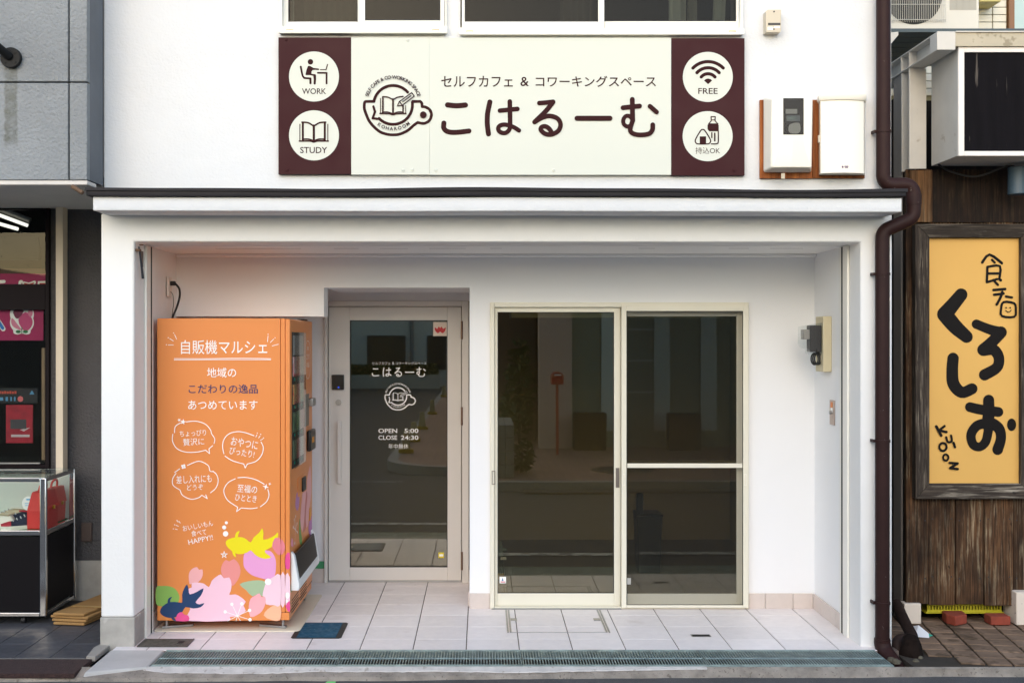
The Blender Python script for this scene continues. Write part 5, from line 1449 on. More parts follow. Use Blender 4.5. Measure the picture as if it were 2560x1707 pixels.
MB().box(xw0, PX(109, 1.175), 1.17, 1.178, PZ(851, 1.17), PZ(770, 1.17)).build('cloth', m_mag, bn2)
WB = 1.1695
ik = Ink(on_wall(WB)); ik.disc(55, 806, 30, 28).disc(55, 785, 30, 30).shape([(38, 820), (72, 820), (76, 832), (66, 836), (55, 833), (44, 836), (34, 832)], 3)
ik.stroke([(-6, 800), (8, 822)], 12, k=1); ik.done('emblem_outline', m_white_ink, bn2)
ik = Ink(on_wall(WB), 0.0016); ik.shape([(31, 795), (45, 812), (55, 826), (35, 818), (28, 806)], 3); ik.disc(76, 782, 6, 10); ik.done('emblem_petal', M('pale rose ink', srgb(226, 130, 160), 0.6), bn2)
ik = Ink(on_wall(WB), 0.0016); ik.shape([(46, 800), (64, 780), (80, 796), (81, 812), (70, 826), (58, 825)], 3); ik.done('emblem_petal', M('rose ink', srgb(206, 70, 124), 0.6), bn2)
ik = Ink(on_wall(WB), 0.0016); ik.shape([(34, 776), (60, 776), (46, 797), (36, 790)], 2); ik.done('emblem_petal', M('dark rose ink', srgb(120, 20, 66), 0.6), bn2)
ik = Ink(on_wall(WB), 0.0018); ik.disc(46, 829, 6.5, 4).disc(64, 829, 6.5, 4).stroke([(55, 819), (55, 833)], 2.5, k=1); ik.done('emblem_leaf', M('green ink', srgb(30, 110, 60), 0.6), bn2)
ik = Ink(on_wall(WB), 0.0018); ik.stroke([(-6, 800), (7, 820)], 8, k=1); ik.done('lettering', M('blue ink', srgb(40, 120, 200), 0.6), bn2)
# dim posters inside
po = thing('poster', 'dim red poster with dark bag picture behind the lower shop glass', 'poster', (PX(50, 1.3), 1.3, PZ(1107, 1.3)))
MB().box(PX(15, 1.3), PX(82, 1.3), 1.3, 1.305, PZ(1107, 1.3), PZ(1012, 1.3)).build('sheet', M('red poster', srgb(180, 30, 50), 0.6, var=0.3, vscale=14), po)
ik = Ink(on_wall(1.2995)); ik.rect(26, 1048, 66, 1072); ik.done('picture', M('dark picture', srgb(70, 66, 70), 0.6), po)
ik = Ink(on_wall(1.2995)); ik.glyphs('SALE', 28, 1018, 58, 1026, 0.0) if False else None
ik.shape([(50, 1074), (76, 1068), (60, 1078)], 1).rect(28, 1086, 74, 1092); ik.done('caption', M('poster white', srgb(210, 190, 190), 0.6), po)
hd2 = thing('header_poster', 'dim shop board with coloured marks above the red poster', 'poster', (PX(40, 1.3), 1.3, PZ(1005, 1.3)))
MB().box(PX(-30, 1.3), PX(92, 1.3), 1.31, 1.315, PZ(1008, 1.3), PZ(970, 1.3)).build('sheet', M('black board', srgb(30, 28, 30), 0.6), hd2)
ik = Ink(on_wall(1.3095))
for k in range(7): ik.rect(-2 + 6.4 * k, 977 + (k % 2), 3 + 6.4 * k, 984)
ik.done('marks', M('dim red marks', srgb(200, 80, 60), 0.6), hd2)
ik = Ink(on_wall(1.3095)); ik.rect(-4, 993, 8, 1001).rect(14, 992, 20, 1002).rect(26, 992, 30, 1002).rect(35, 992, 39, 1002); ik.star(80, 982, 7, 0.5, 3); ik.done('marks', M('dim blue marks', srgb(90, 150, 190), 0.6), hd2)
ik = Ink(on_wall(1.3095)); ik.disc(51, 997, 7); ik.done('marks', M('dim pink marks', srgb(226, 110, 110), 0.6), hd2)
sf2 = thing('low_display', 'red and white patterned panel below the shop window behind the glass case', 'panel', (PX(50, 1.1), 1.1, PZ(1200, 1.1)))
MB().box(xw0, PX(112, 1.1), 1.095, 1.118, PZ(1330, 1.1), PZ(1176, 1.1)).build('panel', M('dull red panel', srgb(150, 60, 70), 0.6), sf2)
ik = Ink(on_wall(1.0945)); ik.rect(40, 1178, 42, 1196).stroke([(48, 1178), (44, 1196)], 2, k=1).stroke([(50, 1180), (60, 1196)], 2, k=1).rect(2, 1178, 11, 1194); ik.done('pattern', m_white_ink, sf2)

# spot lamp bracket on the grey facade
br = thing('lamp_bracket', 'black round lamp bracket with arm on the grey facade', 'bracket', (PX(27, GY), GY, PZ(145, GY)))
fx_, fz_ = PX(27, GY - 0.02), PZ(145, GY - 0.02)
m_blk = M('black painted metal', (0.012, 0.013, 0.014), 0.5, spec=0.15)
MB().cyl((fx_, GY - 0.03, fz_), (fx_, GY - 0.0005, fz_), 0.056, n=28).build('flange', m_blk, br, bev=0.004)
for a in (45, 135, 225, 315): MB().cyl((fx_ + 0.038 * math.cos(R(a)), GY - 0.034, fz_ + 0.038 * math.sin(R(a))), (fx_ + 0.038 * math.cos(R(a)), GY - 0.03, fz_ + 0.038 * math.sin(R(a))), 0.006, n=8).build('bolt', m_blk, br)
MB().tube([(fx_ - 0.005, GY - 0.03, fz_ + 0.005), (fx_ - 0.05, GY - 0.12, fz_ + 0.05), (fx_ - 0.2, GY - 0.32, fz_ + 0.2)], 0.024, n=12).build('arm', m_blk, br, smooth=True)
rp = MB().tube([(PX(176, -0.3), -0.27, PZ(464, -0.3)), (PX(205, -0.3), -0.29, PZ(482, -0.3))], 0.012, n=8)
tag(rp.build('pipe_stub', m_rim, smooth=True), 'short rusty pipe stub under the corner of the grey facade', 'pipe')
tag(MB().box(PX(206, YW), PX(232, YW), YW - 0.03, YW - 0.0005, PZ(1351, YW), PZ(1305, YW)).build('outlet_cover', M('brown cover', srgb(88, 74, 68), 0.5), bev=0.004), 'brown weatherproof socket cover on the dark grey wall', 'socket')

# dark floor tiles of the shop forecourt
m_dtile = M('dark slate tile', srgb(74, 74, 78), 0.5, var=0.12, vscale=6, rand=0.12, rvar=0.12)
m_dgrout = M('pale joint', srgb(128, 124, 118), 0.9)
sbed = kind(MB().box(-4.3, -2.168, -0.24, 1.2, -0.06, -0.004).build('shop_floor', m_dgrout), 'structure', 'dark tiled forecourt of the grey shop')
x = -2.172
row = 0
while x > -4.2:
    off = (row % 2) * 0.3
    y = -0.238
    edges = [-0.238] + [v for v in (0.06 + off, 0.66 + off) if v < 1.19] + [1.199]
    for a, b_ in zip(edges[:-1], edges[1:]): tile(x - 0.196, x - 0.002, a + 0.0015, b_ - 0.0015, sbed, m_dtile, 'slate_tile')
    x -= 0.1985; row += 1
m_coir = M('brown coir mat', srgb(66, 46, 42), 0.95, var=0.35, vscale=40, bump=1.0, bscale=120, bdist=0.01)
dm = MB().box(-4.2, -2.135, -0.53, -0.245, -0.03, -0.004)
tag(dm.build('door_mat', m_coir, bev=0.004), 'dark brown ribbed mat in front of the shop forecourt', 'mat')
m_cem2 = M('rough cement patch', srgb(150, 144, 136), 0.9, bump=0.8, bscale=40)
cpv = MB().prism([(-2.168, -0.243), (-2.118, -0.245), (-2.115, 0.1), (-2.15, 0.12), (-2.169, 0.1), (-2.19, -0.05)], 'z', -0.02, 0.009)
kind(cpv.build('cement_patch', m_cem2, bev=0.004), 'structure')

# ---- glass display case on castors
dc = thing('display_case', 'chrome framed glass display case with black base at the left', 'display case', (-3.2, 0.8, 0))
cx1 = PX(115, 0.51); cx0 = -4.1; cy0, cy1 = 0.51, 1.05
cz0, cz1, czs = PZ(1541, cy0), PZ(1194, cy0), PZ(1333, cy0)
for xa in (cx1 - 0.04, cx0):
    for ya in (cy0, cy1 - 0.03): MB().box(xa, xa + 0.04, ya, ya + 0.03, cz0, cz1).build('post', m_chrome, dc, bev=0.006)
for za, zb2_ in ((cz1 - 0.026, cz1 - 0.001), (czs - 0.012, czs + 0.018), (cz0 + 0.001, cz0 + 0.024)):
    rl = MB(); rl.box(cx0 + 0.04, cx1 - 0.0405, cy0 + 0.002, cy0 + 0.026, za, zb2_).box(cx0 + 0.04, cx1 - 0.0405, cy1 - 0.026, cy1 - 0.002, za, zb2_)
    rl.box(cx1 - 0.032, cx1 - 0.004, cy0 + 0.031, cy1 - 0.031, za, zb2_)
    rl.build('rail', m_chrome, dc, bev=0.003)
m_blackp = M('black laminate', (0.008, 0.007, 0.008), 0.6, spec=0.08)
MB().box(cx0 + 0.041, cx1 - 0.041, cy0 + 0.008, cy0 + 0.018, cz0 + 0.031, czs - 0.021).build('front_panel', m_blackp, dc)
MB().box(cx1 - 0.02, cx1 - 0.012, cy0 + 0.031, cy1 - 0.031, cz0 + 0.031, czs - 0.021).build('side_panel', m_blackp, dc)
MB().box(cx0 + 0.041, cx1 - 0.041, cy1 - 0.018, cy1 - 0.008, cz0 + 0.031, cz1 - 0.033).build('back_panel', M('pale back panel', srgb(208, 208, 196), 0.6, bump=0.3, bscale=120), dc)
m_turf = M('green felt', srgb(40, 130, 62), 0.95, bump=1.0, bscale=200)
MB().box(cx0 + 0.041, cx1 - 0.033, cy0 + 0.03, cy1 - 0.03, czs + 0.0, czs + 0.012).build('shelf', m_turf, dc)
m_case = glass('case glass', (0.92, 0.95, 0.94), 1.2)
MB().box(cx0 + 0.041, cx1 - 0.041, cy0 + 0.012, cy0 + 0.016, czs + 0.021, cz1 - 0.033).build('pane', m_case, dc)
MB().box(cx1 - 0.018, cx1 - 0.014, cy0 + 0.031, cy1 - 0.031, czs + 0.021, cz1 - 0.033).build('pane', m_case, dc)
MB().box(cx0 + 0.001, cx1 - 0.001, cy0 + 0.001, cy1 - 0.001, cz1 + 0.0005, cz1 + 0.006).build('top_pane', m_case, dc)
for xa in (PX(60, 0.56), -3.95):
    for ya in (0.56, 0.98):
        cs = MB().cyl((xa - 0.012, ya, 0.022), (xa + 0.012, ya, 0.022), 0.022, n=16).build('castor', m_dark, dc, smooth=True)
        MB().box(xa - 0.02, xa + 0.02, ya - 0.015, ya + 0.015, 0.046, cz0).build('castor_fork', m_steel, cs)

# ---- shoes and bags in the case
m_navy_s = M('navy suede', srgb(40, 44, 62), 0.85, var=0.2, vscale=30)
m_red_s = M('red trim', srgb(176, 40, 50), 0.6)
m_sole = M('white rubber sole', srgb(226, 218, 200), 0.6)
m_lace = M('pale laces', srgb(215, 212, 205), 0.8)
m_beige_s = M('beige knit', srgb(188, 170, 140), 0.9)
def shoe(name, label, loc, rot, upper, toe, scale=1.0, grp=None):
    t = thing(name, label, 'shoe', loc, grp)
    secs = [(-0.135, 0.030, 0.062), (-0.12, 0.036, 0.088), (-0.08, 0.037, 0.094), (-0.04, 0.036, 0.088), (0.0, 0.038, 0.078), (0.04, 0.043, 0.064), (0.08, 0.047, 0.05), (0.11, 0.042, 0.042), (0.135, 0.026, 0.034)]
    T = Matrix.Translation(loc) @ Matrix.Rotation(rot, 4, 'Z') @ Matrix.Scale(scale, 4)
    def W_(p): return tuple(T @ Vector(p))
    up_ = MB(); up_.loft([[W_((x, w * math.cos(R(a)), 0.022 + (h - 0.022) * math.sin(R(a)) ** 0.8)) for a in range(0, 181, 20)] for x, w, h in secs])
    up_.build('upper', upper, t, smooth=True)
    so_ = MB(); so_.loft([[W_((x * 1.03, s_ * (w + 0.005), z)) for s_, z in ((-1, 0.001), (1, 0.001), (1, 0.026), (-1, 0.026))] for x, w, h in secs])
    so_.build('sole', m_sole, t, bev=0.003)
    tc = MB(); tc.loft([[W_((x * 1.02, (w + 0.002) * math.cos(R(a)), 0.0235 + (h - 0.0205) * math.sin(R(a)) ** 0.8)) for a in range(0, 181, 20)] for x, w, h in secs[-3:]])
    tc.build('toe_cap', toe, t, smooth=True)
    for k in range(4):
        x = 0.0 + 0.022 * k; h = 0.083 - 0.009 * k
        MB().tube([W_((x, -0.02, h - 0.006)), W_((x + 0.004, 0, h + 0.003)), W_((x, 0.02, h - 0.006))], 0.0035 * scale, n=6).build('lace', m_lace, t, smooth=True)
    MB().tube([W_((-0.11, -0.025, 0.088)), W_((-0.135, 0, 0.10)), W_((-0.11, 0.025, 0.088)), W_((-0.06, 0.028, 0.094)), W_((-0.02, 0.018, 0.096))], 0.006 * scale, n=8).build('collar', toe, t, smooth=True)
    return t
zsh = czs + 0.0125
shoe('sneaker', 'navy sneaker with red toe, nearer the chrome post in the glass case', (PX(62, 0.62), 0.62, zsh), R(205), m_navy_s, m_red_s)
shoe('sneaker', 'navy sneaker with red toe, behind the other one in the glass case', (PX(36, 0.70), 0.72, zsh), R(205), m_navy_s, m_red_s)
shoe('beige_shoe', 'beige and white shoe behind the navy sneakers', (PX(18, 0.86), 0.88, zsh), R(190), m_beige_s, m_sole)
shoe('slip_on', 'white slip-on at the left edge of the glass case', (PX(-12, 0.66), 0.62, zsh), R(180), m_sole, m_beige_s)
tagp = thing('price_card', 'round white price card leaning behind the navy sneakers', 'card', (PX(70, 0.85), 0.85, zsh))
ik = Ink(on_wall(0.85)); ik.disc(71, 1258, 16, 18); ik.done('card', m_white_ink, tagp)
ik = Ink(on_wall(0.85), 0.0016); ik.rect(66, 1246, 80, 1250).rect(62, 1257, 76, 1258.5).rect(63, 1262, 74, 1263.5); ik.done('card_print', M('sky print', srgb(110, 180, 220), 0.5), tagp)
m_bag = M('red leather', srgb(206, 44, 38), 0.45, bump=0.3, bscale=120, var=0.12)
m_bag2 = M('coral leather', srgb(222, 84, 72), 0.5, bump=0.3, bscale=120, var=0.1)
m_gold = M('gold clasp', srgb(200, 160, 70), 0.3, 1.0)
def handbag(label, x, y0, y1, h, wd, mat, lean=0.0):
    t = thing('handbag', label, 'bag', (x, (y0 + y1) / 2, zsh))
    z = zsh + 0.001
    b_ = MB(); b_.loft([[(x - wd, y0, z), (x + wd, y0, z), (x + wd, y1, z), (x - wd, y1, z)], [(x - wd * 1.05 + lean / 2, y0 + 0.004, z + h * 0.5), (x + wd * 1.05 + lean / 2, y0 + 0.004, z + h * 0.5), (x + wd * 1.05 + lean / 2, y1 - 0.004, z + h * 0.5), (x - wd * 1.05 + lean / 2, y1 - 0.004, z + h * 0.5)],
                        [(x - wd * 0.6 + lean, y0 + 0.015, z + h), (x + wd * 0.6 + lean, y0 + 0.015, z + h), (x + wd * 0.6 + lean, y1 - 0.015, z + h), (x - wd * 0.6 + lean, y1 - 0.015, z + h)]])
    b_.build('bag_body', mat, t, bev=0.008, seg=3)
    f_ = MB(); f_.loft([[(x + wd * 0.2 + lean, y0 + 0.01, z + h + 0.004), (x + wd * 0.7 + lean, y0 + 0.008, z + h + 0.003), (x + wd * 0.7 + lean, y1 - 0.008, z + h + 0.003), (x + wd * 0.2 + lean, y1 - 0.01, z + h + 0.004)],
                        [(x + wd * 1.07 + lean * 0.6, y0 + 0.004, z + h * 0.55), (x + wd * 1.14 + lean * 0.6, y0 + 0.004, z + h * 0.55), (x + wd * 1.14 + lean * 0.6, y1 - 0.004, z + h * 0.55), (x + wd * 1.07 + lean * 0.6, y1 - 0.004, z + h * 0.55)]])
    f_.build('flap', mat, t, bev=0.003)
    ym_ = (y0 + y1) / 2
    MB().tube(smooth_path([(x + lean, y0 + 0.04, z + h), (x + lean + 0.005, y0 + 0.05, z + h + 0.035), (x + lean + 0.01, ym_, z + h + 0.052), (x + lean + 0.005, y1 - 0.05, z + h + 0.035), (x + lean, y1 - 0.04, z + h)], 4), 0.007, n=8).build('handle', mat, t, smooth=True)
    MB().box(x + wd * 1.1 + lean * 0.6, x + wd * 1.1 + 0.012 + lean * 0.6, ym_ - 0.012, ym_ + 0.012, z + h * 0.5, z + h * 0.6).build('clasp', m_gold, t, bev=0.003)
    return t
handbag('upright red leather handbag against the chrome post of the glass case', PX(98, 0.62), 0.575, 0.78, 0.23, 0.06, m_bag)
handbag('coral red handbag at the far end of the glass case', PX(120, 0.83), 0.81, 1.0, 0.22, 0.05, m_bag2, 0.01)
# folded cardboard on the floor behind the case
m_card = M('brown cardboard', srgb(160, 122, 72), 0.85, var=0.15, vscale=8)
cbx = thing('cardboard_bundle', 'flattened brown cardboard boxes tied in a bundle beside the display case', 'cardboard', (-2.48, 0.75, 0))
for k in range(4):
    o_ = 0.012 * ((k * 7) % 3)
    MB().hexa([(-2.62 - o_, 0.50 + o_, 0.004 + 0.019 * k), (-2.42 + o_, 0.47, 0.004 + 0.019 * k), (-2.30, 0.98 - o_, 0.004 + 0.019 * k), (-2.50, 1.02, 0.004 + 0.019 * k),
               (-2.62 - o_, 0.50 + o_, 0.020 + 0.019 * k), (-2.42 + o_, 0.47, 0.021 + 0.019 * k), (-2.30, 0.98 - o_, 0.020 + 0.019 * k), (-2.50, 1.02, 0.022 + 0.019 * k)]).build('sheet', m_card, cbx, bev=0.005)
MB().hexa([(-2.565, 0.655, 0.0805), (-2.36, 0.62, 0.0805), (-2.355, 0.65, 0.0805), (-2.56, 0.685, 0.0805), (-2.565, 0.655, 0.0825), (-2.36, 0.62, 0.0825), (-2.355, 0.65, 0.0825), (-2.56, 0.685, 0.0825)]).build('tape', M('parcel tape', srgb(176, 140, 84), 0.35), cbx)

# ================================================================== timber restaurant on the right
m_plank = wood('brown weathered plank', srgb(40, 27, 18), srgb(108, 76, 49), srgb(176, 158, 128), 0.75, 'z', 130, stain=0.85)
m_plankdk = wood('dark plank', srgb(17, 12, 10), srgb(44, 29, 19), srgb(120, 98, 70), 0.3, 'z', 70)
m_greyh = wood('grey weathered rail', srgb(38, 32, 28), srgb(84, 74, 64), srgb(170, 160, 144), 0.8, 'x', 110)
m_greyv = wood('grey weathered stile', srgb(34, 28, 24), srgb(74, 64, 55), srgb(150, 138, 122), 0.7, 'z', 110)
m_steelw = M('white painted steel', srgb(206, 202, 194), 0.55, var=0.1, vscale=5, spots=(12, 0.66, srgb(150, 136, 116), 0.5))
m_steelg = M('grey painted steel', srgb(150, 144, 138), 0.55, var=0.12, vscale=6)
YP = 0.63
tr = thing('timber_restaurant', 'brown timber boarded restaurant front right of the cafe', 'building', (3.2, YP, 0))
pxj = [2264, 2322, 2389, 2460, 2533, 2602, 2672, 2742]
for i in range(len(pxj) - 1):
    a, b_ = PX(pxj[i], YP) + 0.0018, PX(pxj[i + 1], YP) - 0.0018
    dy = 0.004 * ((i * 5) % 3 - 1)
    MB().box(a, b_, YP + dy, YP + 0.03 + dy, PZ(1509 + (i * 3) % 5, YP), 2.80).build('plank', m_plank, tr, bev=0.003, seg=1)
    for zn in (0.26, 0.62):
        for xn in (a + 0.022, b_ - 0.022): MB().cyl((xn, YP + dy - 0.0015, zn + 0.01 * (i % 2)), (xn, YP + dy, zn + 0.01 * (i % 2)), 0.0045, n=8).build('nail_head', m_dark, tr)
MB().box(PX(2264, YP), 4.2, YP + 0.36, YP + 0.4, -0.05, 3.3).build('backing_wall', m_plankdk, tr)
MB().box(PX(2266, 0.7), PX(2266, 0.7) + 0.05, YP + 0.1, 4.0, 0, 3.3).build('side_wall', m_plankdk, tr)
MB().box(PX(2275, 0.6), PX(2330, 0.6), YP - 0.04, YP - 0.006, PZ(556, 0.6), PZ(426, 0.6)).build('corner_board', wood('light corner board', srgb(60, 40, 24), srgb(128, 92, 58), srgb(160, 140, 110), 0.5, 'z', 70), tr, bev=0.003)
MB().box(PX(2330, 0.62) + 0.002, 4.2, YP - 0.012, YP - 0.006, PZ(556, 0.62), PZ(424, 0.62)).build('upper_board', m_plankdk, tr)
stl = MB()
xa, xb = PX(2250, 0.78), PX(2266, 0.78)
stl.box(xa, xb, 0.76, 0.90, -0.03, 3.42)
stl.build('steel_column', m_steelg, tr, bev=0.003)
hp = MB(); xa, xb = PX(2273, YP - 0.05), PX(2316, YP - 0.05)
hp.box(xa, xb, YP - 0.05, YP - 0.038, PZ(425, YP), 3.415).box((xa + xb) / 2 - 0.005, (xa + xb) / 2 + 0.005, YP - 0.038, YP + 0.08, PZ(425, YP), 3.415).box(xa, xb, YP + 0.08, YP + 0.092, PZ(425, YP), 3.415)
hp.build('steel_post', m_steelw, tr, bev=0.002)
bm_ = MB(); bz0, bz1 = PZ(125, 0.13), PZ(79, 0.13); xa, xb = PX(2343, 0.13), PX(2389, 0.13)
bm_.box(xa, xb, 0.13, 0.24, bz0, bz1)
bm_.box(xa, xb, 0.2405, 4.0, bz1 - 0.008, bz1).box(xa, xb, 0.2405, 4.0, bz0 + 0.001, bz0 + 0.009).box((xa + xb) / 2 - 0.004, (xa + xb) / 2 + 0.004, 0.2405, 4.0, bz0 + 0.0095, bz1 - 0.0085)
bm_.build('steel_beam', m_steelw, tr, bev=0.0015, seg=1)
for y in (0.58, 0.72): MB().box(xa, (xa + xb) / 2 - 0.005, y, y + 0.008, bz0 + 0.0095, bz1 - 0.0085).build('beam_stiffener', m_steelw, tr)
# sign cabinet with weathered black board
sb = thing('sign_cabinet', 'white framed sign box with a weathered black panel, top right', 'sign', (3.3, 0.35, 2.8))
sY = 0.15; sx0 = PX(2396, sY); sz0, sz1 = PZ(390, sY), PZ(118, sY)
MB().box(sx0 + 0.003, 4.3, sY + 0.02, 0.57, sz0 + 0.004, sz1 - 0.002).build('cabinet', m_steelw, sb)
MB().frame(sx0, 4.31, sz0, sz1, PX(2411, sY) - sx0, 0.04, PZ(118, sY) - PZ(131, sY), PZ(378, sY) - PZ(390, sY), sY, sY + 0.019).build('sign_frame', M('white sign frame', srgb(228, 222, 216), 0.45, var=0.05), sb, bev=0.002)
m_bboard = M('weathered black board', srgb(18, 16, 20), 0.7, spec=0.08, var=0.3, vscale=3, stretch=(8, 8, 0.7), spots=(3.2, 0.66, srgb(120, 112, 104), 0.5), bump=0.2, bscale=20)
MB().box(PX(2411, sY), 4.27, sY + 0.012, sY + 0.0195, PZ(378, sY), PZ(131, sY)).build('black_panel', m_bboard, sb)
MB().box(PX(2389, 0.13) + 0.001, 4.3, 0.135, 0.56, sz1 + 0.001, PZ(82, 0.135)).build('top_beam', M('stained beam', srgb(186, 176, 154), 0.7, var=0.12, vscale=4, spots=(9, 0.58, srgb(120, 108, 84), 0.6)), sb)
MB().box(PX(2389, 0.13) + 0.001, 4.3, 0.125, 0.57, PZ(82, 0.135) + 0.0005, PZ(79, 0.135)).build('top_cap', m_steelw, sb)
sl_ = thing('spot_lamp', 'blue-grey cylindrical lamp under the black sign box', 'lamp', (PX(2541, 0.45), 0.45, PZ(485, 0.45)))
lx, lyy = PX(2543, 0.45), 0.45
MB().cyl((lx, lyy, PZ(487, 0.45)), (lx, lyy, PZ(418, 0.45)), 0.055, 0.052, n=22).build('lamp_body', M('blue grey lamp', srgb(64, 84, 98), 0.45), sl_, bev=0.006)
MB().tube(smooth_path([(lx, lyy, PZ(420, 0.45)), (lx - 0.06, lyy + 0.01, PZ(415, 0.45)), (lx - 0.22, lyy + 0.06, PZ(438, 0.45)), (lx - 0.36, lyy + 0.1, PZ(424, 0.45)), (lx - 0.46, 0.5, PZ(408, 0.45))], 5), 0.006, n=6).build('cable', m_dark, sl_, smooth=True)

# yellow hand-lettered signboard in a timber frame
ys_ = thing('yellow_sign', 'yellow hand-lettered signboard in a weathered timber frame', 'sign', (PX(2438, 0.56), 0.56, PZ(1247, 0.56)))
yf0 = 0.555
def frx(px): return PX(px, yf0)
def frz(py): return PZ(py, yf0)
L0, L1, R0, R1 = frx(2289), frx(2324), frx(2553), frx(2590)
T0, T1, B0, B1 = frz(594), frz(560), frz(1247), frz(1209)
MB().prism([(L0, T1), (L1, T0), (L1, B1), (L0, B0)], 'y', yf0, YP - 0.008).build('stile', m_greyv, ys_, bev=0.003)
MB().prism([(R1, T1), (R0, T0), (R0, B1), (R1, B0)], 'y', yf0, YP - 0.008).build('stile', m_greyv, ys_, bev=0.003)
MB().prism([(L0 + 0.002, T1), (R1 - 0.002, T1), (R0 - 0.001, T0), (L1 + 0.001, T0)], 'y', yf0 + 0.001, YP - 0.008).build('rail', m_greyh, ys_, bev=0.003)
MB().prism([(L0 + 0.002, B0), (R1 - 0.002, B0), (R0 - 0.001, B1), (L1 + 0.001, B1)], 'y', yf0 + 0.001, YP - 0.008).build('rail', m_greyh, ys_, bev=0.003)
ypn = yf0 + 0.035
MB().box(L1 - 0.004, R0 + 0.004, ypn, ypn + 0.015, B1 - 0.004, T0 + 0.004).build('panel', M('yellow ochre board', srgb(222, 174, 96), 0.6, spec=0.2, var=0.04, vscale=2.5), ys_)
m_brush = M('black brush paint', srgb(26, 23, 22), 0.6, spec=0.1)
ik = Ink(on_wall(ypn, 2300, 600, 0.4082), 0.0006, 0.0002)
ik.stroke([(252, 335, 78), (205, 392, 84), (152, 455, 96)], 80, k=4).stroke([(152, 455, 96), (215, 530, 90), (285, 592, 76)], 80, k=4)
ik.stroke([(345, 515, 58), (420, 545, 60), (490, 568, 72)], 60).stroke([(495, 565, 74), (445, 620, 70), (388, 672, 76)], 70)
ik.stroke([(388, 672, 76), (450, 672, 70), (482, 720, 66), (470, 780, 66), (395, 825, 70)], 70)
ik.stroke([(202, 724, 70), (197, 800, 72), (205, 880, 74), (255, 932, 70), (318, 910, 68)], 70)
ik.stroke([(305, 1022, 60), (365, 1036, 62), (480, 1052, 60)], 60).stroke([(420, 980, 68), (420, 1060, 72), (412, 1130, 74)], 70)
ik.stroke([(412, 1120, 60), (350, 1135, 60), (312, 1190, 58), (325, 1250, 56), (365, 1265, 54), (400, 1235, 56), (415, 1180, 56), (420, 1130, 60)], 58)
ik.stroke([(420, 1110, 70), (480, 1150, 66), (495, 1210, 62), (475, 1282, 66)], 66)
ik.disc(560, 1130, 28, 38)
T_ = lambda pts, w=15: ik.stroke(pts, w, k=3)
T_([(380, 138), (425, 90), (500, 142)], 17); T_([(440, 122), (456, 138)]); T_([(412, 165), (408, 258)]); T_([(412, 165), (488, 160), (484, 240)]); T_([(418, 205), (478, 205)]); T_([(410, 258), (470, 240)]); T_([(448, 245), (476, 275)]); ik.disc(492, 246, 9)
T_([(448, 306), (520, 300)], 16); T_([(452, 335), (510, 328)], 16); T_([(502, 318), (492, 350), (468, 395)], 16); T_([(525, 345), (562, 352)], 14)
ik.stroke([(510, 380), (575, 388), (585, 430), (575, 470), (500, 465), (495, 420)], 14, k=3, closed=True)
ik.disc(525, 415, 5).disc(550, 415, 5).stroke([(522, 432), (540, 442), (556, 430)], 5)
T_([(98, 1140), (128, 1196)], 17); T_([(148, 1138), (112, 1166)], 15); T_([(115, 1164), (160, 1174)], 15)
T_([(158, 1206), (168, 1234), (192, 1230), (188, 1196)], 14); T_([(203, 1240), (212, 1266)], 15)
ik.stroke([(138 + 22 * math.cos(R(a)), 1265 + 24 * math.sin(R(a))) for a in range(0, 360, 40)], 14, k=3, closed=True)
ik.stroke([(155 + 16 * math.cos(R(a)), 1330 + 19 * math.sin(R(a))) for a in range(0, 360, 40)], 13, k=3, closed=True)
T_([(178, 1362), (228, 1366)], 15); T_([(228, 1366), (182, 1394)], 15); T_([(182, 1394), (228, 1400)], 15)
ik.done('brush_lettering', m_brush, ys_)

# white house upstairs behind, with air conditioner
wh = thing('white_house', 'white sided house with frosted window behind the air conditioner', 'building', (3.4, 2.4, 0))
YH = 2.4
m_siding = M('white siding', srgb(226, 222, 206), 0.7, bump=0.4, bscale=60, rand=0.04)
MB().box(2.36, 5.0, YH + 0.02, YH + 0.2, 2.4, 6.5).build('wall', M('siding joint', srgb(150, 146, 120), 0.8), wh)
zz = PZ(240, YH)
rowk = 0
while zz < PZ(-20, YH):
    for a, b_ in ((2.40, PX(2480.5, YH)), (PX(2482.5, YH), PX(2516, YH)), (PX(2600, YH), 5.0)):
        MB().box(a, b_, YH, YH + 0.019, zz + 0.0025, zz + 0.0545).build('siding_board', m_siding, wh, bev=0.003, seg=1)
    zz += 0.0568
hw = MB().frame(PX(2519, YH), PX(2620, YH), PZ(86, YH), 5.2, PX(2532, YH) - PX(2519, YH), 0.04, 0.04, 0.03, YH - 0.03, YH + 0.018).build('window', M('brown window frame', srgb(132, 92, 58), 0.5), wh)
MB().box(PX(2531, YH), PX(2610, YH), YH - 0.012, YH - 0.005, PZ(84, YH), 5.17).build('pane', M('frosted glass', srgb(176, 200, 198), 0.35, bump=0.3, bscale=120), hw)
MB().box(PX(2450, 2.2), PX(2502, 2.2), 2.2, YH - 0.001, PZ(5, 2.2), PZ(-30, 2.2)).build('vent_hood', M('straw coloured hood', srgb(190, 176, 110), 0.5), wh, bev=0.004)
YA = 1.3
ac = thing('air_conditioner', 'white outdoor air conditioner unit with wire fan guard, top right', 'air conditioner', (PX(2300, YA), YA, PZ(74, YA)))
m_ac = M('ivory steel', srgb(214, 210, 198), 0.45, var=0.05, vscale=5)
az0, az1 = PZ(74, YA), PZ(74, YA) + 0.56; ax0, ax1 = PX(2448, YA) - 0.82, PX(2448, YA)
MB().box(ax0, ax1, YA, YA + 0.3, az0, az1).build('casing', m_ac, ac, bev=0.006)
fcx, fcz, frr = PX(2284, YA), PZ(-9, YA), 71 * (CD + YA) / F
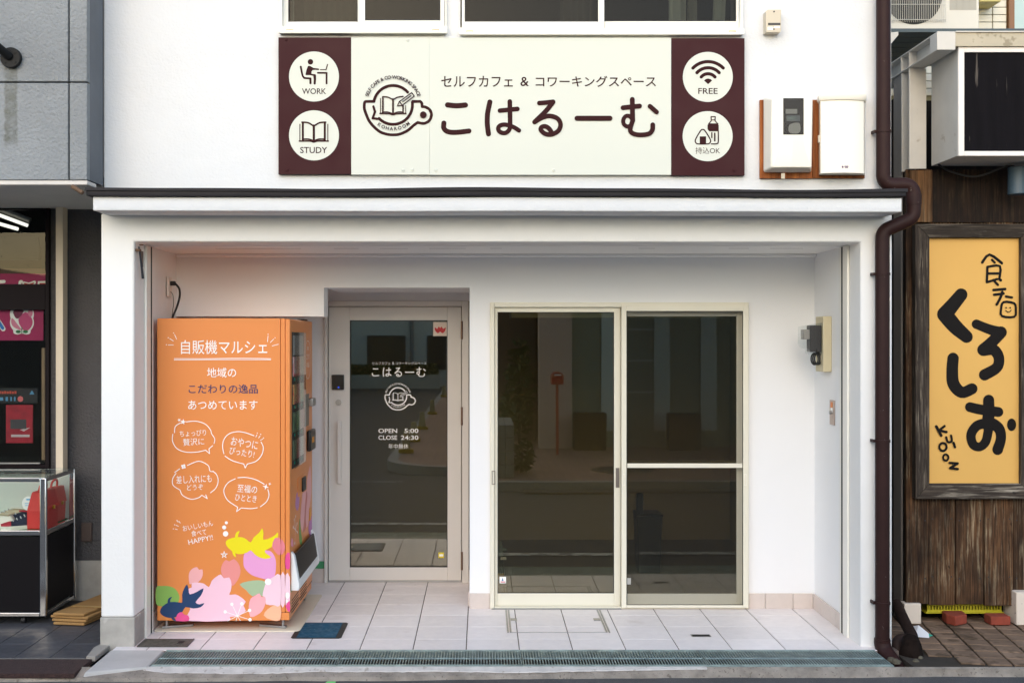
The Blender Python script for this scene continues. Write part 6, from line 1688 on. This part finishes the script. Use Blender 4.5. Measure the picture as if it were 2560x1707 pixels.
MB().cyl((fcx, YA - 0.003, fcz), (fcx, YA - 0.0006, fcz), frr, n=48).build('fan_shade_disc', M('fan dark', srgb(24, 26, 25), 0.7), ac)  # solid dark disc on the casing, painted for the shade of the fan well
MB().cyl((fcx, YA - 0.0045, fcz), (fcx, YA - 0.0031, fcz), 0.055, n=24).build('fan_hub', M('fan hub', srgb(60, 62, 60), 0.6), ac)
gbx0, gbx1 = PX(2226, YA), PX(2362, YA)
for k in range(34):
    x = fcx - 0.21 + 0.42 * k / 33
    MB().tube([(x, YA - 0.012, az0 + 0.045), (x, YA - 0.02, az0 + 0.06), (x, YA - 0.02, az1 - 0.05)], 0.0016, n=5).build('guard_wire', m_ac, ac)
for pz_ in (14, 52, -60): MB().tube([(fcx - 0.212, YA - 0.0225, PZ(pz_, YA)), (fcx + 0.212, YA - 0.0225, PZ(pz_, YA))], 0.002, n=5).build('guard_rail', m_ac, ac)
for k in range(4): MB().box(PX(2374, YA) + 0.045 * k, PX(2374, YA) + 0.0465 + 0.045 * k, YA - 0.0012, YA - 0.0004, az0 + 0.13, az1 - 0.04).build('panel_groove', M('groove', srgb(170, 166, 154), 0.6) if k == 0 else MATS['groove'], ac)
MB().box(ax0, ax1 - 0.01, YA + 0.01, YA + 0.29, az0 - 0.022, az0 - 0.001).build('base_tray', M('ac base', srgb(90, 86, 80), 0.6), ac)
aw = thing('awning_deck', 'dark corrugated deck under the air conditioner', 'deck', (2.9, 1.6, 3.6))
for k in range(7): MB().box(2.38, 4.2, 1.18 + 0.14 * k, 1.31 + 0.14 * k, az0 - 0.05, az0 - 0.026 - 0.006 * (k % 2)).build('deck_board', M('dark blue grey board', srgb(70, 84, 90), 0.6) if k == 0 else MATS['dark blue grey board'], aw)
bk2 = thing('wall_bracket', 'white triangular bracket holding the deck beside the downpipe', 'bracket', (2.4, 1.1, 3.5))
MB().prism([(PX(2226, 1.1), PZ(82, 1.1)), (PX(2246, 1.1), PZ(80, 1.1)), (PX(2246, 1.1), PZ(88, 1.1)), (PX(2226, 1.1), PZ(112, 1.1))], 'y', 1.1, 1.125).build('gusset', m_steelw, bk2)
tag(MB().box(2.345, 2.66, 3.4, 3.5, 0, 3.3).build('alley_wall', M('gap shade wall', srgb(40, 38, 36), 0.9)), 'dark wall added for the shade in the narrow gap beside the cafe', 'wall')  # added wall, its near-black colour stands for the shade deep in the gap
lp_ = MB().tube([(PX(2258, 1.6), 1.6, PZ(235, 1.6)), (PX(2228, 1.6), 1.6, PZ(400, 1.6))], 0.02, n=10)
tag(lp_.build('stay_pipe', m_steelg, smooth=True), 'grey slanting stay pipe in the dark gap beside the downpipe', 'pipe')
lb = MB().hexa([(PX(2231, 0.9), 0.9, 0), (PX(2244, 0.9), 0.9, 0), (PX(2244, 0.9), 0.93, 0), (PX(2231, 0.9), 0.93, 0), (PX(2233, 0.95), 0.95, PZ(1162, 0.95)), (PX(2247, 0.95), 0.95, PZ(1166, 0.95)), (PX(2247, 0.95), 0.98, PZ(1166, 0.95)), (PX(2233, 0.95), 0.98, PZ(1162, 0.95))])
tag(lb.build('leaning_board', m_plankdk), 'brown board leaning in the narrow gap beside the cafe', 'board')

# forecourt of brown clay tiles, set at a slight angle
m_clay = M('brown clay tile', srgb(142, 118, 98), 0.8, var=0.35, vscale=7, rand=0.22, spec=0.2, bump=0.3, bscale=80, spots=(5, 0.54, srgb(78, 64, 50), 0.7))
m_cgrout = M('mossy joint', srgb(56, 48, 38), 0.95, var=0.3, vscale=10)
rf = kind(MB().box(2.34, 4.6, -0.40, 0.9, -0.08, -0.029).build('clay_forecourt', m_cgrout), 'structure', 'brown clay tiled forecourt of the timber restaurant')
cm = MB().box(-0.064, 0.064, -0.062, 0.062, -0.012, 0).mesh('clay_tile', m_clay, bev=0.003, seg=1)
th = R(-8.4)
for i in range(-3, 18):
    for j in range(-8, 10):
        u, v = 0.1395 * i, 0.1395 * j
        x = 2.45 + u * math.cos(th) - v * math.sin(th); y = 0.1 + u * math.sin(th) + v * math.cos(th)
        if x < 2.47 or x > 4.1 or y < -0.31 or y > 0.85: continue
        if x < 2.60 and y < -0.10: continue
        o_ = obj('clay_tile', cm, rf, (x, y, -0.018 + random.uniform(-0.0015, 0.0015))); o_.rotation_euler = (random.uniform(-.006, .006), random.uniform(-.006, .006), th)
MB().box(2.35, 4.6, -0.62, -0.40, -0.09, -0.028)
# stumps, blocks, crate, bricks, litter
m_whiteb = M('white painted block', srgb(222, 208, 192), 0.7, spots=(16, 0.62, srgb(40, 36, 34), 0.9), bump=0.3, bscale=40)
tag(MB().box(PX(2261, 0.6), PX(2303, 0.6), 0.6, 0.68, -0.015, PZ(1508, 0.6)).build('white_block', m_whiteb, bev=0.004), 'white painted block with black stains under the left plank end', 'block')
tag(MB().box(PX(2541, 0.56), PX(2541, 0.56) + 0.14, 0.56, 0.75, -0.015, PZ(1480, 0.56)).build('white_block', m_whiteb, bev=0.006), 'tall white block under the planks at the right edge', 'block')
m_ylw = M('yellow green crate plastic', srgb(190, 180, 30), 0.5)
cr_ = thing('plastic_crate', 'upturned yellow plastic crate tucked under the planks', 'crate', (PX(2410, 0.72), 0.75, 0.05))
ka, kb_ = PX(2318, 0.70), PX(2504, 0.70); kz0, kz1 = PZ(1532, 0.70), PZ(1500, 0.70)
MB().box(ka - 0.012, kb_ + 0.012, 0.69, 0.98, kz0, kz0 + 0.008).build('rim', m_ylw, cr_, bev=0.002)
MB().frame(ka, kb_, kz0 + 0.008, kz1 + 0.02, 0.01, 0.01, 0.01, 0.014, 0.70, 0.71).build('side_frame', m_ylw, cr_)
for k in range(24): MB().box(ka + 0.012 + (kb_ - ka - 0.024) * k / 24, ka + 0.012 + (kb_ - ka - 0.024) * (k + 0.55) / 24, 0.7015, 0.7085, kz0 + 0.0225, kz1 + 0.0095).build('bar', m_ylw, cr_)
MB().box(ka + 0.01, kb_ - 0.01, 0.702, 0.708, (kz0 + kz1) / 2 + 0.006, (kz0 + kz1) / 2 + 0.022).build('band', m_ylw, cr_)
MB().box(ka, kb_, 0.71, 0.96, kz1 + 0.021, kz1 + 0.026).build('base', m_ylw, cr_)
m_brick = M('red brick', srgb(150, 66, 46), 0.85, var=0.25, vscale=20, bump=0.5, bscale=70)
bk_ = MB().prism([(PX(2370, 0.6), 0.70), (PX(2372, 0.56), 0.60), (PX(2392, 0.52), 0.54), (PX(2424, 0.56), 0.60), (PX(2422, 0.6), 0.70)], 'z', -0.014, 0.045)
tag(bk_.build('brick', m_brick, bev=0.005), 'red brick lying corner-on under the crate', 'brick')
tag(MB().box(PX(2477, 0.56), PX(2527, 0.56), 0.56, 0.66, -0.014, 0.04).build('brick', m_brick, bev=0.005), 'red brick lying square under the right end of the crate', 'brick')
lt = thing('paper_litter', 'crumpled white and teal paper scrap on the clay tiles', 'litter', (PX(2300, 0.35), 0.35, -0.015))
MB().add([(PX(2266, 0.45), 0.47, -0.005), (PX(2300, 0.36), 0.38, 0.03), (PX(2322, 0.30), 0.30, 0.0), (PX(2320, 0.27), 0.25, -0.014), (PX(2285, 0.29), 0.28, -0.014)], [(0, 1, 4), (1, 2, 3), (1, 3, 4)]).build('paper', M('white paper', srgb(236, 236, 236), 0.7), lt)
MB().add([(PX(2316, 0.32), 0.32, 0.002), (PX(2333, 0.30), 0.30, -0.012), (PX(2320, 0.27), 0.26, -0.012)], [(0, 1, 2)]).build('paper_corner', M('teal paper', srgb(60, 170, 140), 0.7), lt)
m_iron2 = M('tarred iron pipe', srgb(50, 38, 34), 0.6, spec=0.15, var=0.35, vscale=25, bump=0.4, bscale=40)
dpn = thing('drain_pipe', 'old brown drain pipe bent at the foot of the cafe corner', 'pipe', (PX(2265, 0.1), 0.1, -0.02))
MB().tube(smooth_path([(PX(2241, 0.55), 0.55, 0.12), (PX(2262, 0.33), 0.33, 0.06), (PX(2280, 0.14), 0.14, 0.025), (PX(2274, 0.08), 0.08, 0.022), (PX(2250, 0.05), 0.05, 0.024), (PX(2243, 0.03), 0.03, 0.0), (PX(2243, 0.0), -0.0, -0.07)], 5), 0.033, n=14).build('pipe_run', m_iron2, dpn, smooth=True)
stmp = MB(); rgs = []
random.seed(5)
for z, rr in ((-0.08, 0.085), (-0.02, 0.08), (0.03, 0.07), (0.065, 0.055), (0.08, 0.03)):
    rgs.append([(2.415 + rr * math.cos(R(a)) * (1 + random.uniform(-.15, .15)) * 0.75, -0.06 + rr * math.sin(R(a)) * (1 + random.uniform(-.15, .15)), z) for a in range(0, 360, 36)])
stmp.loft(rgs)
tag(stmp.build('tarred_stump', M('dark lump', srgb(34, 26, 22), 0.9, spec=0.08, var=0.4, vscale=20, bump=0.8, bscale=30), smooth=True), 'dark tarred lump at the foot of the downpipe', 'stump')
random.seed(11)
m_stone = M('mossy grey stone', srgb(104, 98, 84), 0.9, var=0.4, vscale=30, bump=0.6, bscale=60, spec=0.1)
for k, (px, py) in enumerate(((2228, 1646), (2240, 1650), (2300, 1640), (2290, 1648))):
    y = FY(py, -0.02); x = PX(px, y); rg_ = []
    s_ = 0.028 if k < 2 else 0.022
    for z, rr in ((0, 1.0), (0.4, 0.95), (0.8, 0.6), (1.0, 0.2)):
        rg_.append([(x + s_ * rr * math.cos(R(a)) * random.uniform(.75, 1.2), y + s_ * rr * math.sin(R(a)) * random.uniform(.75, 1.2), -0.035 + s_ * 0.9 * z) for a in range(0, 360, 45)])
    tag(MB().loft(rg_).build('stone', m_stone, smooth=True), ('grey stone by the foot of the downpipe, nearer the grating', 'grey stone by the foot of the downpipe, on the restaurant side', 'mossy stone in the hole beside the clay tiles, upper one', 'mossy stone in the hole beside the clay tiles, lower one')[k], 'stone')

# ================================================================== the other side of the street (seen mirrored in the door and window glass)
m_brickpave = M('red brown paving', srgb(140, 104, 88), 0.85, var=0.25, vscale=4, bump=0.4, bscale=60)
def brick_floor(name, poly, z):
    m = bpy.data.materials.get('paving bond')
    if m is None:
        m = m_brickpave.copy(); m.name = 'paving bond'
        nt = m.node_tree; N = nt.nodes; Lk = nt.links
        b = N['Principled BSDF']; ge = N.new('ShaderNodeNewGeometry'); br_ = N.new('ShaderNodeTexBrick')
        br_.inputs['Scale'].default_value = 2.2; br_.inputs['Color1'].default_value = (*srgb(184, 140, 118), 1); br_.inputs['Color2'].default_value = (*srgb(158, 120, 102), 1)
        br_.inputs['Mortar'].default_value = (*srgb(90, 78, 70), 1); br_.inputs['Mortar Size'].default_value = 0.012
        Lk.new(ge.outputs['Position'], br_.inputs['Vector']); Lk.new(br_.outputs[0], b.inputs['Base Color'])
    o = MB().prism(poly, 'z', -0.12, z).build(name, m)
    return kind(o, 'structure')
crn = [(-1.45 + 1.2 * (1 - math.cos(R(a))) , -5.4 - 1.2 * (1 - math.sin(R(a)))) for a in range(0, 91, 15)]
brick_floor('far_pavement', [(14, -5.55), (14, -40), (-1.3, -40)] + [(-1.3 + 1.1 * (1 - math.cos(R(a))), -5.55 - 1.1 * (1 - math.sin(R(a)))) for a in range(0, 91, 15)], 0.04)
m_kst = M('pale kerb stone', srgb(170, 166, 158), 0.85, var=0.15, vscale=6)
kk = MB()
pth_ = [(-1.36, -40.0)] + [(-1.36 + 1.16 * (1 - math.cos(R(a))), -5.49 - 1.16 * (1 - math.sin(R(a)))) for a in range(0, 91, 15)] + [(14, -5.49)]
for a, b_ in zip(pth_[:-1], pth_[1:]):
    d = Vector((b_[0] - a[0], b_[1] - a[1], 0)).normalized(); n_ = Vector((-d.y, d.x, 0)) * 0.15
    kk.hexa([(a[0], a[1], -0.1), (b_[0], b_[1], -0.1), (b_[0] - n_.x, b_[1] - n_.y, -0.1), (a[0] - n_.x, a[1] - n_.y, -0.1), (a[0], a[1], 0.045), (b_[0], b_[1], 0.045), (b_[0] - n_.x, b_[1] - n_.y, 0.045), (a[0] - n_.x, a[1] - n_.y, 0.045)])
kind(kk.build('far_kerb', m_kst), 'structure')
kind(MB().box(0.5, 14, -5.44, -5.16, -0.1, -0.035).build('far_gutter', M('dark gutter stone', srgb(96, 90, 82), 0.9, var=0.3, vscale=8)), 'structure')

m_pinkw = M('pinkish render', srgb(224, 192, 174), 0.8, var=0.08, vscale=2)
pk = thing('corner_building', 'pinkish rendered building across the street mirrored in the sliding doors', 'building', (5, -12, 0))
MB().box(0.9, 1.42, -10.4, -9.95, 0.04, 2.85).build('pier', m_pinkw, pk)
MB().box(1.42, 9.5, -10.4, -10.0, 2.6, 2.85).build('upper_wall', m_pinkw, pk)
MB().box(4.2, 4.8, -10.4, -9.96, 0.04, 2.6).box(8.9, 9.5, -10.4, -9.96, 0.04, 2.6).build('pier', m_pinkw, pk)
MB().box(0.25, 0.9, -11.6, -11.4, 0.04, 2.85).box(0.25, 0.35, -24, -11.6, 0.04, 2.85).box(9.4, 9.5, -24, -10.4, 0.04, 2.85).box(0.25, 9.5, -24, -23.9, 0.04, 2.85).build('side_wall', M('dark brown wall', srgb(130, 106, 90), 0.8), pk)
MB().box(0.2, 9.6, -24.1, -9.9, 2.85, 2.95).build('roof', m_conc, pk)
MB().box(1.43, 4.19, -10.3, -10.2, 0.04, 2.59).build('shop_wall', M('dim green shop wall', srgb(150, 150, 130), 0.7), pk)
for x0, x1 in ((1.9, 2.2), (2.75, 3.0), (3.5, 3.75)):
    MB().box(x0, x1, -10.19, -10.15, 0.3, 2.6).build('shop_mullion', M('mullion', srgb(206, 212, 206), 0.5) if x0 < 2 else MATS['mullion'], pk)
for z in (0.9, 1.4, 1.9): MB().box(2.21, 2.74, -10.19, -10.16, z, z + 0.03).build('transom', MATS['mullion'], pk)
MB().box(4.81, 8.89, -10.3, -10.2, 0.04, 2.59).build('shop_wall', MATS['dim green shop wall'], pk)
tag(MB().box(1.43, 1.93, -9.9, -9.6, 0.04, 0.62).build('planter_box', M('black planter', srgb(40, 38, 34), 0.7), bev=0.01), 'black planter box mirrored beside the red mailbox', 'planter')
tag(MB().box(2.9, 3.4, -9.9, -9.6, 0.04, 0.6).build('planter_box', MATS['black planter'], bev=0.01), 'black planter box mirrored in the screened door', 'planter')
mb_ = thing('mailbox', 'red mailbox on a thin post mirrored in the sliding door', 'mailbox', (1.12, -8.9, 0.04))
m_redm = M('red mailbox paint', srgb(196, 70, 48), 0.45)
MB().cyl((1.12, -8.9, 0.04), (1.12, -8.9, 1.09), 0.022, n=12).build('post', m_redm, mb_, smooth=True)
prof = [(-0.09, 0), (0.09, 0), (0.09, 0.12)] + [(0.09 * math.cos(R(a)), 0.12 + 0.07 * math.sin(R(a))) for a in range(15, 180, 15)] + [(-0.09, 0.12)]
MB().prism([(1.12 + a, 1.09 + b_) for a, b_ in prof], 'y', -9.1, -8.75).build('box', m_redm, mb_, bev=0.006)
MB().box(1.07, 1.17, -8.749, -8.745, 1.225, 1.245).build('slot_plate', m_white_ink, mb_)
tag(MB().cyl((1.85, -6.85, 0.041), (1.85, -6.85, 0.047), 0.42, n=40).build('manhole_cover', m_iron), 'round manhole cover in the mirrored brick pavement', 'manhole')
m_block = M('grey garden block', srgb(150, 148, 138), 0.9, bump=0.8, bscale=30, var=0.25, vscale=7)
bl = thing('block_pier', 'grey garden block pier mirrored at the left edge of the sliding door', 'wall', (0.28, -6.1, 0.04))
for k in range(4):
    for j in range(2): MB().box(0.18 + 0.11 * j, 0.286 + 0.11 * j, -7.4, -5.95, 0.042 + 0.165 * k, 0.2 + 0.165 * k).build('block', m_block, bl, bev=0.006)
m_leaf = M('leaf green', srgb(78, 104, 52), 0.7, rand=0.2, var=0.35, vscale=20)
def bush(name, label, cx, cy, z0, rx, ry, rz, n, size, cat='shrub', grp=None, stem=True):
    t = thing(name, label, cat, (cx, cy, z0), grp)
    mb = MB()
    for _ in range(n):
        a, u = random.uniform(0, 6.283), random.uniform(-1, 1); rr = random.uniform(0.55, 1.0)
        q = math.sqrt(max(0, 1 - u * u))
        p = Vector((cx + rx * rr * q * math.cos(a), cy + ry * rr * q * math.sin(a), z0 + rz + rz * rr * u))
        d1 = Vector((random.uniform(-1, 1), random.uniform(-1, 1), random.uniform(-.6, .8))).normalized() * size
        d2 = d1.orthogonal().normalized() * size * 0.4
        mb.add([p - d1, p + d2, p + d1, p - d2], [(0, 1, 2, 3)])
    mb.build('foliage', m_leaf, t)
    if stem: MB().cyl((cx, cy, z0), (cx, cy, z0 + rz * 1.2), 0.02, 0.008, n=6).build('stem', m_plankdk, t)
    return t
random.seed(21)
bush('garden_shrub', 'green shrub mirrored beside the garden block pier', 0.52, -6.6, 0.04, 0.16, 0.3, 0.22, 160, 0.06)
bush('entrance_shrub', 'dark green shrub in the mirrored entrance recess', 0.62, -10.9, 0.04, 0.25, 0.3, 0.9, 350, 0.09)
bush('tall_shrub', 'tall green shrub behind the garden block pier, mirrored', 0.34, -8.6, 0.04, 0.10, 0.3, 0.5, 160, 0.06)
# bollards along the side street
m_yel = M('bollard yellow', srgb(214, 170, 40), 0.6, var=0.15, vscale=8)
m_crm = M('bollard cream', srgb(200, 180, 130), 0.6, var=0.2, vscale=10)
for k, y in enumerate((-7.6, -9.6, -12.4, -17.0, -25.5)):
    bo = thing('bollard', ('nearest', 'second nearest', 'middle', 'second farthest', 'farthest')[k] + ' yellow and cream bollard mirrored in the entrance door', 'bollard', (-1.15, y, 0.04), 'bollards along the side street')
    MB().loft([[( -1.15 + w * a, y + w * b_, z) for a, b_ in ((-1, -1), (1, -1), (1, 1), (-1, 1))] for z, w in ((0.10, 0.065), (0.36, 0.045), (0.38, 0.03))]).build('body', m_crm, bo, bev=0.01)
    MB().box(-1.15 - 0.11, -1.15 + 0.11, y - 0.11, y + 0.11, 0.041, 0.099).build('base', m_yel, bo, bev=0.01)
# far building closing the side street, with white wall and hedge
fb = thing('far_building', 'pale far building with dark window mirrored in the entrance door', 'building', (-5, -36, 0))
m_far = M('pale far wall', srgb(214, 210, 196), 0.8, var=0.06, vscale=1, stretch=(6, 1, 0.2))
MB().box(-16, -0.9, -36.4, -36, -0.05, 9).build('wall', m_far, fb)
for x0, x1, z0, z1 in ((-4.5, -3.0, 0.8, 1.95), (-2.15, -1.4, 0.6, 1.95), (-9.5, -7.5, 0.8, 1.95), (-4.5, -3.0, 4, 5.5), (-9.5, -7.5, 4, 5.5)):
    wn_ = MB().frame(x0, x1, z0, z1, 0.08, 0.08, 0.08, 0.08, -35.99, -35.93).build('window', M('far window frame', srgb(60, 56, 52), 0.5) if z0 == 0.8 and x0 == -4.5 else MATS['far window frame'], fb)
    MB().box(x0 + 0.08, x1 - 0.08, -35.99, -35.96, z0 + 0.08, z1 - 0.08).build('pane', M('far dark pane', srgb(40, 42, 44), 0.15) if z0 == 0.8 and x0 == -4.5 else MATS['far dark pane'], fb)
MB().cyl((-2.75, -35.9, -0.05), (-2.75, -35.9, 9), 0.07, n=10).build('drain_pipe', m_steelg, fb)
tag(MB().box(-14, -1.6, -34.6, -34.4, -0.08, 0.45).build('garden_wall', M('white garden wall', srgb(190, 184, 168), 0.8)), 'low white garden wall under the mirrored hedge', 'wall')
hg = thing('hedge', 'clipped green hedge above the low white wall, mirrored in the entrance door', 'hedge', (-7.5, -34.8, 0.45))
mbh = MB()
for _ in range(5200):
    p = Vector((random.uniform(-14, -1.7), random.uniform(-35.1, -34.45), random.uniform(0.42, 0.78) + random.uniform(-.06, .06)))
    d1 = Vector((random.uniform(-1, 1), random.uniform(-1, 1), random.uniform(-1, 1))).normalized() * 0.11; d2 = d1.orthogonal().normalized() * 0.06
    mbh.add([p - d1, p + d2, p + d1, p - d2], [(0, 1, 2, 3)])
mbh.build('foliage', m_leaf, hg)
MB().box(-14, -1.7, -34.95, -34.6, 0.3, 0.7).build('branches', M('hedge inside', srgb(40, 48, 28), 0.9), hg)
# grey block on the other corner of the side street
lb2 = thing('corner_block', 'grey block on the left corner of the side street behind the viewer', 'building', (-13, -16, 0))
MB().box(-18, -8.5, -32, -8.5, -0.08, 3.0).build('wall', m_far, lb2)
for k in range(4): MB().box(-17 + 2.2 * k, -15.6 + 2.2 * k, -8.5, -8.46, 0.9, 2.3).build('window', MATS['far dark pane'], lb2)
